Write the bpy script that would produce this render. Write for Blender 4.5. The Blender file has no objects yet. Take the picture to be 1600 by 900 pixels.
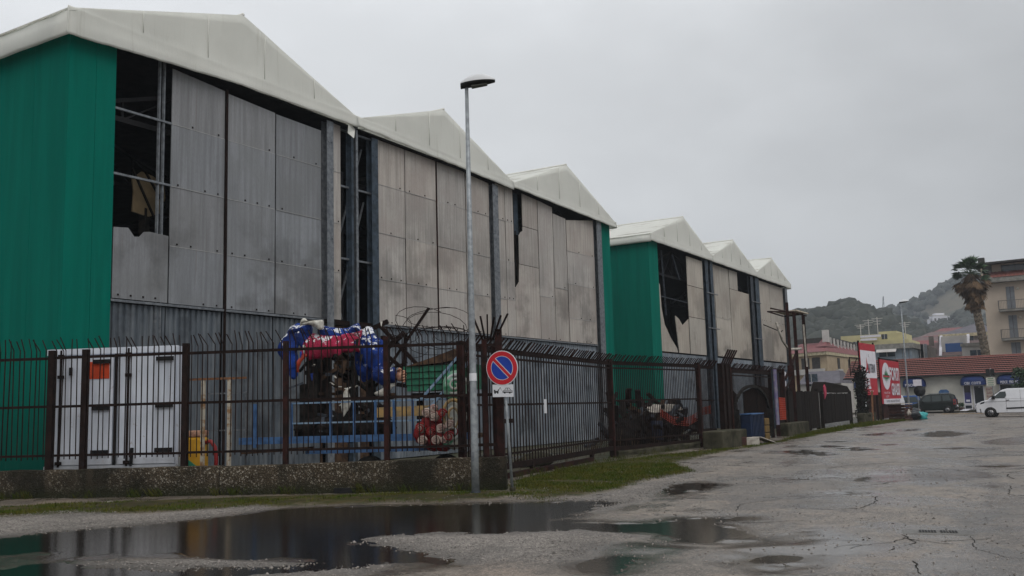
import bpy, bmesh, math, random
import numpy as np
from mathutils import Vector, Matrix, noise as mnoise
random.seed(7); rng = np.random.default_rng(7)
S = bpy.context.scene
COL = S.collection
R = math.radians
# ------------------------------------------------------------------ camera
FPX, PITCH, ROLL, YAW = 1473.4, R(7.2418), R(1.5921), R(31.2441)
CAM = Vector((0, 0, 1.62))
vF = Vector((math.cos(PITCH)*math.cos(YAW), math.cos(PITCH)*math.sin(YAW), math.sin(PITCH)))
vR0 = Vector((math.sin(YAW), -math.cos(YAW), 0)); vU0 = vR0.cross(vF)
vR = math.cos(ROLL)*vR0 - math.sin(ROLL)*vU0
vU = math.sin(ROLL)*vR0 + math.cos(ROLL)*vU0
cd = bpy.data.cameras.new('camera'); cam = bpy.data.objects.new('camera', cd); COL.objects.link(cam)
cd.sensor_width = 36; cd.lens = 36*FPX/1600; cd.clip_end = 6000; cd.clip_start = .1
m3 = Matrix((vR, vU, -vF)).transposed(); cam.matrix_world = Matrix.Translation(CAM) @ m3.to_4x4()
S.camera = cam
# ------------------------------------------------------------------ sky: flat rain cloud, brighter towards the upper left
W = bpy.data.worlds.new('World'); S.world = W; W.use_nodes = True
nt = W.node_tree; nt.nodes.clear(); N = nt.nodes.new; L = nt.links.new
SUN_EL, SUN_AZ = R(50), R(238)
sky = N('ShaderNodeTexSky'); sky.sky_type = 'NISHITA'; sky.sun_disc = False
sky.sun_elevation = SUN_EL; sky.sun_rotation = R(90)-SUN_AZ; sky.air_density = 1.5; sky.dust_density = 6
tc = N('ShaderNodeTexCoord'); nrm = N('ShaderNodeVectorMath'); nrm.operation = 'NORMALIZE'; L(tc.outputs['Generated'], nrm.inputs[0])
def wdot(v):
    d = N('ShaderNodeVectorMath'); d.operation = 'DOT_PRODUCT'; L(nrm.outputs[0], d.inputs[0]); d.inputs[1].default_value = v
    return d.outputs['Value']
def wrange(src, a, b, c, d):
    m = N('ShaderNodeMapRange'); m.inputs[1].default_value = a; m.inputs[2].default_value = b
    m.inputs[3].default_value = c; m.inputs[4].default_value = d; m.clamp = True; m.interpolation_type = 'SMOOTHSTEP'; L(src, m.inputs[0]); return m.outputs[0]
def wmath(op, a, b):
    m = N('ShaderNodeMath'); m.operation = op
    for i, v in enumerate((a, b)):
        if isinstance(v, (int, float)): m.inputs[i].default_value = v
        else: L(v, m.inputs[i])
    return m.outputs[0]
el = wdot((0, 0, 1))
side = wdot((math.cos(R(70)), math.sin(R(70)), .25))
lum = wmath('ADD', wrange(el, -.02, .95, 4.7, 9.0), wrange(side, .40, 1.0, 0.0, 3.0))
ns = N('ShaderNodeTexNoise'); ns.inputs['Scale'].default_value = 2.6; ns.inputs['Detail'].default_value = 5; ns.inputs['Roughness'].default_value = .5
mp = N('ShaderNodeMapping'); mp.inputs['Scale'].default_value = (1, 1, 2.0); L(nrm.outputs[0], mp.inputs[0]); L(mp.outputs[0], ns.inputs['Vector'])
lum = wmath('MULTIPLY', lum, wrange(ns.outputs[0], .28, .72, .86, 1.11))
cc = N('ShaderNodeCombineColor')
L(wmath('MULTIPLY', lum, .98), cc.inputs[0]); L(wmath('MULTIPLY', lum, 1.005), cc.inputs[1]); L(wmath('MULTIPLY', lum, 1.035), cc.inputs[2])
mx = N('ShaderNodeMix'); mx.data_type = 'RGBA'; mx.inputs[0].default_value = .95
L(sky.outputs[0], mx.inputs[6]); L(cc.outputs[0], mx.inputs[7])
bg = N('ShaderNodeBackground'); bg.inputs['Strength'].default_value = .1; L(mx.outputs[2], bg.inputs[0])
wo = N('ShaderNodeOutputWorld'); L(bg.outputs[0], wo.inputs[0])
sd = bpy.data.lights.new('sun', 'SUN'); sd.energy = 1.4; sd.angle = R(45); sd.color = (1, .97, .93)
so = bpy.data.objects.new('sun', sd); COL.objects.link(so)
sv = Vector((math.cos(SUN_EL)*math.cos(SUN_AZ), math.cos(SUN_EL)*math.sin(SUN_AZ), math.sin(SUN_EL)))
so.rotation_euler = sv.to_track_quat('Z', 'Y').to_euler(); so.location = (0, 0, 60)
S.view_settings.view_transform = 'Standard'; S.view_settings.look = 'None'; S.view_settings.exposure = 0; S.view_settings.gamma = 1
S.render.engine = 'CYCLES'; S.cycles.max_bounces = 6; S.cycles.volume_bounces = 1; S.cycles.use_denoising = True

# ------------------------------------------------------------------ geometry helpers
def ray(px, py): return vF + vR*((float(px)-800)/FPX) - vU*((float(py)-450)/FPX)
def at(px, py, X=None, Y=None, D=None):
    r = ray(px, py); t = X/r.x if X is not None else Y/r.y if Y is not None else D/math.hypot(r.x, r.y)
    return CAM + t*r
def gnd(px, py, z=0.0):
    r = ray(px, py); return CAM + r*((z-CAM.z)/r.z)
FA = Vector((11.61, 19.77, 0)); FD = Vector((.4186, -.9082, 0)); FN = Vector((-.9082, -.4186, 0))
def FW(s, o, z): p = FA + FD*s + FN*o; return Vector((p.x, p.y, z))
def line(p, q):
    p = Vector((p[0], p[1], 0)); q = Vector((q[0], q[1], 0)); d = (q-p); ln = d.length; d.normalize(); n = Vector((d.y, -d.x, 0))
    return (lambda s, o, z: Vector((p.x+d.x*s+n.x*o, p.y+d.y*s+n.y*o, z))), ln, d, n     # o > 0 is towards the street

class MB:
    def __init__(s): s.v = []; s.f = []; s.m = []; s.sm = []
    def add(s, V, F, mi=0, sm=False):
        b = len(s.v); s.v += [tuple(p) for p in V]; s.f += [tuple(i+b for i in f) for f in F]; s.m += [mi]*len(F); s.sm += [sm]*len(F); return s
    def box(s, x0, x1, y0, y1, z0, z1, mi=0):
        return s.add([(x0,y0,z0),(x1,y0,z0),(x1,y1,z0),(x0,y1,z0),(x0,y0,z1),(x1,y0,z1),(x1,y1,z1),(x0,y1,z1)],
              [(0,3,2,1),(4,5,6,7),(0,1,5,4),(1,2,6,5),(2,3,7,6),(3,0,4,7)], mi)
    def obox(s, c, u, l, w, h, mi=0):        # base centre c, horizontal axis u, length, width, height
        u = Vector((u[0], u[1], 0)).normalized(); n = Vector((-u.y, u.x, 0)); c = Vector(c); V = []
        for z in (0, h):
            for a, b in ((-1,-1),(1,-1),(1,1),(-1,1)): V.append(c + u*(a*l/2) + n*(b*w/2) + Vector((0,0,z)))
        return s.add(V, [(0,3,2,1),(4,5,6,7),(0,1,5,4),(1,2,6,5),(2,3,7,6),(3,0,4,7)], mi)
    def bar(s, p, q, w, h=None, mi=0, up=(0,0,1)):
        p = Vector(p); q = Vector(q); h = h or w; d = (q-p).normalized(); up = Vector(up)
        if abs(d.dot(up)) > .95: up = Vector((1,.3,0))
        a = d.cross(up).normalized(); b = a.cross(d); V = []
        for c in (p, q):
            for i, j in ((-1,-1),(1,-1),(1,1),(-1,1)): V.append(c + a*(i*w/2) + b*(j*h/2))
        return s.add(V, [(0,1,2,3),(7,6,5,4),(0,4,5,1),(1,5,6,2),(2,6,7,3),(3,7,4,0)], mi)
    def tube(s, pts, r, n=6, mi=0, sm=True, cap=True, flat=1.0):
        pts = [Vector(p) for p in pts]; rs = r if isinstance(r, (list, tuple)) else [r]*len(pts); V = []; F = []; pu = None
        for i, p in enumerate(pts):
            d = (pts[min(i+1, len(pts)-1)] - pts[max(i-1, 0)]).normalized()
            if pu is None: pu = Vector((0,0,1)) if abs(d.z) < .9 else Vector((1,0,0))
            a = d.cross(pu).normalized(); b = a.cross(d).normalized(); pu = b
            for k in range(n):
                t = 2*math.pi*k/n; V.append(p + a*math.cos(t)*rs[i]*flat + b*math.sin(t)*rs[i])
        for i in range(len(pts)-1):
            for k in range(n): F.append((i*n+k, i*n+(k+1)%n, (i+1)*n+(k+1)%n, (i+1)*n+k))
        if cap: F.append(tuple(reversed(range(n)))); F.append(tuple(range((len(pts)-1)*n, len(pts)*n)))
        return s.add(V, F, mi, sm)
    def prism(s, A, B, mi=0, mis=None):      # two matching polygons of 3-D points
        n = len(A); F = [tuple(range(n)), tuple(reversed(range(n, 2*n)))]; F += [(i, n+i, n+(i+1)%n, (i+1)%n) for i in range(n)]
        return s.add(list(A)+list(B), F, mi)
    def sph(s, c, r, nu=10, nv=6, mi=0, nz=0, seed=0, rot=None):
        c = Vector(c); r = (r,)*3 if isinstance(r, (int, float)) else r; V = []; F = []
        for j in range(nv+1):
            th = math.pi*j/nv
            for i in range(nu):
                ph = 2*math.pi*i/nu; q = Vector((math.sin(th)*math.cos(ph), math.sin(th)*math.sin(ph), math.cos(th)))
                k = 1 + (nz*mnoise.noise(q*1.7+Vector((seed*3.1, seed, 0))) if nz else 0)
                w = Vector((q.x*r[0]*k, q.y*r[1]*k, q.z*r[2]*k))
                if rot: w = rot @ w
                V.append(c + w)
        for j in range(nv):
            for i in range(nu): F.append((j*nu+i, (j+1)*nu+i, (j+1)*nu+(i+1)%nu, j*nu+(i+1)%nu))
        return s.add(V, F, mi, True)
    def mesh(s, name, mats, off=None):
        me = bpy.data.meshes.new(name)
        if off is not None: s.v = [(x-off[0], y-off[1], z-off[2]) for x, y, z in s.v]
        me.from_pydata(s.v, [], s.f)
        for m in (mats if isinstance(mats, (list, tuple)) else [mats]): me.materials.append(m)
        me.polygons.foreach_set('material_index', s.m); me.polygons.foreach_set('use_smooth', s.sm)
        bm = bmesh.new(); bm.from_mesh(me); bmesh.ops.remove_doubles(bm, verts=bm.verts, dist=1e-5); bmesh.ops.recalc_face_normals(bm, faces=bm.faces); bm.to_mesh(me); bm.free()
        return me
    def build(s, name, mats, parent=None, bevel=0, kind=None, local=False):
        off = None
        if parent is not None and not local: off = ROOTLOC[root_of(parent).name]
        o = obj(name, s.mesh(name, mats, off), parent)
        if bevel:
            md = o.modifiers.new('bevel', 'BEVEL'); md.width = bevel; md.segments = 2; md.limit_method = 'ANGLE'
        if kind: o['kind'] = kind
        return o
ROOTLOC = {}
def root_of(o):
    while o.parent: o = o.parent
    return o
def obj(name, me, parent=None, loc=(0,0,0)):
    o = bpy.data.objects.new(name, me); COL.objects.link(o); o.location = loc
    if parent is not None: o.parent = parent
    return o
def thing(name, label, cat, loc, group=None, rot=0):
    o = bpy.data.objects.new(name, None); COL.objects.link(o); o.location = loc; o.rotation_euler = (0, 0, rot); o.empty_display_size = .3
    o['label'] = label; o['category'] = cat
    if group: o['group'] = group
    ROOTLOC[o.name] = Vector(loc); return o
def tag(o, label, cat, group=None):
    o['label'] = label; o['category'] = cat
    if group: o['group'] = group
    return o
def struct(o): o['kind'] = 'structure'; return o
def copy_tree(o, parent=None):
    c = o.copy(); COL.objects.link(c)
    if parent is not None: c.parent = parent
    for ch in list(o.children): copy_tree(ch, c)
    return c

# ------------------------------------------------------------------ materials
def srgb(r, g, b):
    f = lambda c: (c/255/12.92) if c/255 <= .04045 else ((c/255+.055)/1.055)**2.4
    return (f(r), f(g), f(b))
class NT:
    def __init__(s, name):
        s.m = bpy.data.materials.new(name); s.m.use_nodes = True; s.t = s.m.node_tree; s.t.nodes.clear()
        s.out = s.n('ShaderNodeOutputMaterial'); s.bs = s.n('ShaderNodeBsdfPrincipled'); s.l(s.bs.outputs[0], s.out.inputs[0])
        s._pos = None
    def n(s, t): return s.t.nodes.new(t)
    def l(s, a, b): s.t.links.new(a, b)
    def put(s, sock, v):
        if hasattr(v, 'links') or hasattr(v, 'is_output'): s.l(v, sock)
        elif isinstance(v, tuple) and len(v) == 3 and sock.type == 'RGBA': sock.default_value = (*v, 1)
        else: sock.default_value = v
    def pos(s, local=False):
        if local: return s.n('ShaderNodeTexCoord').outputs['Object']
        return s.n('ShaderNodeNewGeometry').outputs['Position']
    def noise(s, scale, detail=4, rough=.55, vec=None, stretch=None, local=False, off=None):
        n = s.n('ShaderNodeTexNoise'); n.inputs['Scale'].default_value = scale; n.inputs['Detail'].default_value = detail; n.inputs['Roughness'].default_value = rough
        v = vec or s.pos(local)
        if stretch or off:
            m = s.n('ShaderNodeMapping'); m.inputs['Scale'].default_value = stretch or (1,1,1); m.inputs['Location'].default_value = off or (0,0,0); s.l(v, m.inputs[0]); v = m.outputs[0]
        s.l(v, n.inputs['Vector']); return n.outputs[0]
    def ramp(s, src, a, b, c=0.0, d=1.0, smooth=True):
        m = s.n('ShaderNodeMapRange'); m.clamp = True; m.interpolation_type = 'SMOOTHSTEP' if smooth else 'LINEAR'
        for i, v in enumerate((a, b, c, d)): m.inputs[i+1].default_value = v
        s.l(src, m.inputs[0]); return m.outputs[0]
    def mix(s, f, a, b, mode='MIX'):
        m = s.n('ShaderNodeMix'); m.data_type = 'RGBA'; m.blend_type = mode
        s.put(m.inputs[0], f); s.put(m.inputs[6], a); s.put(m.inputs[7], b); return m.outputs[2]
    def math(s, op, a, b=0.0):
        m = s.n('ShaderNodeMath'); m.operation = op; s.put(m.inputs[0], a); s.put(m.inputs[1], b); return m.outputs[0]
    def bump(s, h, strength=.3, dist=.02):
        b = s.n('ShaderNodeBump'); b.inputs['Strength'].default_value = strength; b.inputs['Distance'].default_value = dist; s.l(h, b.inputs['Height']); s.l(b.outputs[0], s.bs.inputs['Normal'])
    def attr(s, name):
        a = s.n('ShaderNodeAttribute'); a.attribute_name = name; return a.outputs['Fac']
    def rnd(s): return s.n('ShaderNodeObjectInfo').outputs['Random']
    def ocol(s): return s.n('ShaderNodeObjectInfo').outputs['Color']
    def xyz(s, i, local=False):
        x = s.n('ShaderNodeSeparateXYZ'); s.l(s.pos(local), x.inputs[0]); return x.outputs[i]
    def fin(s, col=None, rough=None, metal=0, spec=None):
        if col is not None: s.put(s.bs.inputs['Base Color'], col)
        if rough is not None: s.put(s.bs.inputs['Roughness'], rough)
        s.put(s.bs.inputs['Metallic'], metal)
        if spec is not None: s.put(s.bs.inputs['Specular IOR Level'], spec)
        return s.m
def simple(name, c1, c2=None, scale=3, rough=.7, metal=0, bump=.15, bscale=40, stretch=None, vary=0.0, local=False, lo=.35, hi=.65, spec=.3):
    t = NT(name); c2 = c2 or tuple(x*.6 for x in c1)
    c = t.mix(t.ramp(t.noise(scale, 6, .6, stretch=stretch, local=local), lo, hi), c1, c2)
    if vary: c = t.mix(1.0, c, t.mix(t.rnd(), (1-vary,)*3, (1+vary,)*3), 'MULTIPLY')
    if bump: t.bump(t.noise(bscale, 4, stretch=stretch, local=local), bump, .01)
    return t.fin(c, rough, metal, spec)
MT = {}
def panel_mat(name, base, warm, soot):
    t = NT(name)
    st = t.noise(1.0, 5, .65, stretch=(9, 9, .35)); bl = t.noise(.55, 4, .6); fi = t.noise(60, 2, .6, stretch=(1, 1, .15))
    c = t.mix(t.ramp(st, .3, .7), tuple(x*.74 for x in base), tuple(x*1.18 for x in base))
    c = t.mix(t.ramp(bl, .42, .66, 0, .75), c, warm)
    c = t.mix(t.ramp(fi, .35, .7, 0, .3), c, tuple(x*.55 for x in base))
    so = t.noise(.42, 5, .62, off=(3.3, 0, 1.7)); zz = t.xyz(2)
    sm = t.math('MULTIPLY', t.ramp(so, .47, .62, 0, soot), t.ramp(zz, 9.5, 4.8, .15, 1.0))
    c = t.mix(sm, c, (.035, .033, .03))
    rs = t.noise(1.0, 4, .7, stretch=(14, 14, .22), off=(7, 1, 0)); c = t.mix(t.ramp(rs, .60, .74, 0, .6), c, (.125, .082, .055))
    c = t.mix(1.0, c, t.ocol(), 'MULTIPLY')
    t.bump(t.noise(26, 4, .6, stretch=(1,1,.3)), .12, .01)
    return t.fin(c, .62)
MT['panel_a'] = panel_mat('cement_panel_grey', (.205, .213, .226), (.175, .182, .187), .5)
MT['panel_b'] = panel_mat('cement_panel_warm', (.385, .358, .330), (.325, .285, .262), .5)
MT['panel_c'] = panel_mat('cement_panel_pale', (.41, .375, .325), (.32, .28, .24), .5)
t = NT('galvanised_sheet'); c = t.mix(t.ramp(t.noise(1.3, 5, .65, stretch=(5, 5, .8)), .35, .68), (.15, .18, .215), (.27, .30, .33))
c = t.mix(t.ramp(t.noise(.9, 4, .6, off=(4, 4, 4)), .5, .68, 0, .7), c, (.055, .065, .08)); c = t.mix(t.ramp(t.noise(3, 4, .7, stretch=(6, 6, .3)), .66, .75, 0, .5), c, (.14, .07, .035))
t.bump(t.noise(14, 4), .1, .01); c = t.mix(1.0, c, t.ocol(), 'MULTIPLY'); MT['corr'] = t.fin(c, .5, .3)
t = NT('green_coated_panel'); c = t.mix(t.ramp(t.noise(.8, 4, .6, stretch=(4, 4, .3)), .3, .7), (.0010, .118, .088), (.0016, .142, .105))
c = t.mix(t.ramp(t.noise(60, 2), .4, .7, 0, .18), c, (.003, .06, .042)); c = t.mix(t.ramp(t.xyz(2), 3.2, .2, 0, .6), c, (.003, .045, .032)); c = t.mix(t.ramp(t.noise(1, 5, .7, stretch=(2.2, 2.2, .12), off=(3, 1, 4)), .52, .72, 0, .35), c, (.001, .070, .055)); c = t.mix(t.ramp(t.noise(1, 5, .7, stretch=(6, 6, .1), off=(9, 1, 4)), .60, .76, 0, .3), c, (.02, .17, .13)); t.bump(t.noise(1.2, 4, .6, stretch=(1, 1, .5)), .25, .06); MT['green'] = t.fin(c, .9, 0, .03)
t = NT('white_tarp'); c = t.mix(t.ramp(t.noise(.5, 5, .6), .35, .7), (.88, .885, .84), (.82, .825, .78)); c = t.mix(t.ramp(t.noise(1, 5, .7, stretch=(3, 3, .5), off=(2, 0, 5)), .6, .8, 0, .30), c, (.52, .52, .46)); c = t.mix(t.ramp(t.noise(1, 6, .7, stretch=(5, 5, .25), off=(1, 7, 5)), .58, .75, 0, .35), c, (.55, .54, .47))
t.bump(t.noise(2.0, 5, .6, stretch=(2, 2, .6)), .35, .05)
tr = t.n('ShaderNodeBsdfTranslucent'); t.put(tr.inputs[0], c); ms = t.n('ShaderNodeMixShader'); ms.inputs[0].default_value = .45
MT['tarp'] = t.fin(c, .55); t.l(t.bs.outputs[0], ms.inputs[1]); t.l(tr.outputs[0], ms.inputs[2]); t.l(ms.outputs[0], t.out.inputs[0])
t = NT('white_tarp_stained'); c = t.mix(t.ramp(t.noise(.9, 6, .7, stretch=(1.4, .35, 1)), .50, .64), (.86, .865, .82), (.50, .48, .42)); tr = t.n('ShaderNodeBsdfTranslucent'); t.put(tr.inputs[0], c); ms = t.n('ShaderNodeMixShader'); ms.inputs[0].default_value = .45; MT['tarp_roof'] = t.fin(c, .6); t.l(t.bs.outputs[0], ms.inputs[1]); t.l(tr.outputs[0], ms.inputs[2]); t.l(ms.outputs[0], t.out.inputs[0])
MT['tarp_seam'] = simple('tarp_seam', (.70, .70, .66), (.62, .62, .58), bump=0)
MT['joint'] = simple('pale_joint', (.36, .36, .35), (.28, .28, .275), scale=6, bump=0)
MT['steel'] = simple('galvanised_steel', (.20, .215, .23), (.10, .11, .125), scale=7, rough=.5, metal=.4, bump=.15, lo=.3, hi=.7)
MT['steel_dark'] = simple('dark_steel', (.06, .07, .085), (.03, .035, .045), scale=5, rough=.55, metal=.3, spec=.08)
MT['steel_blue'] = simple('blue_grey_steel', (.055, .075, .10), (.03, .04, .05), scale=4, rough=.5, spec=.08)
MT['inside'] = simple('unlit_interior_black', (.022, .022, .024), (.012, .012, .013), rough=.9, bump=0, spec=.08)  # near-black colour carries the shade of the unlit interior
MT['inside_wall'] = simple('unlit_wall_black', (.03, .032, .034), (.015, .015, .016), scale=1, rough=.9, bump=0, spec=.08)  # inner walls painted near-black for the shade inside
MT['rust'] = simple('rusty_iron', (.020, .011, .009), (.009, .006, .0055), scale=6, rough=.75, bump=.2, bscale=60, lo=.3, hi=.7, spec=.08)
MT['rust_red'] = simple('red_brown_iron', (.034, .013, .011), (.013, .008, .007), scale=5, rough=.75, bump=.2, bscale=60, spec=.08)
MT['rust_orange'] = simple('orange_rust', (.22, .10, .045), (.10, .05, .03), scale=8, rough=.8)
MT['rust_white'] = simple('rusty_white_paint', (.50, .46, .38), (.30, .17, .08), scale=5, rough=.7, lo=.45, hi=.62)
t = NT('exposed_aggregate_wall'); vo = t.n('ShaderNodeTexVoronoi'); vo.inputs['Scale'].default_value = 38; t.l(t.pos(), vo.inputs['Vector'])
c = t.mix(t.ramp(vo.outputs['Distance'], .15, .5), (.145, .115, .080), (.045, .035, .024)); sx = t.n('ShaderNodeSeparateColor'); t.l(vo.outputs['Color'], sx.inputs[0]); c = t.mix(t.ramp(sx.outputs[0], .80, .95, 0, .8), c, (.32, .29, .24))
c = t.mix(t.ramp(t.noise(.9, 5, .65, stretch=(1, 1, .5)), .40, .60, 0, .9), c, (.016, .015, .011)); c = t.mix(t.ramp(t.noise(2.2, 5, .65, stretch=(1.6, 1.6, .35), off=(5, 2, 0)), .5, .68, 0, .7), c, (.05, .04, .028))
c = t.mix(t.ramp(t.xyz(2), .34, .02, 0, .85), c, (.018, .020, .010)); t.bump(vo.outputs['Distance'], .7, .03); MT['wall'] = t.fin(c, .9, 0, .08)
MT['concrete'] = simple('old_concrete', (.065, .060, .042), (.026, .025, .016), scale=2.5, rough=.9, bump=.4, bscale=25, spec=.08)
MT['white'] = simple('white_paint', (.68, .70, .74), (.58, .60, .64), scale=1.2, rough=.45, bump=.05)
t = NT('truck_white'); c = t.mix(t.ramp(t.noise(1.5, 5, .65, stretch=(3, 3, .4)), .35, .7), (.66, .70, .78), (.50, .53, .60)); c = t.mix(t.ramp(t.xyz(2), .95, .6, 0, .5), c, (.25, .24, .22)); c = t.mix(t.ramp(t.noise(5, 5, .7), .62, .72, 0, .6), c, (.25, .15, .09)); c = t.mix(t.ramp(t.noise(1, 5, .7, stretch=(12, 12, .35)), .56, .74, 0, .5), c, (.30, .28, .26)); MT['truck'] = t.fin(c, .5)
MT['black'] = simple('black_rubber', (.012, .012, .013), (.02, .02, .02), rough=.6, bump=.05, spec=.08)
MT['tyre'] = simple('tyre_rubber', (.012, .012, .012), (.022, .02, .018), rough=.85, bump=.2, spec=.08)
MT['orange_plate'] = simple('orange_red_plate', (.62, .07, .02), (.50, .055, .015), rough=.5, bump=0)
MT['yellow'] = simple('yellow_plastic', (.66, .36, .02), (.50, .25, .015), scale=2, rough=.45)
MT['green_p'] = simple('green_plastic', (.02, .20, .12), (.015, .14, .08), rough=.5)
MT['red_p'] = simple('red_plastic', (.30, .02, .02), (.2, .015, .015), rough=.4)
MT['blue_paint'] = simple('worn_blue_paint', (.06, .14, .30), (.03, .075, .17), scale=5, rough=.6, lo=.35, hi=.7)
MT['paleblue'] = simple('pale_blue_paint', (.24, .33, .43), (.11, .19, .30), scale=7, rough=.6)
def peel_sheen(name, c1, c2, amt):
    t = NT(name); nz = t.n('ShaderNodeSeparateXYZ'); t.l(t.n('ShaderNodeNewGeometry').outputs['Normal'], nz.inputs[0])
    pm = t.math('MULTIPLY', t.ramp(t.noise(5.5, 6, .7), .40, .60), t.ramp(nz.outputs[2], -.1, .7, .12, 1))  # white on upward faces: peeled paint plus sheen put into the colour
    c = t.mix(t.ramp(t.noise(2.5, 4), .35, .7), c1, c2); c = t.mix(t.ramp(pm, amt, amt+.12), c, (.62, .63, .66)); c = t.mix(t.ramp(t.noise(4, 5, .7, off=(3,3,3)), .55, .7, 0, .7), c, (.02, .018, .016)); t.bump(t.noise(7, 6, .7), .9, .06); return t.fin(c, .75, 0, .2)
MT['fig_blue'] = peel_sheen('peel_sheen_blue_papier', (.008, .042, .25), (.004, .014, .08), .52)
MT['fig_red'] = peel_sheen('peel_sheen_crimson_papier', (.33, .015, .055), (.20, .012, .035), .70)
MT['skin'] = simple('flesh_papier', (.52, .30, .20), (.30, .14, .09), scale=9, rough=.6)
MT['paper'] = simple('torn_white_paper', (.58, .57, .52), (.30, .28, .24), scale=8, rough=.8)
MT['burnt'] = simple('burnt_scrap', (.022, .019, .017), (.008, .008, .008), scale=5, rough=.9, bump=.6, bscale=14, spec=.08)
MT['brown_scrap'] = simple('brown_scrap', (.075, .045, .028), (.03, .02, .015), scale=6, rough=.9, bump=.6, bscale=18, spec=.08)
MT['float_green'] = simple('float_green_paint', (.025, .17, .095), (.012, .08, .048), scale=4, rough=.55)
MT['mint'] = simple('mint_papier', (.05, .26, .13), (.30, .46, .36), scale=6, rough=.5)
MT['ivory'] = simple('ivory_papier', (.58, .56, .48), (.42, .46, .46), scale=5, rough=.5)
MT['gold_papier'] = simple('ochre_papier', (.42, .27, .10), (.22, .17, .10), scale=7, rough=.6)
MT['rose_red'] = simple('red_papier', (.30, .012, .012), (.17, .008, .010), scale=5, rough=.5)
MT['rose_white'] = simple('rose_white_papier', (.50, .42, .36), (.34, .20, .18), scale=9, rough=.5)
MT['net'] = simple('orange_plastic_net', (.36, .045, .02), (.26, .03, .015), rough=.5, bump=0)
MT['purple'] = simple('purple_sprayed_timber', (.10, .085, .19), (.19, .175, .21), scale=4, rough=.7)
MT['lamp_grey'] = simple('galvanised_pole', (.30, .325, .34), (.20, .215, .23), scale=9, rough=.5, metal=.35, bump=.08)
MT['lamp_white'] = simple('lamp_cover', (.62, .63, .64), (.55, .56, .57), rough=.5, bump=0)
MT['lens'] = simple('lamp_lens', (.10, .10, .085), (.07, .07, .06), rough=.25, bump=0)
MT['sign_red'] = simple('sign_red', (.46, .012, .022), (.40, .010, .018), rough=.45, bump=0)
MT['sign_blue'] = simple('sign_blue', (.010, .040, .30), (.008, .032, .25), rough=.45, bump=0)
MT['sign_white'] = simple('sign_white', (.64, .65, .68), (.56, .57, .60), rough=.45, bump=0)
MT['sign_black'] = simple('sign_black', (.015, .015, .016), (.02, .02, .02), rough=.5, bump=0)
MT['bill_red'] = simple('billboard_red', (.40, .018, .035), (.33, .014, .028), rough=.5, bump=0)
MT['bill_white'] = simple('billboard_white', (.66, .65, .70), (.58, .57, .62), rough=.5, bump=0)
MT['ink_grey'] = simple('ink_grey', (.12, .12, .14), (.10, .10, .12), rough=.6, bump=0)
MT['tree_green'] = simple('print_green', (.03, .20, .09), (.02, .13, .06), scale=3, rough=.5, bump=0)
MT['shop_wall'] = simple('cream_render', (.58, .56, .50), (.47, .45, .40), scale=.7, rough=.8)
t = NT('roof_tile'); c = t.mix(t.ramp(t.noise(5, 5, .7), .3, .7), (.225, .074, .056), (.145, .050, .040)); c = t.mix(t.ramp(t.noise(.6, 4), .45, .7, 0, .5), c, (.15, .06, .05)); t.bump(t.noise(30, 3), .2, .01); MT['tile'] = t.fin(c, .75)
MT['awning'] = simple('navy_awning', (.010, .028, .12), (.007, .018, .08), rough=.7, bump=.1)
t = NT('window_glass'); MT['glass'] = t.fin((.02, .025, .03), .08, 0, .6)
t = NT('car_glass'); MT['cglass'] = t.fin((.025, .035, .035), .06, 0, .6)
t = NT('van_white'); MT['van'] = t.fin(t.mix(t.ramp(t.noise(1.2, 4), .3, .7), (.70, .71, .74), (.62, .63, .66)), .28)
t = NT('dark_green_car_paint'); MT['dcar'] = t.fin((.005, .009, .008), .22)
t = NT('blue_car_paint'); MT['bcar'] = t.fin((.02, .075, .24), .25)
t = NT('alloy'); MT['alloy'] = t.fin((.30, .30, .31), .4, .8)
t = NT('tail_lamp'); MT['tail'] = t.fin((.16, .008, .01), .2)
MT['apt'] = simple('apartment_render', (.52, .435, .355), (.45, .375, .305), scale=.4, rough=.85)
MT['apt_dark'] = simple('dark_timber', (.05, .045, .04), (.03, .028, .025), rough=.8)
MT['shutter'] = simple('grey_shutter', (.19, .20, .22), (.15, .16, .175), scale=2, rough=.7)
MT['slab'] = simple('balcony_slab', (.26, .25, .23), (.17, .165, .15), scale=2, rough=.85)
MT['rail'] = simple('balcony_rail', (.13, .125, .12), (.09, .09, .085), rough=.6)
MT['palm_leaf'] = simple('palm_leaf', (.045, .085, .035), (.022, .045, .02), scale=1.5, rough=.55, vary=.3)
MT['palm_dead'] = simple('dead_palm_leaf', (.15, .095, .052), (.07, .045, .027), scale=2, rough=.85, vary=.35)
MT['bark'] = simple('palm_bark', (.17, .135, .10), (.05, .04, .03), scale=5, rough=.9, bump=.8, bscale=9)
MT['leaf'] = simple('shrub_leaf', (.03, .065, .025), (.018, .035, .016), scale=3, rough=.6, vary=.2)
MT['ivy'] = simple('dark_ivy', (.022, .022, .016), (.012, .012, .01), scale=3, rough=.7, spec=.08)
MT['timber'] = simple('blackened_timber', (.018, .013, .011), (.008, .007, .006), scale=3, rough=.85, stretch=(6, 6, .5), bump=.3, bscale=20, vary=.25, spec=.08)
MT['brown_sheet'] = simple('brown_corrugated', (.055, .026, .022), (.028, .016, .014), scale=3, rough=.7, spec=.08)
MT['pink'] = simple('pink_red_plastic', (.48, .035, .09), (.36, .03, .07), rough=.5)
MT['blue_bin'] = simple('blue_bin_plastic', (.008, .020, .055), (.006, .013, .035), scale=3, rough=.55)
MT['crate'] = simple('yellow_crate', (.15, .085, .014), (.08, .05, .01), scale=3, rough=.6)
MT['teal'] = simple('teal_plastic_bag', (.05, .36, .36), (.03, .24, .25), scale=5, rough=.35)
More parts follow.
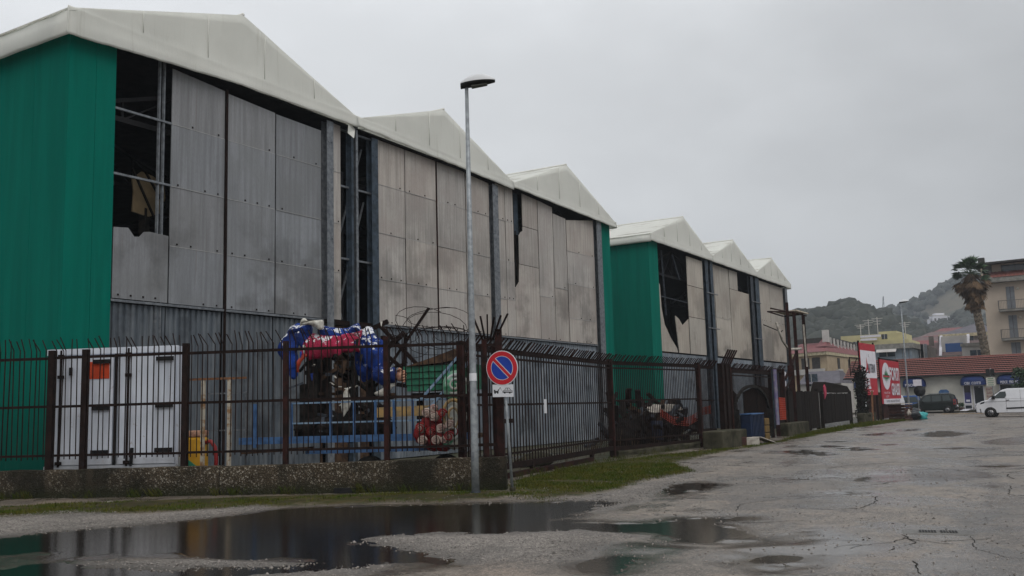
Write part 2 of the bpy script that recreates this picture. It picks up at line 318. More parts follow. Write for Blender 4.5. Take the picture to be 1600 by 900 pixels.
MT['bag'] = simple('black_bin_bag', (.025, .028, .034), (.012, .013, .016), scale=5, rough=.3, bump=.4, bscale=12)
MT['card'] = simple('wet_cardboard', (.07, .035, .03), (.035, .022, .02), scale=4, rough=.85, spec=.08)
MT['rag'] = simple('pale_rubbish', (.45, .42, .37), (.28, .25, .22), scale=6, rough=.85)
MT['iron'] = simple('cast_iron', (.035, .036, .038), (.02, .021, .022), scale=9, rough=.55, metal=.3, spec=.08)
MT['apron'] = simple('drain_concrete', (.135, .13, .12), (.09, .085, .08), scale=4, rough=.55, bump=.3, bscale=50)
# ------------------------------------------------------------------ ground: one sheet out to the horizon, with real dips that hold the puddles
def vn(x, y, sc, seed):
    x = x*sc; y = y*sc; xi = np.floor(x).astype(np.int64); yi = np.floor(y).astype(np.int64); fx = x-xi; fy = y-yi
    fx = fx*fx*(3-2*fx); fy = fy*fy*(3-2*fy)
    def h(a, b):
        n = (a*374761393 + b*668265263 + seed*1442695041) & 0x7fffffff; n = ((n ^ (n >> 13))*1274126177) & 0x7fffffff
        return ((n ^ (n >> 16)) & 0xffff)/65535.0
    return (h(xi, yi)*(1-fx)+h(xi+1, yi)*fx)*(1-fy) + (h(xi, yi+1)*(1-fx)+h(xi+1, yi+1)*fx)*fy
def fbm(x, y, sc, seed, o=4):
    r = 0; a = .5
    for i in range(o): r = r + a*(vn(x, y, sc*2**i, seed+i*17)-.5)*2; a *= .5
    return r
def sdf(x, y, poly):                       # > 0 inside
    d = np.full(x.shape, 1e9); ins = np.zeros(x.shape, bool); n = len(poly)
    for i in range(n):
        ax, ay = poly[i]; bx, by = poly[(i+1) % n]; ex, ey = bx-ax, by-ay
        t = np.clip(((x-ax)*ex+(y-ay)*ey)/(ex*ex+ey*ey+1e-12), 0, 1)
        d = np.minimum(d, np.hypot(x-ax-t*ex, y-ay-t*ey))
        c = ((ay > y) != (by > y)); ins ^= c & (x < (bx-ax)*(y-ay)/(by-ay+1e-12)+ax)
    return np.where(ins, d, -d)
def G(*pts): return [tuple(gnd(px, py)[:2]) for px, py in pts]
PUDDLES = [
 G((-60,842),(60,832),(200,820),(330,808),(420,796),(560,789),(700,787),(830,784),(930,781),(975,783),(950,791),(920,799),(885,811),(960,815),(1010,814),(1060,808),(1182,806),(1190,810),(1120,815),(1160,823),(1205,844),(1130,848),(1060,845),(1030,838),(1042,833),(900,827),(800,832),(690,834),(580,838),(560,842),(600,850),(660,861),(722,874),(700,881),(640,886),(600,892),(540,886),(480,893),(400,899),(300,907),(260,925),(-40,940),(-60,890)),
 G((1033,768),(1040,760),(1056,754),(1092,752),(1138,756),(1110,764),(1062,772),(1042,774)),
 G((905,882),(930,873),(962,868),(1002,871),(985,887),(950,895),(915,892)),
 G((1160,877),(1198,866),(1262,867),(1256,880),(1200,888)),
 G((1225,705),(1258,702),(1312,709),(1285,712),(1250,710)), G((1308,700),(1340,698),(1376,702),(1340,704)),
 G((1346,679),(1392,675),(1396,678),(1365,681)), G((1428,679),(1468,672),(1522,676),(1484,683),(1442,682)),
 G((1285,769),(1330,767),(1368,769),(1366,774),(1310,773)), G((1360,752),(1364,742),(1332,747),(1330,751)), G((1232,746),(1276,746),(1274,749),(1238,748)),
 G((1268,697),(1295,695),(1322,697),(1295,699)), G((1376,694),(1400,692.5),(1410,694.5),(1385,695.5)), G((1100,683),(1150,680),(1192,682),(1150,685)), G((1295,689),(1330,688),(1335,690),(1300,690.5)), G((1455,700),(1500,698),(1530,700),(1490,702)), G((1520,728),(1570,725),(1600,727),(1560,730)), G((1405,671),(1440,669),(1432,673),(1408,674)), G((-20,882),(80,879),(300,872),(330,890),(300,925),(-20,940))]
WETS = [ G((-60,868),(40,862),(130,868),(70,884),(-60,890)), G((-60,850),(60,835),(130,845),(60,868),(-60,872)),
 G((1345,742),(1370,735),(1440,733),(1530,736),(1565,747),(1510,752),(1450,760),(1395,757),(1352,751)),
 G((1538,755),(1562,756),(1560,775),(1548,800),(1534,812),(1541,788),(1548,768)), G((1530,690),(1600,682),(1640,690),(1580,697),(1535,694)), G((1170,835),(1290,826),(1400,860),(1300,892),(1180,900),(1100,870)), G((1290,735),(1345,742),(1330,752),(1270,748)), G((880,850),(1000,846),(1100,858),(1000,880),(900,868))]
ISLANDS = [G((120,872),(220,867),(330,872),(420,875),(478,878),(488,877),(440,884),(300,884),(160,880)), G((560,887),(600,879),(660,875),(690,880),(640,888),(600,892)), G((-40,868),(40,864),(118,870),(60,880),(-40,886))]
GRAVEL = [G((-60,815),(100,800),(215,806),(300,800),(400,791),(420,795),(330,809),(200,821),(60,834),(-60,845)), G((570,840),(640,832),(800,831),(900,828),(990,838),(900,870),(760,880),(640,862)), G((860,790),(960,772),(1045,748),(1120,716),(1180,704),(1240,694),(1200,702),(1120,725),(1030,765),(975,790),(930,800)), G((130,880),(300,873),(480,880),(600,880),(560,900),(300,900))]
GRASS = [G((-60,812),(-30,796),(100,788),(200,785),(400,777),(560,773),(700,770),(790,768),(805,776),(700,784),(560,786),(420,791),(300,798),(200,803),(100,804),(0,812)),
 G((797,774),(806,754),(850,742),(900,730),(955,722),(1030,712),(1110,704),(1150,701),(1100,712),(1050,724),(1078,738),(1040,746),(1000,751),(962,765),(880,780),(830,782)),
 G((1112,706),(1220,690),(1262,677),(1330,664),(1410,655),(1424,656),(1330,670),(1250,685),(1180,699),(1130,704))]
def axis(parts):
    out = []
    for a, b, s0, s1 in parts:
        x = a; n = max(2, int((b-a)/((s0+s1)/2)))
        w = np.linspace(s0, s1, n); w = np.cumsum(w); out += list(a + (b-a)*(w-w[0])/(w[-1]-w[0]+w[0]*0+1e-9))[:-1]
    return np.array(out + [parts[-1][1]])
gx = axis([(-2500,-30,400,20),(-30,5,4,.4),(5,30,.06,.07),(30,60,.08,.22),(60,115,.25,.7),(115,400,2,30),(400,3000,50,400)])
gy = axis([(-2500,-60,400,20),(-60,-4,5,.4),(-4,1,.3,.07),(1,15,.06,.06),(15,20,.08,.3),(20,60,.6,4),(60,2500,20,400)])
GX, GY = np.meshgrid(gx, gy, indexing='ij'); nx, ny = len(gx), len(gy)
warp = fbm(GX, GY, 1.6, 3, 4)*.16 + fbm(GX, GY, 7, 9, 3)*.07
farw = np.clip(GX/22, 1, 3)
pud = np.full(GX.shape, -9.0)
sel = (GX > 3) & (GX < 118) & (GY > -6) & (GY < 22)
def smax(poly, cur):
    xs = [p[0] for p in poly]; ys = [p[1] for p in poly]
    s = sel & (GX > min(xs)-1.5) & (GX < max(xs)+1.5) & (GY > min(ys)-1.5) & (GY < max(ys)+1.5)
    cur[s] = np.maximum(cur[s], sdf(GX[s], GY[s], poly)); return cur
for p in PUDDLES: pud = smax(p, pud)
film = np.full(GX.shape, -9.0)
for p in WETS: film = smax(p, film)
isl = np.full(GX.shape, -9.0)
for p in ISLANDS: isl = smax(p, isl)
pud = np.minimum(pud, np.where(isl > -1.4, -isl, 9)); pw = pud + warp*farw**.5*.8
grv = np.full(GX.shape, -9.0)
for p in GRAVEL: grv = smax(p, grv)
gra = np.full(GX.shape, -9.0)
for p in GRASS: gra = smax(p, gra)
ss = lambda a, b, v: (lambda t: t*t*(3-2*t))(np.clip((v-a)/(b-a), 0, 1))
near = 1-ss(150, 320, np.hypot(GX, GY))
gz = .010 + near*(np.abs(fbm(GX, GY, .35, 21, 3))*.022 + fbm(GX, GY, 5, 31, 2)*.004)
gz = gz*(1-ss(-.7, -.02, pw)) - .012*ss(-.7, .0, pw) - ss(0, .6, pw)*.04
gz = gz + (pw > -.05)*(1-ss(.25, .9, pw))*np.clip(fbm(GX, GY, 2.6, 91, 4), 0, 1)*.045*ss(-.05, .1, pw)
gz = np.where(gra > -.1, gz + .015*ss(-.1, .15, gra), gz)
gz = np.where(grv > -.1, np.maximum(gz, gz + .012*ss(-.1, .2, grv)*(pw < -.05)), gz)
gz = np.where(sel | (np.hypot(GX, GY) < 300), gz, 0)
vv = np.stack([GX.ravel(), GY.ravel(), gz.ravel()], 1).astype(np.float32)
ii = np.arange(nx*ny).reshape(nx, ny)
qf = np.stack([ii[:-1,:-1].ravel(), ii[1:,:-1].ravel(), ii[1:,1:].ravel(), ii[:-1,1:].ravel()], 1).astype(np.int32)
gm = bpy.data.meshes.new('ground'); gm.vertices.add(len(vv)); gm.vertices.foreach_set('co', vv.ravel())
gm.loops.add(qf.size); gm.loops.foreach_set('vertex_index', qf.ravel()); gm.polygons.add(len(qf)); gm.polygons.foreach_set('loop_start', np.arange(0, qf.size, 4, dtype=np.int32))
gm.polygons.foreach_set('use_smooth', np.ones(len(qf), bool)); gm.update(calc_edges=True)
inner = ss(-.2, .4, (GX-FA.x)*(-FN.x)+(GY-FA.y)*(-FN.y))*(GX < 16.1) + ss(0, .5, GY-(11.6+.03*(GX-18)))*(GX >= 16.1)*(GX < 86)
def A(nm, a): at_ = gm.attributes.new(nm, 'FLOAT', 'POINT'); at_.data.foreach_set('value', a.ravel().astype(np.float32))
PATCH = [G((1105,747),(1250,742),(1338,756),(1312,792),(1150,800)), G((1395,700),(1540,697),(1600,712),(1450,722)), G((1240,662),(1330,655),(1400,660),(1290,672)), G((1480,800),(1660,790),(1680,880),(1540,878))]
pat = np.full(GX.shape, -9.0)
for p in PATCH: pat = smax(p, pat)
A('deep', ss(-.02, .35, pw)); A('patch', ss(-.04, .04, pat + warp*.35)); A('gravel', ss(-.25, .15, grv + warp*1.5)); A('wet', np.maximum(ss(-.5, .05, pw), ss(-.35, .25, film + warp*1.6))); A('moss', ss(-.25, .15, gra + warp*1.2 - .22*np.clip(fbm(GX, GY, .9, 55, 3)*2.2+.1, 0, 1)*(GX < 15.5))); A('dirt', np.clip(inner, 0, 1))
t = NT('worn_asphalt'); P = t.pos()
vo = t.n('ShaderNodeTexVoronoi'); vo.inputs['Scale'].default_value = 75; t.l(P, vo.inputs['Vector']); sx = t.n('ShaderNodeSeparateColor'); t.l(vo.outputs['Color'], sx.inputs[0]); chip = sx.outputs[0]
big = t.noise(.30, 6, .62); mid = t.noise(1.7, 6, .65, off=(9, 3, 0)); fine = t.noise(38, 3, .7)
asp = t.mix(t.ramp(big, .36, .64), (.058, .052, .046), (.155, .139, .120)); asp = t.mix(t.ramp(mid, .45, .60, 0, .85), asp, (.050, .043, .037)); asp = t.mix(t.ramp(t.noise(9, 4, .7, off=(1, 1, 0)), .48, .66, 0, .6), asp, (.05, .045, .04)); asp = t.mix(t.ramp(t.noise(5, 5, .75, off=(6, 1, 0)), .56, .70, 0, .6), asp, (.20, .18, .155))
asp = t.mix(t.ramp(t.noise(.75, 6, .7, off=(2, 8, 0)), .50, .62, 0, .75), asp, (.18, .15, .125)); asp = t.mix(t.ramp(t.noise(3.5, 6, .75, off=(4, 2, 0)), .56, .64, 0, .8), asp, (.030, .027, .024))
asp = t.mix(t.ramp(chip, .55, .95, 0, .7), asp, (.30, .28, .26)); asp = t.mix(t.ramp(chip, .30, .05, 0, .6), asp, (.035, .033, .032))
v2 = t.n('ShaderNodeTexVoronoi'); v2.feature = 'DISTANCE_TO_EDGE'; v2.inputs['Scale'].default_value = .55
wv = t.n('ShaderNodeVectorMath'); wv.operation = 'ADD'; nn = t.n('ShaderNodeTexNoise'); nn.inputs['Scale'].default_value = 1.5; nn.inputs['Detail'].default_value = 6; t.l(P, nn.inputs['Vector'])
sc_ = t.n('ShaderNodeVectorMath'); sc_.operation = 'SCALE'; sc_.inputs['Scale'].default_value = 1.1; t.l(nn.outputs['Color'], sc_.inputs[0]); t.l(P, wv.inputs[0]); t.l(sc_.outputs[0], wv.inputs[1]); t.l(wv.outputs[0], v2.inputs['Vector'])
crk = t.math('MULTIPLY', t.ramp(v2.outputs['Distance'], .018, .004), t.ramp(t.noise(.23, 3, .5, off=(1, 5, 0)), .50, .60))
asp = t.mix(t.math('MULTIPLY', crk, .8), asp, (.022, .02, .019))
gvl = t.mix(t.ramp(chip, .1, .9), (.085, .074, .064), (.26, .235, .21)); gm_ = t.attr('gravel'); asp = t.mix(1.0, asp, (1.08, .98, .88), 'MULTIPLY'); c = t.mix(t.math('MULTIPLY', gm_, .85), asp, gvl)
dirt = t.mix(t.ramp(mid, .35, .65), (.07, .06, .045), (.035, .045, .015)); c = t.mix(t.math('MULTIPLY', t.attr('dirt'), .9), c, dirt)
gr_ = t.ramp(t.noise(24, 3, .8, off=(3, 3, 0)), .36, .64, .62, 1.36, False); gq = t.n('ShaderNodeCombineColor'); [t.l(gr_, gq.inputs[k]) for k in range(3)]; c = t.mix(1.0, c, gq.outputs[0], 'MULTIPLY'); ms_ = t.attr('moss'); mossc = t.mix(t.ramp(t.noise(3.2, 5, .65), .38, .62), (.024, .032, .005), (.060, .048, .018)); c = t.mix(t.math('MULTIPLY', ms_, .9), c, mossc)
wet = t.attr('wet'); damp = t.ramp(t.noise(.55, 6, .7, off=(5, 5, 0)), .47, .58); wm = t.math('MAXIMUM', wet, t.math('MULTIPLY', damp, .72)); dry = t.math('SUBTRACT', 1.0, t.math('MAXIMUM', ms_, t.math('MULTIPLY', gm_, .8)))
wm2 = t.math('MULTIPLY', wm, dry); c = t.mix(t.math('MULTIPLY', wm, .58), c, (.022, .019, .016), 'MIX'); c = t.mix(t.math('MULTIPLY', t.attr('deep'), .8), c, t.mix(t.ramp(mid, .35, .65), (.020, .016, .012), (.042, .034, .026)))
rg = t.ramp(wm2, 0, 1, .46, .13, False); rg = t.math('ADD', rg, t.math('MULTIPLY', t.math('MAXIMUM', ms_, gm_), .3)); t.put(t.bs.inputs['Specular IOR Level'], t.ramp(t.math('MAXIMUM', ms_, t.attr('dirt')), 0, 1, .5, .05, False)); c = t.mix(t.math('MULTIPLY', t.attr('patch'), .35), c, (.045, .042, .040))
hh = t.math('ADD', t.math('MULTIPLY', chip, .7), t.math('MULTIPLY', fine, .8)); hh = t.math('SUBTRACT', hh, t.math('MULTIPLY', crk, 2.0))
bp = t.n('ShaderNodeBump'); t.l(t.ramp(wm2, 0, 1, .55, .12, False), bp.inputs['Strength']); bp.inputs['Distance'].default_value = .008; t.l(hh, bp.inputs['Height']); t.l(bp.outputs[0], t.bs.inputs['Normal'])
gm.materials.append(t.fin(c, rg)); struct(obj('ground', gm))
t = NT('puddle_water'); t.bump(t.noise(14, 4, .6), .10, .012); bump_ = t.bs.inputs['Normal'].links[0].from_socket
fr_ = t.n('ShaderNodeFresnel'); fr_.inputs['IOR'].default_value = 1.33; t.l(bump_, fr_.inputs['Normal']); gl_ = t.n('ShaderNodeBsdfGlossy'); gl_.inputs['Roughness'].default_value = .14; gl_.inputs[0].default_value = (.56, .53, .49, 1); t.l(bump_, gl_.inputs['Normal'])
tp_ = t.n('ShaderNodeBsdfTransparent'); tp_.inputs[0].default_value = (.62, .56, .48, 1); mx_ = t.n('ShaderNodeMixShader'); t.l(fr_.outputs[0], mx_.inputs[0]); t.l(tp_.outputs[0], mx_.inputs[1]); t.l(gl_.outputs[0], mx_.inputs[2]); t.l(mx_.outputs[0], t.out.inputs[0]); MT['water'] = t.m
for i, p in enumerate(PUDDLES):
    xs = [q[0] for q in p]; ys = [q[1] for q in p]; z = -.012 - .00008*i; e = .2
    struct(MB().add([(min(xs)-e, min(ys)-e, z), (max(xs)+e, min(ys)-e, z), (max(xs)+e, max(ys)+e, z), (min(xs)-e, max(ys)+e, z)], [(0,1,2,3)]).build('puddle', MT['water']))
# cracks and tar joints
MT['crack'] = simple('open_crack', (.026, .024, .022), rough=.9, bump=0, spec=.1)
def crack(pts, w):
    P0 = [gnd(x, y) for x, y in pts]; V = []; F = []; k = 0
    for a, b in zip(P0[:-1], P0[1:]):
        n = max(2, int((b-a).length/.08)); d = (b-a).normalized(); q = Vector((-d.y, d.x, 0))
        for i in range(n+1):
            p = a.lerp(b, i/n); j = mnoise.noise(p*3)*.07 + mnoise.noise(p*11)*.03; ww = w*(.5+abs(mnoise.noise(p*5))*1.3)
            c = p + q*j + Vector((0,0,.030 + .002*(k % 3))); V += [c - q*ww/2, c + q*ww/2]
        for i in range(n): F.append((k+2*i, k+2*i+1, k+2*i+3, k+2*i+2))
        k = len(V)
    me = MB().add(V, F).mesh('pavement_crack', MT['crack'])
    o = struct(obj('pavement_crack', me)); md = o.modifiers.new('wrap', 'SHRINKWRAP'); md.target = bpy.data.objects['ground']; md.wrap_method = 'PROJECT'; md.use_project_z = True; md.use_negative_direction = True; md.offset = .004
for pts, w in [(((1005,690),(1060,686),(1120,684),(1180,687)), .05), (((1085,730),(1140,728),(1200,731),(1260,729)), .04), (((1150,800),(1160,790),(1200,784),(1260,780)), .025), (((1380,690),(1440,688),(1500,691)), .05), (((1330,860),(1360,852),(1400,850),(1415,842)), .02), (((1240,850),(1290,845),(1330,848)), .02), (((1520,840),(1530,860),(1570,872),(1600,874)), .02), (((1120,748),(1180,745),(1215,748)), .03), (((1545,742),(1600,737)), .04), (((1250,797),(1300,799),(1345,797),(1368,785),(1371,775)), .035), (((1410,842),(1440,847),(1470,851),(1490,852)), .03), (((1412,838),(1425,847),(1418,853)), .03), (((1428,880),(1440,900)), .03), (((1470,848),(1510,847),(1544,842)), .03), (((1340,760),(1380,757),(1396,754)), .04), (((1290,733),(1330,728),(1400,723)), .06), (((1420,730),(1500,736),(1600,733)), .05), (((1500,716),(1560,711),(1620,714)), .07), (((1575,742),(1584,749)), .05), (((1520,822),(1560,822)), .02), (((1395,862),(1398,856)), .03), (((1160,816),(1200,818),(1255,815)), .05), (((1300,858),(1340,853)), .02), (((1480,836),(1490,836)), .02), (((1578,760),(1578,774),(1600,776)), .025), (((800,864),(830,862),(870,858)), .03)]: crack(pts, w*.62)
# gravel stones and grass
def scatter(polys, dens):
    out = []
    for p in polys:
        xs = np.array([q[0] for q in p]); ys = np.array([q[1] for q in p]); n = int((xs.max()-xs.min())*(ys.max()-ys.min())*dens)
        x = rng.uniform(xs.min(), xs.max(), n); y = rng.uniform(ys.min(), ys.max(), n); k = sdf(x, y, p) > rng.uniform(-.22, .12, n)
        out.append(np.stack([x[k], y[k]], 1))
    return np.concatenate(out)
def gheight(x, y): return gz[np.clip(np.searchsorted(gx, x), 0, nx-1), np.clip(np.searchsorted(gy, y), 0, ny-1)]
pts = np.concatenate([scatter(GRAVEL, 300), scatter([[(8.5,.3),(24,2),(27,11),(17,10),(9,12)]], 26)]); pts = pts[pts[:,0] < 26]; r_ = rng.uniform(.006, .017, len(pts))*(1+(rng.random(len(pts)) > .97)*1.0)
base = np.array([(1,0,0),(0,1,0),(-1,0,0),(0,-1,0),(0,0,.7),(0,0,-.7)]); oc = np.array([(0,1,4),(1,2,4),(2,3,4),(3,0,4),(1,0,5),(2,1,5),(3,2,5),(0,3,5)])
def bulk(name, V, F, mat, kind='stuff'):
    me = bpy.data.meshes.new(name); me.vertices.add(len(V)); me.vertices.foreach_set('co', V.astype(np.float32).ravel()); k = F.shape[1]
    me.loops.add(F.size); me.loops.foreach_set('vertex_index', F.astype(np.int32).ravel()); me.polygons.add(len(F)); me.polygons.foreach_set('loop_start', np.arange(0, F.size, k, dtype=np.int32)); me.update(calc_edges=True)
    me.materials.append(mat); o = obj(name, me); o['kind'] = kind; return o
th = rng.uniform(0, 6.28, len(pts)); bj = base[None]*rng.uniform(.7, 1.3, (len(pts), 6, 3)); c_, s_ = np.cos(th)[:,None], np.sin(th)[:,None]
V = np.stack([bj[:,:,0]*c_-bj[:,:,1]*s_, bj[:,:,0]*s_+bj[:,:,1]*c_, bj[:,:,2]], 2)*r_[:,None,None] + np.stack([pts[:,0], pts[:,1], gheight(pts[:,0], pts[:,1])], 1)[:,None,:]
t = NT('gravel_stone'); wn = t.n('ShaderNodeTexWhiteNoise'); q = t.n('ShaderNodeVectorMath'); q.operation = 'SNAP'; t.l(t.pos(), q.inputs[0]); q.inputs[1].default_value = (.05, .05, .05); t.l(q.outputs[0], wn.inputs['Vector'])
MT['stone'] = t.fin(t.mix(wn.outputs['Value'], (.08, .072, .064), (.25, .225, .205)), .7)
tag(bulk('gravel', V.reshape(-1, 3), (oc[None]+6*np.arange(len(pts))[:,None,None]).reshape(-1, 3), MT['stone']), 'loose grey gravel spread beside the puddle and the wall', 'gravel')
dp = scatter([[(10.5,.2),(26,1.5),(40,4),(40,10.5),(20,9.8),(13,8)]], 4.5); dp = dp[fbm(dp[:,0], dp[:,1], .5, 41, 3) > rng.uniform(-.3, .25, len(dp))]; r_ = rng.uniform(.006, .024, len(dp)); th = rng.uniform(0, 6.28, len(dp)); bj = base[None]*rng.uniform(.4, 1.5, (len(dp), 6, 3))*np.array([1, .7, .35])[None,None]; c_, s_ = np.cos(th)[:,None], np.sin(th)[:,None]
V = np.stack([bj[:,:,0]*c_-bj[:,:,1]*s_, bj[:,:,0]*s_+bj[:,:,1]*c_, bj[:,:,2]], 2)*r_[:,None,None] + np.stack([dp[:,0], dp[:,1], gheight(dp[:,0], dp[:,1])+.004], 1)[:,None,:]
tag(bulk('litter_specks', V.reshape(-1, 3), (oc[None]+6*np.arange(len(dp))[:,None,None]).reshape(-1, 3), simple('dark_specks', (.03, .026, .022), (.075, .06, .045), scale=9, rough=.8, bump=0)), 'dark wet leaf crumbs and grit scattered over the asphalt', 'grit')
pts = scatter(GRASS, 1500); pts = pts[(pts[:,0] < 24) | (rng.random(len(pts)) < .35)]; dn = fbm(pts[:,0], pts[:,1], 1.1, 77, 3); lo_ = np.where(pts[:,0] > 16.5, -.55, np.where(pts[:,1] < 12.5, -.30, -.05)); pts = pts[dn > lo_ + rng.uniform(0, .6, len(pts))]
n = len(pts); far = np.clip(pts[:,0]/24, 1, 2.2); hgt = rng.uniform(.015, .05, n)*far*(1+(rng.random(n) > .97)*1.6); wd = rng.uniform(.003, .007, n)*far*1.2; th = rng.uniform(0, 6.28, n); lean = rng.uniform(0, .9, n)*hgt; z0 = gheight(pts[:,0], pts[:,1])
dx, dy = np.cos(th), np.sin(th); V = np.zeros((n, 3, 3)); V[:,0] = np.stack([pts[:,0]-dy*wd, pts[:,1]+dx*wd, z0], 1); V[:,1] = np.stack([pts[:,0]+dy*wd, pts[:,1]-dx*wd, z0], 1); V[:,2] = np.stack([pts[:,0]+dx*lean, pts[:,1]+dy*lean, z0+hgt], 1)
t = NT('grass_blade'); MT['grass'] = t.fin(t.mix(t.ramp(t.noise(1.4, 5, .7), .38, .62), (.042, .066, .008), (.082, .078, .016)), .9, 0, .03)
tag(bulk('grass', V.reshape(-1, 3), np.arange(3*n).reshape(-1, 3), MT['grass']), 'short mossy grass along the foot of the wall and gates', 'grass')

MT['tuft'] = simple('grass_tuft', (.030, .046, .008), (.055, .052, .014), scale=4, rough=.9, bump=0, spec=.05)
tv = []; tf = []
for k in range(260):
    s = random.uniform(-.5, 10.6) if k < 200 else 0; c = FW(s, random.uniform(.01, .14), 0) if k < 200 else Vector((random.uniform(17.5, 33), 0, 0)); 
    if k >= 200: c.y = 11.2+.09*(c.x-17)+random.uniform(-.25, .05)
    if mnoise.noise(Vector((s*1.1, k*.001, 3))) < .08 and k < 200: continue
    for q in range(9):
        an = random.uniform(0, 6.28); h = random.uniform(.05, .22); w = .005; l = h*random.uniform(.2, .8); p = c+Vector((random.uniform(-.06, .06), random.uniform(-.06, .06), .01)); b0 = len(tv)
        tv += [(p.x-w, p.y, p.z), (p.x+w, p.y, p.z), (p.x+l*math.cos(an)*.5+w*.6, p.y+l*math.sin(an)*.5, p.z+h*.65), (p.x+l*math.cos(an), p.y+l*math.sin(an), p.z+h)]; tf.append((b0, b0+1, b0+2, b0+3))
tag(MB().add(tv, tf).build('grass_tufts', MT['tuft'], kind='stuff'), 'longer grass tufts at the foot of the wall and gates', 'grass')
# ------------------------------------------------------------------ the two tent-roofed warehouses
KW = 20/19.5
def KX(x): return x*KW
def KZ(z): return (z-1.62)*KW+1.62
YF, YB = 20.0, 46.0
def gable(root, x0, x1, xa, zb, ze, za, roofmat, first, last, seed):
    zb = [1.62+(z-1.62)*.985 for z in zb]; ze = [1.62+(z-1.62)*.985 for z in ze]; za = 1.62+(za-1.62)*.985
    # outer cloth: gable face with its hanging hem, from z below to the roofline
    n = 56; V = []; F = []
    for i in range(n+1):
        u = i/n; x = x0+(x1-x0)*u; zbot = zb[0]+(zb[1]-zb[0])*min(1, u*2) if u < .5 else zb[1]+(zb[2]-zb[1])*(u*2-1)
        zev = ze[0]+(ze[1]-ze[0])*u; ua = (xa-x0)/(x1-x0)
        ztop = ze[0]+(za-ze[0])*u/ua if u < ua else za+(ze[1]-za)*(u-ua)/(1-ua); ztop = max(ztop, zev)
        hem = .02*mnoise.noise(Vector((x*1.3, seed, 0)))+.012*mnoise.noise(Vector((x*4, seed, 3)))
        rows = [(zbot+hem, -.31), (zbot+.06+hem, -.325), (zbot+(zev-zbot)*.55, -.31), (zev-.03, -.302), (zev+.02, -.306), (zev+.06, -.30)]
        for j in range(1, 7): rows.append((max(zev+.06, zev+.06+(ztop-zev-.06)*j/6), -.295))
        for j, (z, y) in enumerate(rows):
            w = mnoise.noise(Vector((x*1.5, z*1.2, seed*5)))*.018*(1.6 if z < zev+.1 else .8) + mnoise.noise(Vector((x*4, z*.8, seed)))*.010
            V.append((x, YF + y + (w if j > 0 else w*.5), z))
    m = 12
    for i in range(n):
        for j in range(m-1): F.append((i*m+j, (i+1)*m+j, (i+1)*m+j+1, i*m+j+1))
    g = MB().add(V, F, 0, True).build('gable_tarp', MT['tarp'], root); md = g.modifiers.new('thick', 'SOLIDIFY'); md.thickness = .012
    for k in range(1, 5):                       # welded seams of the cloth
        x = x0+(x1-x0)*k/5; ua = (xa-x0)/(x1-x0); u = k/5
        zt = ze[0]+(za-ze[0])*u/ua if u < ua else za+(ze[1]-za)*(u-ua)/(1-ua)
        MB().tube([(x, YF-.318, ze[0]+(ze[1]-ze[0])*u+.08), (x, YF-.318, zt-.02)], .012, 4).build('seam', MT['tarp_seam'], g)
    r = MB(); ov = .285
    for (xa_, za_, xb_, zb_) in ((x0, ze[0], xa, za), (xa, za, x1, ze[1])):
        ny_ = 10
        for j in range(ny_):
            ya = YF-ov+(YB-YF+ov)*j/ny_; yb = YF-ov+(YB-YF+ov)*(j+1)/ny_
            r.add([(xa_, ya, za_), (xb_, ya, zb_), (xb_, yb, zb_), (xa_, yb, za_)], [(0,1,2,3)])
    r.add([(x0, YB, ze[0]), (x1, YB, ze[1]), (xa, YB, za)], [(0,1,2)])
    ro = r.build('roof_tarp', roofmat, root); md = ro.modifiers.new('thick', 'SOLIDIFY'); md.thickness = .03
    cap = MB().tube([(xa, YF-ov-.01, za+.015), (xa, YB, za+.015)], .05, 6)
    for j in range(1, 7): y = YF+(YB-YF)*j/7; cap.bar((x0, y, ze[0]+.03), (xa, y, za+.03), .06, .02).bar((xa, y, za+.03), (x1, y, ze[1]+.03), .06, .02)
    cap.build('roof_seam', MT['tarp_seam'], ro)
def side_hem(root, x, zb, ze, sgn, seed):
    zb = 1.62+(zb-1.62)*.985; ze = 1.62+(ze-1.62)*.985       # cloth hanging over the long side
    V = []; F = []; n = 40
    for i in range(n+1):
        y = YF-.32+(YB-YF)*i/n; h = .03*mnoise.noise(Vector((y*1.1, seed, 2)))
        for j, (z, o) in enumerate(((zb+h, -.24), (zb+.08+h, -.28), ((zb+ze)/2, -.25), (ze-.05, -.22), (ze, -.02))):
            V.append((x+sgn*(o + mnoise.noise(Vector((y*2, z*2, seed)))*.03), y, z))
    for i in range(n):
        for j in range(4): F.append((i*5+j, (i+1)*5+j, (i+1)*5+j+1, i*5+j+1))
    o = MB().add(V, F, 0, True).build('side_tarp', MT['tarp'], root); md = o.modifiers.new('thick', 'SOLIDIFY'); md.thickness = .012
def tint(o, a=.90, b=1.08, w=0):
    v = random.uniform(a, b); o.color = (v*(1+w), v, v*(1-w), 1); return o
def panel(root, x0, x1, z0, z1, mat, y=YF, zt=None, poly=None):
    zt = z1 if zt is None else zt
    P2 = poly or [(x0, z0), (x1, z0), (x1, zt), (x0, z1)]
    t_ = random.uniform(-.012, .012); s_ = random.uniform(-.006, .006); xc = (x0+x1)/2
    A_ = [(x, y + (x-xc)*s_ + t_*(z-z0)/2, z) for x, z in P2]; B_ = [(x, yy+.028, z) for x, yy, z in A_]
    return tint(MB().prism(A_, B_).build('wall_panel', MT[mat], root), .9, 1.09, random.uniform(-.02, .02))
ROWS = [4.50, 6.02, 7.60, 9.27]
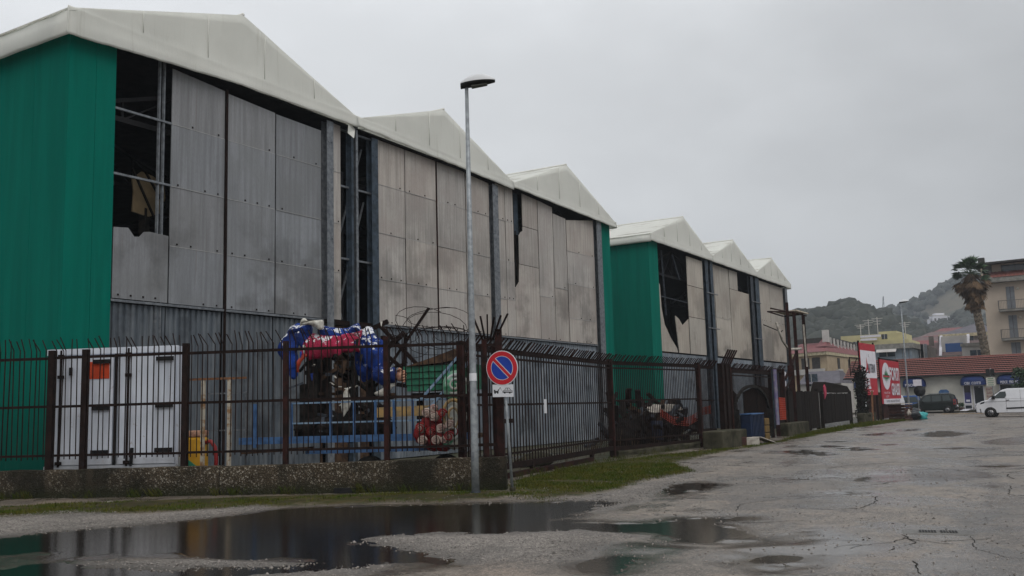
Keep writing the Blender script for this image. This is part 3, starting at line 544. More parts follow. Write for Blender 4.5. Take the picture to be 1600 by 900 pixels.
def column_of_panels(root, x0, x1, top, topr, mat, rows=ROWS, z0=4.52, corr=True, bolts=True):
    ed = [z0] + [r for r in rows if r > z0+.3 and r < min(top, topr)-.3]
    x0 += .012; x1 -= .012; bm_ = MB()
    for i, z in enumerate(ed):
        hi = ed[i+1] if i+1 < len(ed) else None
        panel(root, x0, x1, z+.004, (hi-.002 if hi else top), mat, zt=(hi-.002 if hi else topr))
        if i: MB().box(x0+.01, x1-.01, YF-.012, YF-.002, z-.008, z+.006).build('joint_strip', MT['joint'], root)
        n = max(2, int((x1-x0)/.42))
        for k in range(n):
            if random.random() < .55: x = x0+(x1-x0)*(k+.5)/n; bm_.box(x-.018, x+.018, YF-.022, YF, z+.045, z+.085)
    bm_.build('bolt', MT['rust'], root, kind='stuff')
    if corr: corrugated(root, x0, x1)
def corrugated(root, x0, x1, zt=4.42):
    V = []; F = []; p = .185; n = max(3, int(round((x1-x0)/p))); x0_ = x0
    prof = [(0, 0), (.32, 0), (.46, .045), (.86, .045)]
    xs = [(x0 + (x1-x0)*(k+a)/n, b) for k in range(n) for a, b in prof] + [(x1, 0)]
    for x, b in xs: V += [(x, YF+.10-b, .05), (x, YF+.10-b, zt)]
    for i in range(len(xs)-1): F.append((2*i, 2*i+2, 2*i+3, 2*i+1))
    o = MB().add(V, F).build('corrugated_sheet', MT['corr'], root); md = o.modifiers.new('thick', 'SOLIDIFY'); md.thickness = .004
    tint(o, .9, 1.1); k_ = .55 if x0 < 22 else .78 if x0 < 31 else 1.0; o.color = tuple(v*k_ for v in o.color[:3]) + (1,)  # left bays tinted darker: own tone plus shade put into the colour
def hcol(root, x0, x1, zt=10.6, y=YF-.16, mat='steel', z0=0):
    m = MB(); m.box(x0, x1, y, y+.02, z0, zt); m.box(x0, x1, y+.22, y+.24, z0, zt); m.box((x0+x1)/2-.012, (x0+x1)/2+.012, y+.02, y+.22, z0, zt)
    for z in np.arange(z0+.8, zt-.3, 1.55): m.box(x0+.05, x0+.09, y-.02, y, z, z+.04); m.box(x1-.09, x1-.05, y-.02, y, z, z+.04)
    m.build('steel_column', MT[mat], root)
def green_strip(root, P, Q, z0, z1, z1b=None, y=None):   # vertical strip between two plan points
    P = Vector((P[0], P[1], 0)); Q = Vector((Q[0], Q[1], 0)); d = (Q-P).normalized(); n = Vector((d.y, -d.x, 0)); a = P+d*.006; b = Q-d*.006
    A_ = [(a.x, a.y, z0), (b.x, b.y, z0), (b.x, b.y, z1b or z1), (a.x, a.y, z1)]; B_ = [(x-n.x*.05, y_-n.y*.05, z) for x, y_, z in A_]
    tint(MB().prism(A_, B_).build('green_panel', MT['green'], root), .95, 1.05)
def interior(root, x0, x1, vall, zc, cz0, cz1):
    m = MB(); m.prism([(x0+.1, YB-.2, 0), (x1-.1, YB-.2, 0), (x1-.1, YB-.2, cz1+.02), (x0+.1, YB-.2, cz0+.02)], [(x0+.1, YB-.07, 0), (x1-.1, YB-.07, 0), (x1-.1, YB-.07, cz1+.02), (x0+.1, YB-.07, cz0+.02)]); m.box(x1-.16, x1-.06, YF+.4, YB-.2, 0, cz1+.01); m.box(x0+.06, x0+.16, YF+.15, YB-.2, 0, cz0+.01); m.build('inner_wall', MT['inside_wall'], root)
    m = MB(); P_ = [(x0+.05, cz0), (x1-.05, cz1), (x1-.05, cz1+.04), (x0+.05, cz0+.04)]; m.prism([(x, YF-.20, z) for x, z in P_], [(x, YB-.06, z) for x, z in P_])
    m.build('added_ceiling_block', MT['inside'], root)  # opaque ceiling added to keep roof light out of the interior
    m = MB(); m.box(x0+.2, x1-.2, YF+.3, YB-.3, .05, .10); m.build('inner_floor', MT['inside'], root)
    for yy in (YF+.55, YF+6.5, YF+13):
        m = MB()
        for a, b in zip(vall[:-1], vall[1:]):
            m.bar((a+.3, yy, zc), (b-.3, yy, zc), .1, .14); m.bar((a+.3, yy, zc), ((a+b)/2, yy, zc+1.55), .1); m.bar(((a+b)/2, yy, zc+1.55), (b-.3, yy, zc), .1)
            for k in range(1, 6):
                u = k/6; x = a+.3+(b-a-.6)*u; h = 1.55*(1-abs(2*u-1)); m.bar((x, yy, zc), (x, yy, zc+h), .05); m.bar((x, yy, zc), (x+(b-a)/6*(1 if u < .5 else -1), yy, zc+1.55*(1-abs(2*(u+(1/6 if u < .5 else -1/6))-1))), .04)
        for a in vall[1:-1]: m.bar((a, yy, 0), (a, yy, zc+.3), .22)
        m.build('roof_truss', MT['inside'], root)
# --- near warehouse
w1 = thing('tent_warehouse', 'large near warehouse with grey cement panels, green corner and three white tent gables', 'warehouse', (KX(12.66), YF, 0), 'tent roofed warehouses along the yard')
V1 = [KX(12.66), KX(22.48), KX(32.02), KX(41.46)]; AP = [KX(17.66), KX(27.24), KX(36.68)]; ZA = [KZ(12.84), KZ(12.63), KZ(12.54)]
ZE = [KZ(11.14), KZ(11.08), KZ(10.80), KZ(10.62)]; ZB = [(KZ(10.50), KZ(10.76), KZ(10.76)), (KZ(10.80), KZ(10.66), KZ(10.50)), (KZ(10.60), KZ(10.48), KZ(10.36))]
for i in range(3): gable(w1, V1[i]-(.26 if i == 0 else 0), V1[i+1]+(.26 if i == 2 else 0), AP[i], ZB[i], (ZE[i], ZE[i+1]), ZA[i], MT['tarp_roof'], i == 0, i == 2, 11+i)
side_hem(w1, V1[0], KZ(10.50), ZE[0], 1, 3); side_hem(w1, V1[3], KZ(10.36), ZE[3], -1, 4)
c0 = V1[0]
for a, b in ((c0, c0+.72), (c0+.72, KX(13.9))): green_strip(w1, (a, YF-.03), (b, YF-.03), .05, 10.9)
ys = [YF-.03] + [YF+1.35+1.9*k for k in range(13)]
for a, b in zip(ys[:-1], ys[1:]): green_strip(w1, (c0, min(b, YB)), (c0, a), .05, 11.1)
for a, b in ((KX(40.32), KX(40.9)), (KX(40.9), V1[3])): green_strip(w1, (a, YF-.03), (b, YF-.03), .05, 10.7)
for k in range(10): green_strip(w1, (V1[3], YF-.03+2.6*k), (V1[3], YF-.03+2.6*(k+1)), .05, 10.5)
E_ = KX
# bay 1
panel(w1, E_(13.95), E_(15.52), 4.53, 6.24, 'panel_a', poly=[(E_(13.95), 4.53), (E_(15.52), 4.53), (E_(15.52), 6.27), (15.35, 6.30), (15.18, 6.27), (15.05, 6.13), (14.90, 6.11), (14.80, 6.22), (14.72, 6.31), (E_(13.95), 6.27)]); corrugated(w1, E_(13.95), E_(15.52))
bb = MB()
for k in range(4): bb.box(14.45+.36*k, 14.49+.36*k, YF-.022, YF, 4.6, 4.64)
bb.build('bolt', MT['rust'], w1, kind='stuff')
column_of_panels(w1, E_(15.55), E_(17.31), 10.78, 10.66, 'panel_a'); column_of_panels(w1, E_(17.36), E_(19.17), 10.62, 10.52, 'panel_a'); column_of_panels(w1, E_(19.20), E_(21.10), 10.50, 10.46, 'panel_a')
MB().bar((E_(17.335), YF-.04, .05), (E_(17.335), YF-.04, 10.7), .055).build('downpipe', MT['rust'], w1); MB().bar((E_(27.06), YF-.02, 4.5), (E_(27.06), YF-.02, 10.75), .04).build('downpipe', MT['rust_red'], w1)
hcol(w1, E_(21.18), E_(21.47), 10.8); column_of_panels(w1, E_(21.49), E_(21.97), 10.85, 10.85, 'panel_b', corr=False)
hcol(w1, E_(22.30), E_(22.40), 10.9, mat='steel_blue'); hcol(w1, E_(22.52), E_(22.62), 11.0); hcol(w1, E_(23.30), E_(23.62), 10.75, mat='steel_blue')
for z in (10.72, 8.86, 6.50): MB().bar((E_(21.97), YF+.02, z), (E_(23.62), YF+.02, z+.0), .06).build('girt', MT['steel'], w1)
for z in (9.28, 7.62): MB().bar((E_(13.9), YF+.03, z), (E_(15.6), YF+.03, z), .055).build('girt', MT['steel'], w1)
for x in (15.60, 15.74): MB().bar((x, YF+.06, .1), (x, YF+.06, 10.9), .06).build('mullion', MT['steel'], w1)
br = MB(); br.bar((22.75, YF+.3, 7.2), (23.9, YF+.3, 10.4), .05).bar((22.75, YF+.3, 5.0), (24.0, YF+.3, 8.6), .05).bar((22.5, YF+.4, 8.4), (22.9, YF+.4, 7.2), .05).bar((22.5, YF+.4, 6.0), (23.0, YF+.4, 4.6), .05).bar((23.75, YF+.35, 4.6), (23.75, YF+.35, 10.8), .03); br.build('brace', MT['steel'], w1)
MB().box(E_(21.1), E_(23.65), YF-.02, YF+.18, 4.36, 4.50).build('lintel', MT['rust'], w1); MB().box(E_(21.1), E_(23.65), YF+.06, YF+.12, .05, 4.34).build('brick_infill', MT['brown_scrap'], w1)
MB().add(*(lambda c: (c, [(0,1,2,3)]))([(22.55, YF-.30, 10.55), (22.78, YF-.36, 10.42), (23.02, YF-.2, 10.80), (22.6, YF-.3, 10.95)])).build('torn_flap', MT['tarp'], w1).modifiers.new('thick', 'SOLIDIFY').thickness = .012
# bay 2
for a, b, ta, tb in ((23.65, 25.22, 10.86, 10.84), (25.25, 27.04, 10.84, 10.80), (27.08, 28.92, 10.80, 10.74), (28.96, 30.58, 10.70, 10.62)): column_of_panels(w1, E_(a), E_(b), ta, tb, 'panel_b')
hcol(w1, E_(30.63), E_(31.02), 10.6); column_of_panels(w1, E_(31.05), E_(31.75), 10.75, 10.74, 'panel_b'); column_of_panels(w1, E_(31.77), 33.22, 10.74, 10.72, 'panel_b')
# bay 3 with its torn slot
xr = E_(34.38)
panel(w1, 33.2, xr, 4.53, 7.6, 'panel_b', poly=[(33.24, 4.53), (xr, 4.53), (xr, 7.59), (33.62, 7.59), (33.58, 6.85), (33.28, 6.56), (33.24, 6.6)]); panel(w1, 33.6, xr, 7.6, 9.2, 'panel_b', poly=[(33.62, 7.61), (xr, 7.61), (xr, 9.26), (34.0, 9.26), (33.97, 9.05), (33.80, 8.98), (33.64, 8.80)])
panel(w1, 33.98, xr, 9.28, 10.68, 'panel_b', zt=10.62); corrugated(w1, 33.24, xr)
MB().bar((33.42, YF+.1, 6.7), (33.36, YF+.12, 10.7), .05, .10).bar((33.55, YF+.05, 6.9), (33.46, YF+.07, 9.0), .04).build('split_batten', MT['timber'], w1); MB().box(33.62, 33.99, YF+.22, YF+.26, 8.9, 10.75).build('blue_sheet', MT['steel_blue'], w1)
for a, b, ta, tb in ((34.42, 35.70, 10.62, 10.52), (35.74, 36.95, 10.26, 10.20), (36.99, 39.72, 10.15, 10.56)): column_of_panels(w1, E_(a), E_(b), ta, tb, 'panel_b', rows=([6.4] if a < 35 else [5.6, 7.2, 8.72] if a > 36 else [6.9]))
hcol(w1, E_(39.78), E_(40.28), 10.7)
for a, b in ((13.9, 21.15), (23.65, 30.6), (31.05, 39.75)): MB().box(E_(a), E_(b), YF-.045, YF+.02, 4.44, 4.50).build('flashing', MT['steel'], w1)
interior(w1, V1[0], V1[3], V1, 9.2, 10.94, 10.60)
# --- far warehouse
w2 = thing('tent_warehouse', 'smaller-looking far warehouse with burst wall panels beyond the green gap', 'warehouse', (KX(46.2), YF, 0), 'tent roofed warehouses along the yard')
V2 = [KX(46.2), KX(55.62), KX(64.68), KX(73.2)]; AP2 = [KX(50.95), KX(59.85), KX(68.6)]; ZA2 = [KZ(12.44), KZ(12.31), KZ(12.18)]
for i in range(3): gable(w2, V2[i]-(.26 if i == 0 else 0), V2[i+1]+(.26 if i == 2 else 0), AP2[i], (KZ(10.36-.02*i),)*3, (KZ(10.74-.02*i), KZ(10.72-.02*i)), ZA2[i], MT['tarp_roof'], 0, 0, 21+i)
side_hem(w2, V2[0], KZ(10.30), KZ(10.74), 1, 6); side_hem(w2, V2[3], KZ(10.30), KZ(10.66), -1, 7)
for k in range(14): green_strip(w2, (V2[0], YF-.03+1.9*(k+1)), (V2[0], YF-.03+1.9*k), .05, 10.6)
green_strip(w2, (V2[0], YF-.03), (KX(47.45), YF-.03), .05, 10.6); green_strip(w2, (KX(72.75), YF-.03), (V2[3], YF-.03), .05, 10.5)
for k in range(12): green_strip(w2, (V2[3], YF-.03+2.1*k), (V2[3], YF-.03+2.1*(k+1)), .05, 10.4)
def poly(*p): return panel(w2, p[0][0], p[1][0], 4.5, 6, 'panel_c', poly=list(p))
poly((48.70, 4.5), (51.1, 4.5), (50.95, 4.75), (50.1, 5.3), (49.3, 6.0), (48.95, 6.9), (48.85, 8.2), (48.70, 8.3))
poly((51.3, 4.5), (53.0, 4.5), (53.0, 6.55), (52.0, 6.12), (51.5, 6.45), (51.0, 6.6)); MB().bar((50.9, YF-.01, 6.6), (51.32, YF+.01, 4.55), .05, .03).build('torn_edge', MT['rag'], w2)
for z0, z1 in ((4.5, 6.7), (6.72, 8.6), (8.62, 10.36)): panel(w2, 53.15, 55.85, z0, z1-.01, 'panel_c')
MB().bar((50.2, YF+.25, 6.6), (49.9, YF+.25, 10.3), .09).bar((52.6, YF+.3, 8.9), (51.9, YF+.4, 10.3), .09).bar((48.8, YF+.1, 7.6), (53.2, YF+.1, 7.55), .05).build('hanging_batten', MT['steel_dark'], w2); MB().box(50.2, 51.0, YF+.5, YF+.6, 4.4, 5.9).build('brown_sheet', MT['brown_scrap'], w2)
hcol(w2, 55.95, 56.45, 10.5, mat='steel_blue'); hcol(w2, 56.85, 57.35, 10.5, mat='steel_blue'); 
column_of_panels(w2, 57.42, 57.85, 10.4, 10.4, 'panel_c', rows=[], corr=False); MB().box(57.85, 58.1, YF+.15, YF+.2, 4.4, 8.4).build('gap_strip', MT['inside_wall'], w2)
for z in (8.4, 6.2): MB().bar((55.9, YF-.2, z), (57.9, YF-.2, z), .06).build('girt', MT['steel'], w2)
column_of_panels(w2, 58.0, 60.9, 10.4, 10.4, 'panel_c', rows=[7.0]); panel(w2, 60.95, 65.1, 4.52, 9.1, 'panel_c'); panel(w2, 60.95, 62.7, 9.13, 10.4, 'panel_c')
hcol(w2, 65.15, 65.75, 10.4, mat='steel_dark'); column_of_panels(w2, 65.8, 66.2, 10.3, 10.3, 'panel_c', rows=[], corr=False); hcol(w2, 66.25, 67.15, 10.4, mat='steel_blue')
for z in (8.6, 6.0): MB().bar((65.2, YF-.2, z), (67.2, YF-.2, z), .06).build('girt', MT['steel'], w2)
column_of_panels(w2, 67.25, 70.2, 10.35, 10.35, 'panel_c', rows=[7.4]); column_of_panels(w2, 70.25, 73.9, 10.35, 10.35, 'panel_c', rows=[7.4]); hcol(w2, 74.0, 74.55, 10.4)
MB().tube([(67.2, YF-.3, 7.05), (70, YF-.35, 6.85), (71.3, YF-.4, 6.75), (71.9, YF-.35, 6.9)], .04, 5).build('bent_pipe', MT['rust'], w2)
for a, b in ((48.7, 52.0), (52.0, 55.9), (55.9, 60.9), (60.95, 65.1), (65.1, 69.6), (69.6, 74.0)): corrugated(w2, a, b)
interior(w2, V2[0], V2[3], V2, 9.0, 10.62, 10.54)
# a carnival cut-out leaning inside the near warehouse
ct = thing('board_cutout', 'tan octagonal board inside the dark opening at the top left', 'board', (15.0, 21.4, 0))
cz = at(230, 303, Y=21.4); MB().prism(*(lambda P: (P, [(x, y+.05, z) for x, y, z in P]))([(cz.x+.60*a, 21.4, cz.z+.62*b) for a, b in ((-.8,.55),(-.3,.95),(.3,.85),(.9,.6),(1.0,.0),(.75,-.75),(.1,-1),(-.75,-.9),(-.7,0))])).build('board', simple('tan_board', (.20, .15, .085), (.13, .10, .06), scale=2), ct)
MB().bar((cz.x-.5, 21.37, cz.z+.6), (cz.x+.2, 21.37, cz.z-.6), .05).bar((cz.x-.1, 21.37, cz.z+.6), (cz.x+.6, 21.37, cz.z-.3), .05).bar((cz.x, 21.5, 0), (cz.x, 21.5, cz.z-.4), .2).build('strut', MT['burnt'], ct)
# ------------------------------------------------------------------ low wall and left fence
wl = thing('low_wall', 'long low pebbly concrete wall carrying the left iron fence', 'wall', tuple(FW(0, -.15, 0)))
def wall_piece(s0, s1, h0, h1, parent, name, o0=-.30, o1=0.0, f=FW, mat='wall'):
    n = max(2, int((s1-s0)/.22)); V = []; F = []
    prof = [(o1, 0), (o1, .25), (o1, .5), (o1, .75), (o1-.015, 1), (o1-.06, 1.03), (o0+.03, 1.02), (o0, .98), (o0, 0)]
    for i in range(n+1):
        s = s0+(s1-s0)*i/n; h = h0+(h1-h0)*i/n
        for j, (o, u) in enumerate(prof):
            k = mnoise.noise(Vector((s*1.5, u*2+j, 3)))*.018 + mnoise.noise(Vector((s*5, u*3+j*.3, 9)))*.010
            V.append(f(s, o + k, u*h + (k if u > .9 else 0)))
    m = len(prof)
    for i in range(n):
        for j in range(m-1): F.append((i*m+j, (i+1)*m+j, (i+1)*m+j+1, i*m+j+1))
    F += [tuple(range(m)), tuple(reversed(range(n*m, n*m+m)))]
    return MB().add(V, F).build(name, MT[mat], parent)
for a, b in ((-7, -.9), (-.88, 4.8), (4.82, 10.72)): wall_piece(a, b, .57, .59 if b < 9 else .65, wl, 'wall_section')
MB().box(0, .42, -.06, .02, 0, .10).build('drain_hole', MT['black'], None)
o = bpy.data.objects['drain_hole']; o.parent = wl; o.location = FW(7.25, .03, .02) - ROOTLOC[wl.name]; o.rotation_euler = (0, 0, math.atan2(FD.y, FD.x))
def bent_bar_mesh(z0, zb, zt, out, side, w=.019, name='bar'):
    return MB().bar((0,0,z0), (0,0,zb), w).bar((0,0,zb-.005), (side, out, zt), w*.9).mesh(name, MT['rust'])
lf = thing('iron_fence', 'dark iron bar fence with bent spikes standing on the low wall', 'fence', tuple(FW(0, -.15, 0)))
rot = math.atan2(FD.y, FD.x)
for z, h in ((.885, .05), (1.91, .055), (2.95, .06)):
    for a, b in ((-7, 1.0), (1.0, 4.0), (4.0, 8.3), (8.3, 10.05)):
        MB().bar(FW(a, -.15, z), FW(b, -.15, z+random.uniform(-.012, .012)), .03, h).build('rail', MT['rust'], lf)
for s, w, zt in ((-4.6, .1, 3.1), (-2.2, .1, 3.1), (.98, .13, 3.11), (1.74, .12, 3.11), (3.98, .12, 3.16), (6.16, .10, 3.13), (8.29, .10, 3.15), (10.05, .11, 3.04)):
    MB().obox(FW(s, -.15, .35), FD, w, w, zt-.35).build('post', MT['rust_red' if s > 5 else 'rust'], lf)
barm = [bent_bar_mesh(.80, 3.12+random.uniform(-.02, .02), 3.36+random.uniform(-.04, .03), random.uniform(.02, .09), -random.uniform(.03, .16)) for _ in range(11)]
skip = (.98, 1.74, 3.98, 6.16, 8.29, 10.05)
for i in range(140):
    s = -6.9+.121*i+random.uniform(-.012, .012)
    if any(abs(s-k) < .06 for k in skip) or s > 10: continue
    b = obj('bar', random.choice(barm), lf, FW(s, -.15, random.uniform(-.02, .02)) - ROOTLOC[lf.name]); b.rotation_euler = (random.uniform(-.008, .008), random.uniform(-.012, .012), rot + random.uniform(-.4, .4))
# --- gate posts at the bend, with their fan of spikes
gp = thing('gate_post', 'pair of tall rusty box posts beside the lamp with a fan of spikes', 'gate post', tuple(FW(10.5, -.2, 0)))
for s, o, w, zt in ((10.33, -.18, .10, 3.02), (10.62, -.22, .13, 3.22), (10.47, -.6, .08, 2.9)): MB().obox(FW(s, o, 0), FD, w, w, zt).build('post', MT['rust_red'], gp)
for z in (.9, 1.9, 2.9): MB().bar(FW(10.05, -.16, z), FW(10.62, -.2, z), .04, .06).build('rail', MT['rust'], gp)
for k in range(6): MB().bar(FW(10.3+.05*k, -.2, 3.0), FW(10.15+.14*k, .0, 3.45+.03*(k % 3)), .03).build('spike', MT['rust'], gp)
# --- gates and fence panels down the road
def gate(name, label, cat, p, q, z0, zt, rails, nb, group, spk=(.22, .26), thick=.12, spikes=True, post=((0, .14), (1, .14)), mat='rust', bw=.024):
    f, ln, d, n = line(p, q); g = thing(name, label, cat, (p[0], p[1], 0), group); rz = math.atan2(d.y, d.x)
    MB().bar(f(0, 0, zt), f(ln, 0, zt), .07, thick).build('top_beam', MT[mat], g); MB().bar(f(0, 0, z0+.06), f(ln, 0, z0+.06), .07, .14).build('bottom_beam', MT[mat], g)
    for z in rails: MB().bar(f(0, 0, z), f(ln, 0, z), .035, .05).build('rail', MT['rust'], g)
    bmh = MB().bar((0,0,z0+.1), (0,0,zt), bw).mesh('bar', MT['rust']); sph_ = [MB().bar((0,0,zt), (.03, -spk[0], zt+spk[1]), bw*1.1).mesh('spike', MT['rust_red' if k else 'rust']) for k in range(2)]
    for i in range(nb):
        s = ln*(i+.5)/nb; b = obj('bar', bmh, g, f(s, 0, 0)-ROOTLOC[g.name]); b.rotation_euler = (0, 0, rz)
        if spikes: b = obj('spike', sph_[random.random() < .4], g, f(s, 0, random.uniform(-.02, .02))-ROOTLOC[g.name]); b.rotation_euler = (0, 0, rz+random.uniform(-.3, .3))
    for u, w in post: MB().obox(f(ln*u, 0, 0), d, w, w, zt+.12).build('post', MT['rust_red'], g)
    return g, f, ln, d
GR = 'rusty barred gates along the yard'
g1, f1, l1, d1 = gate('sliding_gate', 'wide rusty sliding gate with slanted spikes right of the no parking sign', 'gate', (16.55, 11.36), (27.2, 12.95), .22, 2.94, (.56, 1.70, 2.78), 56, GR, bw=.030)
MB().bar(f1(2.2, .02, .07), f1(8.6, .02, .07), .10, .12).build('ground_track', MT['rust_red'], g1)
for s in (3.9, 8.6): MB().obox(f1(s, 0, .1), d1, .14, .1, .2).build('wheel_bracket', MT['rust'], g1)
MB().bar(f1(1.9, .04, 1.32), f1(2.6, .04, 1.32), .05, .10).build('lock_plate', MT['rust'], g1)
nt_ = tag(MB().obox(f1(4.85, .03, 1.46), d1, .17, .01, .36).build('paper_notice', MT['sign_white']), 'small white paper notice on the sliding gate bars', 'notice')
g2, f2, l2, d2 = gate('fence_panel', 'rusty barred fence panel in front of the junk pile and the green wall', 'fence', (27.35, 13.05), (33.3, 12.3), .18, 2.96, (.50, 1.76, 2.80), 50, GR, bw=.022)
wall_piece(.2, 5.7, .16, .22, g2, 'kerb_stone', -.12, .10, f2, 'concrete')
g3, f3, l3, d3 = gate('fence_panel', 'narrow barred fence panel between the junk panel and the tall spiked posts', 'fence', (33.5, 12.5), (35.2, 12.4), .5, 2.95, (1.7,), 16, GR, post=())
g4, f4, l4, d4 = gate('double_gate', 'dark double gate with an arched steel frame above the blue bin', 'gate', (36.1, 12.05), (42.2, 12.25), .12, 2.86, (2.66,), 46, GR, thick=.2, bw=.022)
ar = MB(); 
for a in range(12):
    t0, t1 = math.pi*a/12, math.pi*(a+1)/12; P = lambda t: f4(2.9+2.55*math.cos(t), .05, 1.25+1.0*math.sin(t))
    ar.bar(P(t0), P(t1), .08, .12)
ar.bar(f4(5.45, .05, .1), f4(5.45, .05, 1.3), .3, .3).bar(f4(.35, .05, .1), f4(.35, .05, 1.3), .3, .3); ar.build('arched_frame', MT['burnt'], g4)
MB().prism([f4(4.1, -.04, .15), f4(5.9, -.04, .15), f4(5.9, -.04, 2.2), f4(4.1, -.04, 2.3)], [f4(4.1, -.08, .15), f4(5.9, -.08, .15), f4(5.9, -.08, 2.2), f4(4.1, -.08, 2.3)]).build('added_dark_sheet', MT['timber'], g4); MB().prism([f4(2.2, -.10, .1), f4(4.05, -.10, .1), f4(4.05, -.10, 2.25), f4(2.2, -.10, 2.0)], [f4(2.2, -.14, .1), f4(4.05, -.14, .1), f4(4.05, -.14, 2.25), f4(2.2, -.14, 2.0)]).build('added_dark_sheet', MT['timber'], g4); MB().prism([f4(.0, -.10, .1), f4(1.2, -.10, .1), f4(1.2, -.10, 1.9), f4(.0, -.10, 2.3)], [f4(.0, -.14, .1), f4(1.2, -.14, .1), f4(1.2, -.14, 1.9), f4(.0, -.14, 2.3)]).build('added_dark_sheet', MT['timber'], g4)  # dark sheets added behind the bars to darken the arch
ps = thing('spiked_post', 'thick rusty post group with wide spikes before the double gate', 'gate post', (35.6, 12.1, 0))
for x, w in ((35.25, .22), (35.75, .30), (36.1, .2)): MB().box(x-w/2, x+w/2, 12.0, 12.2, 0, 3.1).build('post', MT['rust'], ps)
for k in range(5): MB().bar((35.2+.25*k, 12.05, 3.05), (35.25+.25*k, 11.75, 3.62), .10, .05).build('spike', MT['rust_red'], ps)
g5, f5, l5, d5 = gate('fence_panel', 'short barred fence panel beside the orange mesh and third concrete block', 'fence', (42.9, 12.2), (44.4, 12.3), .6, 2.95, (1.7,), 8, GR, post=((0, .16), (1, .22)))
# solid dark timber gates
def plank_gate(label, p, q, z0, z1, n, tilt=0):
    f, ln, d, nn = line(p, q); g = thing('plank_gate', label, 'gate', (p[0], p[1], 0), 'blackened plank gates')
    for i in range(n):
        s = ln*(i+.5)/n; h = z1+(tilt*s/ln)+random.uniform(-.03, .03); tint(MB().obox(f(s, random.uniform(-.01, .01), z0), d, ln/n-.015, .035, h-z0).build('plank', MT['timber'], g), .75, 1.3)
    for z in (z0+.25, z1-.3): MB().bar(f(0, -.04, z), f(ln, -.04, z), .05, .12).build('crossbar', MT['timber'], g)
    for u in (0, 1): MB().obox(f(ln*u, -.05, 0), d, .22, .18, z1+.15).build('post', MT['timber'], g)
    return g, f, ln, d
plank_gate('black plank gate under the bare steel frame and beside the pink board', (45.4, 12.35), (53.2, 12.85), .1, 2.05, 24)
plank_gate('black plank gate with a tilted sheet on top, nearer the billboards', (54.4, 12.9), (63.6, 13.3), .25, 1.95, 26)
tag(MB().prism([(54.6, 12.9, 2.02), (55.4, 12.9, 2.6), (62.4, 13.2, 2.4), (63.4, 13.2, 2.0)], [(54.6, 13.6, 2.02), (55.4, 13.6, 2.62), (62.4, 13.9, 2.42), (63.4, 13.9, 2.0)]).build('roof_sheet', MT['timber']), 'dark tilted sheet lying on top of the second plank gate', 'sheet')
# hollow steel frame standing behind the first plank gate
sf = thing('steel_frame', 'bare rusty steel portal frame rising above the black plank gates', 'frame', (50.7, 13.2, 0))
for x, y in ((50.7, 13.2), (52.6, 13.2)): MB().bar((x, y, 0), (x, y, 6.25), .17, .14).build('upright', MT['rust_red'], sf)
MB().bar((47.8, 13.6, 6.3), (53.3, 13.2, 6.25), .06, .06).bar((50.0, 14.4, 6.35), (53.0, 14.4, 6.3), .06, .06).bar((50.7, 13.2, 6.3), (50.0, 14.4, 6.35), .06).bar((52.6, 13.2, 6.3), (53.2, 14.4, 6.3), .06).build('top_frame', MT['rust_red'], sf)
MB().bar((48.6, 13.3, 2.7), (50.5, 13.2, 4.0), .10).build('brace', MT['rust_red'], sf); MB().box(50.9, 53.4, 13.1, 14.3, 6.36, 6.42).build('top_sheet', MT['rust_white'], sf)
MB().bar((52.35, 13.1, 3.4), (52.15, 13.1, 5.7), .09, .06).build('white_strip', MT['rag'], sf); MB().tube([(48.3, 13.5, 5.6), (48.9, 13.4, 4.7), (49.6, 13.3, 4.25), (50.6, 13.1, 4.3), (51.3, 13.1, 4.35)], .07, 5).build('cable', MT['rag'], sf)
cp = thing('corner_pole', 'tall rusty pole at the right end of the far warehouse', 'pole', (46.6, 12.45, 0)); MB().bar((46.6, 12.45, 0), (46.6, 12.45, 3.3), .3).bar((46.6, 12.45, 3.3), (46.6, 12.45, 6.4), .14).build('shaft', MT['rust_red'], cp); MB().bar((44.6, 12.35, 1.9), (46.5, 12.4, 2.75), .08).build('brace', MT['rust'], cp)
# small yard things seen through those gates
bn = thing('rubbish_bin', 'dark blue ribbed bin standing before the arched double gate', 'bin', (37.9, 11.76, 0)); f_, _, dd, _ = line((36.75, 11.72), (38.6, 11.78))
MB().obox(f_(.93, 0, .12), dd, 1.8, .45, .98).build('body', MT['blue_bin'], bn, bevel=.05)
for k in range(9): MB().obox(f_(.13+.2*k, .24, .15), dd, .07, .04, .92).build('rib', MT['blue_bin'], bn)
MB().obox(f_(.93, 0, 1.10), dd, 1.84, .5, .04).build('rim', MT['blue_paint'], bn)
cr = thing('plastic_crate', 'yellow plastic crates piled to the right of the blue bin', 'crate', (39.75, 11.82, 0))
for k in range(3): MB().obox((39.3, 11.82, .03+.30*k), dd, .7, .4, .27).build('crate_tier', MT['crate'], cr, bevel=.02)
pp = thing('sprayed_board', 'narrow board sprayed purple standing at the right of the double gate', 'board', (42.05, 11.98, 0)); MB().box(41.9, 42.3, 11.95, 12.0, .55, 3.0).build('board', MT['purple'], pp)
def net(name, label, pts_b, pts_t, nu, nv):
    m = MB()
    for i in range(nu+1):
        u = i/nu; k = min(int(u*(len(pts_b)-1)), len(pts_b)-2); w = u*(len(pts_b)-1)-k
        a = Vector(pts_b[k]).lerp(Vector(pts_b[k+1]), w); b = Vector(pts_t[k]).lerp(Vector(pts_t[k+1]), w); m.bar(a, b, .018, .010)
    for j in range(nv+1):
        for k in range(len(pts_b)-1):
            a = Vector(pts_b[k]).lerp(Vector(pts_t[k]), j/nv); b = Vector(pts_b[k+1]).lerp(Vector(pts_t[k+1]), j/nv); m.bar(a, b, .022, .010, up=(0,1,0))
    return tag(m.build(name, MT['net']), label, 'net')
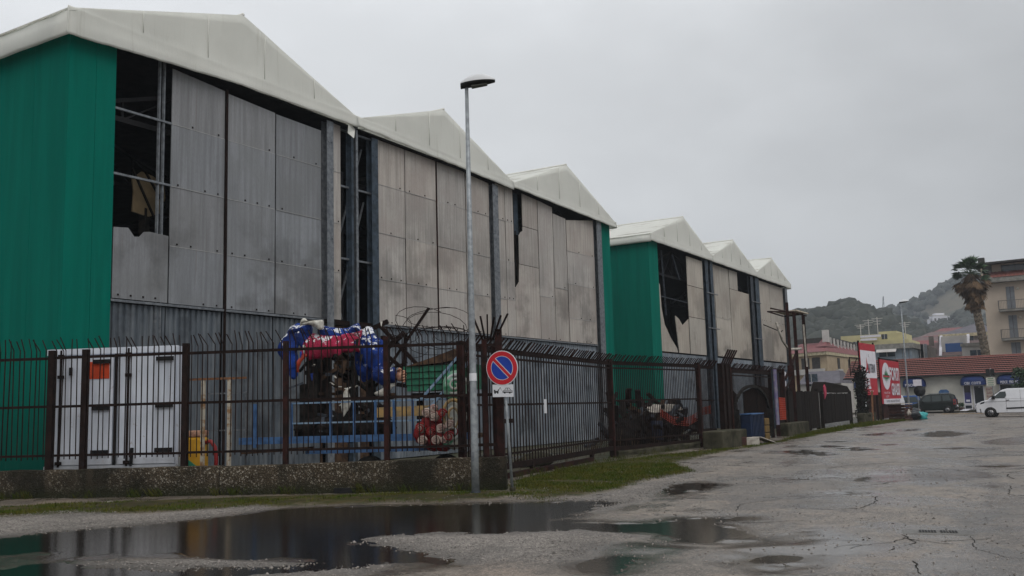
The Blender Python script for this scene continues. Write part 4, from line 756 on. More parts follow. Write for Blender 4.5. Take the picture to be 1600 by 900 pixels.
net('safety_net', 'orange plastic safety mesh hanging between the third block and its post', [(42.95, 12.1, .75), (44.3, 12.2, .75)], [(42.95, 12.1, 1.75), (44.3, 12.2, 1.72)], 16, 10)
net('safety_net', 'orange plastic mesh sagging across the junk behind the fence panel', [(31.9, 13.3, 1.20), (33.2, 13.3, .85), (34.6, 13.3, .75), (36.0, 13.3, 1.0)], [(31.9, 13.3, 1.45), (33.2, 13.35, 1.12), (34.6, 13.3, 1.05), (36.0, 13.3, 1.28)], 30, 4)
net('safety_net', 'scrap of orange mesh tied beside the tall spiked posts', [(35.0, 12.9, 1.15), (35.9, 12.8, 1.2)], [(35.0, 12.9, 1.4), (35.9, 12.8, 1.5)], 12, 5)
tag(MB().prism([(53.55, 12.55, z) for z in (1.62, 1.75, 2.3, 2.45, 2.3, 1.75)][:1]+[(53.35, 12.5, 2.0), (53.3, 12.5, 2.3), (53.5, 12.5, 2.42), (53.75, 12.5, 2.25), (53.8, 12.5, 1.9)], [(53.55, 12.6, 1.62), (53.35, 12.55, 2.0), (53.3, 12.55, 2.3), (53.5, 12.55, 2.42), (53.75, 12.55, 2.25), (53.8, 12.55, 1.9)]).build('pink_board', MT['pink']), 'small pink board hung on the black plank gate', 'board')
ws = thing('arched_board', 'round-topped white panel seen between the two plank gates', 'panel', (56.2, 15.4, 0)); MB().prism([(56.2+.55*math.cos(a), 15.4, 2.9+.42*math.sin(a)) for a in [math.pi*i/8 for i in range(9)]], [(56.2+.55*math.cos(a), 15.46, 2.9+.42*math.sin(a)) for a in [math.pi*i/8 for i in range(9)]]).build('arched_top', MT['bill_white'], ws); MB().box(55.95, 56.4, 15.4, 15.46, .1, 2.75).build('board', MT['bill_white'], ws)
MB().box(54.6, 58.2, 15.6, 15.8, 0, 3.45).build('backing_sheet', MT['steel_blue'], ws)
# concrete blocks
def block(label, x0, x1, y0, y1, h):
    b = MB().box(x0, x1, y0, y1, -.02, h).build('concrete_block', MT['concrete'], bevel=.05); return tag(b, label, 'concrete block', 'concrete blocks at the gate posts')
block('mossy concrete block before the tall spiked posts with rubbish beside it', 31.9, 34.6, 11.0, 11.75, .62); block('square concrete block below the orange mesh strip', 43.0, 46.6, 11.75, 12.25, .60)
block('small stepped block under the ivy pillar by the billboards', 65.6, 69.4, 12.9, 13.4, .62)
def rubble(label, c, n, mats, r, name='rubbish_heap'):
    h = thing(name, label, 'rubbish', c)
    for i in range(n):
        p = Vector(c)+Vector((random.uniform(-r, r), random.uniform(-r, r)*.6, .02)); m = MB(); w = random.uniform(.15, .5)
        m.obox(p, (random.uniform(-1, 1), random.uniform(-1, 1)), w, w*random.uniform(.4, .9), random.uniform(.05, .32)); o = m.build('scrap', MT[mats[i % len(mats)]], h, bevel=.015); o.rotation_euler = (0, 0, 0)
    return h
rubble('maroon and white rubbish dumped beside the mossy concrete block', (34.6, 10.95, 0), 12, ['card', 'card', 'rag', 'brown_scrap'], .55); tag(MB().bar((34.9, 10.75, .30), (36.3, 10.6, .03), .35, .03).build('torn_board', MT['rag']), 'pale torn board lying on the grass right of the maroon rubbish', 'board')
# ------------------------------------------------------------------ lamp posts
def lamp_post(x, y, h, label, ang, patch=True):
    t = thing('street_lamp', label, 'street lamp', (x, y, 0), 'street lamps')
    MB().tube([(0,0,0), (0,0,.05)], .10, 12).build('base_collar', MT['steel_dark'], t, local=True)
    MB().tube([(0,0,.0), (0,0,1.0), (0,0,h*.5), (0,0,h+.08)], [.078, .074, .058, .036], 14).build('pole', MT['lamp_grey'], t, local=True)
    ca, sa = math.cos(ang), math.sin(ang)
    def q(u, v, z): return (u*ca - v*sa, u*sa + v*ca, h+z)
    nU, nV = 12, 10; V = []; F = []                      # lower shell of the head: a shallow boat
    for i in range(nU+1):
        u = -.12+.70*i/nU; w = .15*math.sin(math.pi*min(1, (i+.8)/(nU+1.2)))**.55; d = .10*(1-.6*i/nU)
        for j in range(nV+1): a = math.pi*j/nV; V.append(q(u, w*math.cos(a), .13+.05*i/nU - d*math.sin(a)))
    for i in range(nU):
        for j in range(nV): F.append((i*(nV+1)+j, (i+1)*(nV+1)+j, (i+1)*(nV+1)+j+1, i*(nV+1)+j+1))
    F += [tuple(range(nV+1)), tuple(range(nU*(nV+1), (nU+1)*(nV+1)))]
    hd = MB().add(V, F, 0, True).build('lamp_head', MT['sign_black'], t, local=True); V2 = []; F2 = []
    for i in range(nU+1):
        u = -.12+.70*i/nU; w = .152*math.sin(math.pi*min(1, (i+.8)/(nU+1.2)))**.55; d = .17*math.sin(math.pi*(i+.6)/(nU+1.2))**.8
        for j in range(nV+1): a = math.pi*j/nV; V2.append(q(u, w*math.cos(a), .134+.05*i/nU + d*math.sin(a)))
    for i in range(nU):
        for j in range(nV): F2.append((i*(nV+1)+j, (i+1)*(nV+1)+j, (i+1)*(nV+1)+j+1, i*(nV+1)+j+1))
    MB().add(V2, F2, 0, True).build('cover', MT['lamp_white'], hd, local=True)
    MB().prism([q(.10, -.085, .075), q(.42, -.07, .115), q(.42, .07, .115), q(.10, .085, .075)], [q(.10, -.08, .05), q(.42, -.065, .095), q(.42, .065, .095), q(.10, .08, .05)]).build('lens', MT['lens'], hd, local=True)
    if patch:
        MB().tube([(0,0,2.16), (0,0,2.31)], .0745, 14, cap=False).build('paper_label', MT['sign_white'], t, local=True)
        MB().prism([(-.078, .02, .62), (-.078, -.03, .62), (-.078, -.035, .80), (-.078, .025, .80)], [(-.07, .02, .62), (-.07, -.03, .62), (-.07, -.035, .80), (-.07, .025, .80)]).build('hatch', MT['steel'], t, local=True)
    return t
LX, LY = 15.34, 10.25
lamp_post(LX, LY, 8.02, 'tall galvanised street lamp in front of the low wall', R(-62))
lamp_post(79.0, 12.2, 8.9, 'distant street lamp rising beside the red billboards', R(-75), False)
# ------------------------------------------------------------------ no parking sign
sg = gnd(801, 768); SP = thing('road_sign', 'round no parking sign with tow-away plate on a thin grey pole', 'road sign', (sg.x, sg.y, 0))
top = at(786, 545, D=math.hypot(sg.x, sg.y)+.0); zc = at(786, 575, D=math.hypot(sg.x, sg.y)); zp = at(787.5, 610.5, D=math.hypot(sg.x, sg.y))
MB().tube([(sg.x, sg.y, -.02), (zc.x+.0, zc.y, zc.z+.2)], .028, 10).build('pole', MT['lamp_grey'], SP)
nrm_ = Vector((-sg.x, -sg.y, 0)).normalized(); a_ = math.atan2(nrm_.y, nrm_.x)+R(-24); sn = Vector((math.cos(a_), math.sin(a_), 0)); su = Vector((-sn.y, sn.x, 0)); sz = Vector((.0, 0, 1)); su = (su + Vector((0,0,-.02))).normalized()
def sp(c, u, v, o): return c + su*u + sz*v + sn*o
def disc(c, r0, r1, o, n=40, a0=0, a1=2*math.pi):
    V = []; F = []
    for i in range(n+1):
        t = a0+(a1-a0)*i/n; V += [sp(c, r0*math.cos(t), r0*math.sin(t), o), sp(c, r1*math.cos(t), r1*math.sin(t), o)]
    for i in range(n): F.append((2*i, 2*i+1, 2*i+3, 2*i+2))
    return V, F
RS = (top.z-zc.z)*.90; zc = zc + sn*.05; zp = zp + sn*.05
m = MB()
back = [sp(zc, RS*math.cos(2*math.pi*i/40), RS*math.sin(2*math.pi*i/40), -.01) for i in range(40)]; m.prism(back, [p+sn*.012 for p in back]); dsc = m.build('disc', MT['sign_white'], SP)
m = MB(); m.add(*disc(zc, RS*.70, RS*.96, .006)); w_ = RS*.085; q_ = math.sqrt(.5)
m.add([sp(zc, q_*(-RS*.70)-w_*q_*s, q_*RS*.70-w_*q_*s, .010) for s in (-1, 1)] + [sp(zc, q_*RS*.70-w_*q_*s, -q_*RS*.70-w_*q_*s, .010) for s in (1, -1)], [(0,1,2,3)]); m.build('red_ring', MT['sign_red'], dsc)
m = MB()
for sgn in (1, -1):
    dlt = math.asin(.20); b0 = R(-45) if sgn == 1 else R(135); rr = RS*.665; n = 24
    m.add([sp(zc, rr*math.cos(b0+dlt+(math.pi-2*dlt)*i/n), rr*math.sin(b0+dlt+(math.pi-2*dlt)*i/n), .006) for i in range(n+1)], [tuple(range(n+1))])
m.build('blue_field', MT['sign_blue'], dsc)
pw, ph = .225, .122
m = MB(); P4 = [sp(zp, a*pw, b*ph, -.008) for a, b in ((-1,-1),(1,-1),(1,1),(-1,1))]; m.prism(P4, [p+sn*.010 for p in P4]); pl = m.build('tow_plate', MT['sign_white'], SP)
m = MB()
def pg(pts): m.add([sp(zp, x*pw, y*ph, .004) for x, y in pts], [tuple(range(len(pts)))])
def bx_(x0, y0, x1, y1, w=.05): d = Vector((x1-x0, (y1-y0)*ph/pw)).normalized(); nx_, ny_ = -d.y*w, d.x*w*pw/ph; pg([(x0-nx_, y0-ny_), (x1-nx_, y1-ny_), (x1+nx_, y1+ny_), (x0+nx_, y0+ny_)])
pg([(-.86,-.30),(-.42,-.30),(-.42,-.02),(-.86,-.02)]); pg([(-.90,-.02),(-.72,-.02),(-.72,.16),(-.86,.16)]); bx_(-.46, -.05, -.24, .55, .022); bx_(-.24, .55, -.14, .05, .015); pg([(-.52,-.02),(-.40,-.02),(-.36,.25),(-.46,.20)])
for cx_ in (-.76, -.50, .18, .66): pg([(cx_+.075*math.cos(2*math.pi*i/14), -.36+.125*math.sin(2*math.pi*i/14)) for i in range(14)])
for a, b in (((.0,-.02),(.18,.08)),((.18,.08),(.28,.42)),((.28,.42),(.62,.42)),((.62,.42),(.76,.06)),((.76,.06),(.9,.0)),((.9,.0),(.9,-.3)),((.9,-.3),(-.02,-.28)),((-.02,-.28),(.0,-.02)),((.18,.06),(.80,.05)),((.45,.42),(.45,.05))): bx_(a[0], a[1], b[0], b[1], .020)
pg([(.0,-.12),(.9,-.16),(.9,-.3),(-.02,-.28)]); m.build('tow_pictogram', MT['sign_black'], pl)
MB().tube([(sg.x, sg.y, -.02), (sg.x, sg.y, .08)], .06, 8).build('footing', MT['concrete'], SP)
# drain grate set in a concrete apron
da = gnd(1466, 834); dg = thing('drain_grate', 'pair of iron drain grates in a concrete apron on the right', 'drain', (da.x, da.y, 0)); ux = (gnd(1520, 835)-gnd(1412, 833)).normalized()
dz = float(gheight(da.x, da.y))-.028; MB().obox((da.x, da.y, dz-.04), ux, .80, .40, .076).build('apron', MT['apron'], dg, bevel=.02)
for s in (-.115, .115):
    c = da + ux*s; fr = MB().obox((c.x, c.y, dz+.032), ux, .20, .20, .008).build('grate', MT['apron'], dg)
    for k in range(6): MB().obox((c.x+ux.x*(-.08+.032*k), c.y+ux.y*(-.08+.032*k), dz+.0405), (-ux.y, ux.x), .18, .022, .004).build('slot', MT['black'], fr)
tag(MB().obox(gnd(171, 787)+Vector((0,0,.03)), (1, .4), .10, .05, .02).build('litter', MT['rag']), 'tiny white scrap of litter on the grass below the wall', 'litter')
# ------------------------------------------------------------------ things in the yard behind the left fence
tb = thing('truck_body', 'white truck box with closed double doors and an orange-red plate', 'truck body', tuple(FW(2.1, -.6, 0)))
def TB(s, o, z): return FW(.66+s, -.50-o, z)
Wd, Hh = 2.98, 3.15
MB().prism([TB(0,.06,.42), TB(Wd,.06,.42), TB(Wd,.06,Hh), TB(0,.06,Hh)], [TB(.05,.32,.42), TB(Wd-.05,.32,.42), TB(Wd-.05,.32,Hh), TB(.05,.32,Hh)]).build('box', MT['truck'], tb)
mid = 1.58
for a, b in ((.07, mid-.07), (mid+.07, Wd-.06)):
    dr = MB().prism([TB(a,.0,.66), TB(b,.0,.66), TB(b,.0,Hh-.14), TB(a,.0,Hh-.14)], [TB(a,.06,.66), TB(b,.06,.66), TB(b,.06,Hh-.14), TB(a,.06,Hh-.14)]).build('door', MT['truck'], tb)
MB().bar(TB(0,-.02,Hh-.06), TB(Wd,-.02,Hh-.06), .05, .13).build('top_frame', MT['truck'], tb); MB().bar(TB(0,-.02,.57), TB(Wd,-.02,.57), .05, .14).build('sill', MT['truck'], tb)
MB().bar(TB(mid,-.012,.6), TB(mid,-.012,Hh-.13), .06, .03).build('centre_seal', MT['black'], tb)
for s in (.33, mid+.30): 
    lb = MB().bar(TB(s,-.05,.62), TB(s,-.05,Hh-.02), .035, .035).build('lock_rod', MT['rust'], tb)
    for z in (.7, 2.55, 3.0): MB().bar(TB(s-.06,-.05,z), TB(s+.06,-.05,z), .07, .07).build('bracket', MT['rust'], lb)
for s, z in ((1.28, 2.86), (1.28, 1.86), (1.28, .92), (2.72, 2.88), (2.72, 1.88), (2.72, .94)): MB().bar(TB(s-.22,-.03,z), TB(s+.16,-.03,z), .05, .09).build('hinge', MT['black'], tb)
MB().bar(TB(.55,-.04,2.58), TB(.55,-.04,2.75), .05, .05).build('handle', MT['black'], tb); MB().bar(TB(1.98,-.05,.62), TB(2.0,-.05,1.0), .05, .05).build('handle', MT['black'], tb)
tag(MB().prism([TB(.93,-.012,2.49), TB(1.42,-.012,2.49), TB(1.42,-.012,2.86), TB(.93,-.012,2.86)], [TB(.93,-.002,2.49), TB(1.42,-.002,2.49), TB(1.42,-.002,2.86), TB(.93,-.002,2.86)]).build('warning_plate', MT['orange_plate']), 'plain orange-red square plate on the white truck door', 'plate')
# rusty swing-like frame
fr = thing('pipe_frame', 'rusty white pipe frame right of the white truck box', 'frame', tuple(FW(4.2, -1.0, 0)))
for s in (3.98, 4.58): MB().bar(FW(s, -1.0, 0), FW(s, -1.0, 2.40), .07).build('upright', MT['rust_white'], fr)
MB().bar(FW(3.58, -1.0, 2.43), FW(4.96, -1.0, 2.43), .05).build('crossbar', MT['rust_orange'], fr)
rk = thing('wire_rack', 'thin grey wire rack against the corrugated wall behind the pipe frame', 'rack', tuple(FW(4.0, -1.6, 0)))
for s in (3.75, 3.85, 4.75): MB().bar(FW(s, -1.5, 0), FW(s, -1.5, 2.15), .03).build('upright', MT['steel'], rk)
for z in (2.12, 1.3): MB().bar(FW(3.7, -1.5, z), FW(4.8, -1.5, z), .03).build('rail', MT['steel'], rk)
yt = thing('play_toy', 'yellow plastic play box with a pale lid beside the white truck', 'toy', tuple(FW(3.8, -1.1, 0)))
MB().obox(FW(3.78, -1.15, .2), FD, .42, .35, .98).build('body', MT['yellow'], yt, bevel=.06); MB().obox(FW(3.78, -1.15, 1.18), FD, .40, .34, .14).build('lid', MT['skin'], yt, bevel=.03); MB().prism([FW(3.62, -.95, .45), FW(4.02, -.95, .45), FW(3.62, -.95, .75)], [FW(3.62, -.9, .45), FW(4.02, -.9, .45), FW(3.62, -.9, .75)]).build('ramp', MT['green_p'], yt)
tag(MB().tube([FW(4.0, -1.1, 1.05), FW(4.12, -1.1, 1.08), FW(4.22, -1.1, .95), FW(4.25, -1.1, .7), FW(4.24, -1.1, .3)], .045, 8).build('red_hose', MT['red_p']), 'red bent hose beside the yellow play box', 'hose')
# ------------------------------------------------------------------ parade float trailer
WO = -1.5
def TW(s, o, z): return FW(s, WO-o, z)
wg = thing('float_trailer', 'pale blue flatbed parade trailer with a railing behind the fence', 'trailer', tuple(TW(7, .8, 0)))
MB().bar(TW(4.6, 0, 1.05), TW(9.9, 0, 1.05), .06, .15).build('side_beam', MT['blue_paint'], wg); MB().bar(TW(6.1, .06, .78), TW(9.3, .06, .80), .05, .09).build('lower_beam', MT['blue_paint'], wg)
MB().prism([TW(4.6,.05,.98), TW(9.9,.05,.98), TW(9.9,2.0,.98), TW(4.6,2.0,.98)], [TW(4.6,.05,1.06), TW(9.9,.05,1.06), TW(9.9,2.0,1.06), TW(4.6,2.0,1.06)]).build('deck', MT['brown_scrap'], wg)
for z in (1.41, 1.85): MB().bar(TW(5.8, 0, z), TW(9.5, 0, z), .035, .035).build('railing', MT['paleblue'], wg)
for s in (5.8, 6.69, 7.22, 7.7, 8.11, 8.53, 9.5): MB().bar(TW(s, 0, 1.08), TW(s, 0, 1.86), .045).build('rail_post', MT['blue_paint'], wg)
MB().bar(TW(4.95, 0, .9), TW(4.95, 0, 1.86), .09, .05).build('rail_post', MT['blue_paint'], wg)
for a, b in ((TW(8.72, -.02, 1.86), TW(9.78, -.02, 3.0)), (TW(8.78, -.05, 1.52), TW(9.86, -.05, 2.70))): MB().bar(a, b, .055).build('diagonal_brace', MT['paleblue'], wg)
MB().bar(TW(9.35, 0, 1.9), TW(9.35, 0, 2.55), .03).build('rail_post', MT['paleblue'], wg)
MB().bar(TW(4.7, .1, .80), TW(6.2, .1, .86), .5, .06).build('tail_board', MT['brown_scrap'], wg)
for s in (7.5, 9.2): w_ = MB().tube([TW(s, .12, .33), TW(s, .34, .33)], .33, 20).build('wheel', MT['tyre'], wg); MB().tube([TW(s, .11, .33), TW(s, .16, .33)], .17, 14).build('rim', MT['rag'], w_)
MB().bar(TW(7.6, .4, 1.60), TW(9.0, .4, 1.62), .05, .22).build('ochre_board', MT['gold_papier'], wg)
# the burnt carnival figure on the trailer
fg = thing('carnival_figure', 'peeling blue and crimson papier-mache figure slumped over the trailer', 'carnival figure', tuple(TW(6.6, .8, 1.06)))
def TF(s, z, o=.75): return TW(s, o, z)
def limb(name, pts, rs, mat, flat=1.0, n=18, amp=.13, seed=0):
    out = []; rr = []
    for i in range(len(pts)-1):
        a, b = Vector(pts[i]), Vector(pts[i+1])
        for k in range(5): u = k/5; u_ = u*u*(3-2*u); out.append(a.lerp(b, u)); rr.append(rs[i]+(rs[i+1]-rs[i])*u_)
    out.append(Vector(pts[-1])); rr.append(rs[-1])
    m = MB().tube(out, rr, n, flat=flat); m.v = [tuple(Vector(v)+Vector((1,1,1))*0+ (mnoise.noise_vector(Vector(v)*3.2+Vector((seed,0,0)))*amp + mnoise.noise_vector(Vector(v)*8)*amp*.35)) for v in m.v]
    o = m.build(name, MT[mat], fg); md = o.modifiers.new('sub', 'SUBSURF'); md.levels = md.render_levels = 1; return o
limb('torso_core', [TF(5.86, 3.20), TF(6.2, 3.24), TF(6.55, 3.22), TF(6.9, 3.18), TF(7.25, 3.18)], [.16, .2, .2, .2, .16], 'fig_red', flat=.8, seed=1, amp=.045)
def drape(name, s0, s1, top, length, mat, bulge, seed, o0=.75):
    V = []; F = []; nu, nv = 46, 16
    for i in range(nu+1):
        u = i/nu; s = s0+(s1-s0)*u; zt_ = top(u)+.02*mnoise.noise(Vector((u*9, seed, 1))); ln_ = length(u)*(1+.16*mnoise.noise(Vector((u*6, 3, seed)))+.10*mnoise.noise(Vector((u*19, 7, seed))))
        for j in range(nv+1):
            v = j/nv; fold = .06*mnoise.noise(Vector((u*(s1-s0)*8, v*1.3, seed)))*(.4+v) + .025*mnoise.noise(Vector((u*(s1-s0)*18, v*5, seed+5))); cu_ = math.sin(math.pi*u)**.5 if bulge > .3 else 1
            V.append(TF(s+.03*mnoise.noise(Vector((v*4, u*3, seed))), zt_-ln_*v, o0-bulge*cu_*math.sin(math.pi*(.10+.62*v))-fold))
    for i in range(nu):
        for j in range(nv): F.append((i*(nv+1)+j, (i+1)*(nv+1)+j, (i+1)*(nv+1)+j+1, i*(nv+1)+j+1))
    o = MB().add(V, F, 0, True).build(name, MT[mat], fg); md = o.modifiers.new('thick', 'SOLIDIFY'); md.thickness = .02; return o
drape('torso', 5.84, 7.24, lambda u: 3.50-.10*math.sin(math.pi*u), lambda u: .54+.08*math.sin(u*5+1), 'fig_red', .30, 2)
drape('blue_drape', 5.38, 6.08, lambda u: 3.34+.36*math.sin(math.pi*min(1, u*.9+.06)), lambda u: .75-.35*u, 'fig_blue', .42, 13, .80)
drape('blue_drape', 7.10, 7.78, lambda u: 3.50-.35*u*u, lambda u: .60+.45*u, 'fig_blue', .40, 17, .78)
for k in range(26):
    s = random.choice([random.uniform(5.45, 6.3), random.uniform(7.1, 7.75)]); z = random.uniform(2.5, 3.65); a = TF(s, z, random.uniform(.2, .45)); w_ = random.uniform(.03, .10)
    MB().add([a, a+FD*w_+Vector((0,0,.02)), a+FD*w_*.7+Vector((0,0,-w_*2))+FN*.05, a+FD*w_*.2+Vector((0,0,-w_*1.6))], [(0,1,2,3)]).build('torn_strip', MT[random.choice(['paper', 'fig_blue', 'fig_blue', 'burnt'])], fg)
limb('back_roll', [TF(6.15, 3.50), TF(6.5, 3.44), TF(6.85, 3.42), TF(7.18, 3.52)], [.13, .12, .12, .17], 'fig_blue', seed=2, amp=.05)
limb('left_arm', [TF(6.05, 3.58, .6), TF(5.68, 3.48, .55), TF(5.55, 3.10, .5), TF(5.62, 2.75, .5), TF(5.75, 2.45, .5)], [.14, .24, .22, .16, .08], 'fig_blue', flat=.7, seed=3)
limb('right_arm', [TF(7.12, 3.40), TF(7.42, 3.22, .6), TF(7.55, 2.85, .5), TF(7.62, 2.55, .5)], [.16, .23, .23, .18], 'fig_blue', flat=.7, seed=4)
limb('right_leg', [TF(7.2, 3.1, .9), TF(7.2, 2.6, .9), TF(7.25, 2.3, .9)], [.2, .22, .12], 'fig_blue', seed=9)
limb('forearm', [TF(7.58, 2.50, .45), TF(7.8, 2.40, .42), TF(8.08, 2.44, .4)], [.20, .19, .165], 'fig_blue', seed=5, amp=.05)
hand = MB().sph(TF(8.17, 2.40, .4), (.10, .10, .13), 10, 8, nz=.2, seed=3).build('hand', MT['skin'], fg)
for k, (dz, ln) in enumerate(((.10, .10), (.045, .13), (-.015, .13), (-.075, .10))):
    MB().tube([TF(8.20, 2.40+dz, .40), TF(8.27+ln*.2, 2.385+dz, .36), TF(8.28+ln*.1, 2.34+dz, .30), TF(8.22, 2.33+dz, .28)], [.032, .030, .026, .018], 8).build('finger', MT['skin'], hand)
MB().tube([TF(8.12, 2.50, .36), TF(8.18, 2.55, .30), TF(8.24, 2.52, .27)], [.034, .030, .022], 8).build('thumb', MT['skin'], hand)
limb('torn_cuff', [TF(7.6, 2.02, .4), TF(7.85, 2.08, .4), TF(8.05, 2.22, .4)], [.05, .08, .04], 'paper', amp=.1, seed=6)
limb('torn_paper', [TF(5.85, 3.62, .5), TF(6.05, 3.72, .5), TF(6.25, 3.62, .5), TF(6.30, 3.45, .5)], [.02, .07, .09, .03], 'paper', amp=.20, seed=7)
limb('orange_patch', [TF(5.82, 2.55, .4), TF(5.85, 2.8, .38), TF(5.98, 2.98, .4)], [.03, .07, .05], 'net', amp=.05, seed=8)
limb('hanging_cloth', [TF(7.0, 2.2, .3), TF(6.97, 1.9, .3), TF(6.9, 1.5, .3)], [.06, .10, .03], 'paper', amp=.1, seed=12)
bs = MB()
for s, w, z in ((6.0, .26, 3.0), (6.35, .14, 3.0), (6.98, .13, 2.9), (7.35, .18, 2.6), (5.8, .2, 2.3)): bs.obox(TF(s, 1.06, .9), FD, w, w, z-1.06)
for s, w, z in ((6.15, .5, 2.45), (6.75, .42, 2.35), (7.3, .5, 2.1), (5.95, .3, 2.8)): bs.obox(TF(s, 1.06, 1.2), (.8, .6), w, .08, z-1.06)
bs.build('burnt_support', MT['burnt'], fg)
for i in range(90):
    s = random.uniform(5.75, 7.9); z = random.uniform(1.1, 2.0) if random.random() < .6 else random.uniform(1.8, 2.9); o = random.uniform(.55, 1.5); a = TF(s, z, o); b = a + Vector((random.uniform(-.5, .5), random.uniform(-.5, .5), random.uniform(-.25, .35)))
    MB().bar(a, b, random.uniform(.04, .16), random.uniform(.03, .10)).build('charred_scrap', MT[random.choice(['burnt', 'burnt', 'brown_scrap', 'burnt', 'steel_dark'])], fg)
for i in range(9):
    a = TF(random.uniform(6.0, 7.2), random.uniform(1.8, 2.75), .55); MB().bar(a, a+Vector((random.uniform(-.12,.12), random.uniform(-.12,.12), random.uniform(-.05,.08))), .05, .02).build('plaster_scrap', MT['paper'], fg)
m = MB()
for i in range(10):
    s = 5.85+.2*i; m.sph(TF(s, 1.25+.15*mnoise.noise(Vector((i*.9, 0, 0))), .8), (.24, .3, .26), 9, 6, nz=.5, seed=i)
m.build('ash_heap', MT['burnt'], fg)
# twisted beams and barbed wire behind the figure
tw = thing('scrap_truss', 'dark twisted roof beams sticking up behind the blue figure', 'scrap metal', tuple(TW(7.9, 1.5, 0)))
for a, b, w in ((TW(7.3,1.5,2.2), TW(8.62,1.5,4.02), .07), (TW(7.5,1.4,3.0), TW(8.05,1.4,3.45), .13), (TW(7.45,1.5,3.62), TW(8.45,1.5,2.55), .11), (TW(7.55,1.3,3.0), TW(8.3,1.3,2.35), .10), (TW(7.0,1.6,3.5), TW(7.6,1.6,3.75), .12), (TW(8.05,1.5,3.45), TW(8.0,1.5,2.3), .08), (TW(7.5,1.5,3.4), TW(7.6,1.5,1.2), .10), (TW(7.7,1.4,2.6), TW(8.1,1.4,2.75), .06)): MB().bar(a, b, w, w*.8).build('beam', MT['rust'], tw)
wr = MB()
for i in range(15):
    c = TW(random.uniform(7.6, 9.2), 1.2, random.uniform(3.0, 3.8)); r = random.uniform(.22, .6); a0 = random.uniform(0, 6); ex = random.uniform(.4, .9)
    wr.tube([c + FD*(r*math.cos(a0+t*.35)*1.3) + Vector((0,0,r*ex*math.sin(a0+t*.35))) + FN*(.25*math.sin(t*.6+i)) for t in range(int(random.uniform(8, 17)))], .007, 4, cap=False)
tag(wr.build('barbed_wire', MT['rust']), 'loose coils of rusty barbed wire above the trailer', 'wire')
tag(MB().bar(TW(8.75, .9, 2.62), TW(9.2, .9, 2.66), .25, .05).build('white_rag', MT['paper']), 'crumpled white rag on the rusty green float piece', 'rag')
# green float piece
gf = thing('float_piece', 'green boat-shaped float piece with a rusty top behind the pale blue braces', 'float piece', tuple(TW(9.2, .5, 1.06)))
def GF(s, z, o): return TW(s, o, z)
for k in range(4):
    z = 2.05+.14*k; a0 = 8.30-.02*k; a1 = 9.85
    tint(MB().prism([GF(a0, z, .5-.03*k), GF(a1, z+.02, .45-.03*k), GF(a1, z+.15, .45-.03*k), GF(a0, z+.13, .5-.03*k)], [GF(a0+.1, z, 1.6), GF(a1, z+.02, 1.6), GF(a1, z+.15, 1.6), GF(a0+.1, z+.13, 1.6)]).build('plank', MT['float_green'], gf), .8, 1.2)
m = MB().prism([GF(8.30, 2.60, .35), GF(9.15, 2.66, .32), GF(9.75, 2.78, .30), GF(9.4, 2.95, .34), GF(8.9, 2.78, .36)], [GF(8.5, 2.60, 1.6), GF(9.15, 2.66, 1.6), GF(9.75, 2.78, 1.6), GF(9.4, 3.0, 1.2), GF(8.9, 2.82, 1.2)]); m.build('rusty_sheet', MT['brown_scrap'], gf)
MB().bar(GF(8.35, 1.95, .7), GF(9.8, 1.95, .7), .12, .12).build('bearer', MT['burnt'], gf); MB().bar(GF(8.5, 1.1, .9), GF(8.5, 2.0, .9), .12).bar(GF(9.6, 1.1, .9), GF(9.6, 2.0, .9), .12).build('leg', MT['burnt'], gf)
# scroll ornaments and the rose cluster
def scroll(c, r, turns, th, mat, parent, name='scroll', ex=1.0, sgn=1):
    pts = []; rs = []; n = int(turns*18)
    for i in range(n+1):
        a = i/18*2*math.pi; k = r*(1-i/n)**.8+.02; pts.append(c + FD*(k*math.cos(a)*sgn) + Vector((0,0,k*ex*math.sin(a))) + FN*(.03+.10*i/n)); rs.append(th*(.4+.6*(1-i/n)))
    return MB().tube(pts, rs, 8).build(name, MT[mat], parent)
sc = thing('scroll_ornament', 'tall mint and ivory papier scroll ornament beside the lamp post', 'ornament', tuple(TW(9.6, .2, .7)))
c = TW(9.46, .1, 2.12); MB().sph(c, (.32, .24, .36), 16, 10, nz=.12, seed=2).build('green_head', MT['mint'], sc); scroll(c+Vector((0,0,.02))+FN*.18+FD*.05, .22, 2.2, .05, 'ivory', sc)
c = TW(9.44, .1, 1.42); MB().sph(c, (.30, .24, .46), 16, 12, nz=.10, seed=5).build('oval_body', MT['ivory'], sc); scroll(c+FN*.22+Vector((0,0,.06)), .24, 1.8, .045, 'gold_papier', sc, ex=1.5); scroll(c+FN*.24+Vector((0,0,-.28)), .17, 2, .045, 'ivory', sc, sgn=-1)
MB().sph(TW(9.42, .1, .98), (.34, .25, .22), 14, 8, nz=.15, seed=8).build('foot_roll', MT['ivory'], sc); scroll(TW(9.32, -.12, 1.0), .14, 2, .04, 'mint', sc)
rc = thing('rose_cluster', 'red papier mound covered with white roses below the scroll ornament', 'ornament', tuple(TW(9.1, -.05, .8)))
m = MB()
for s, z, r in ((8.75, 1.1, .22), (8.95, 1.3, .26), (9.15, 1.05, .3), (9.35, 1.15, .26), (9.0, 1.0, .25), (9.42, .98, .2), (8.95, 1.52, .14)): m.sph(TW(s, .05, z), r, 14, 9, nz=.25, seed=int(s*10))
m.build('red_mound', MT['rose_red'], rc)
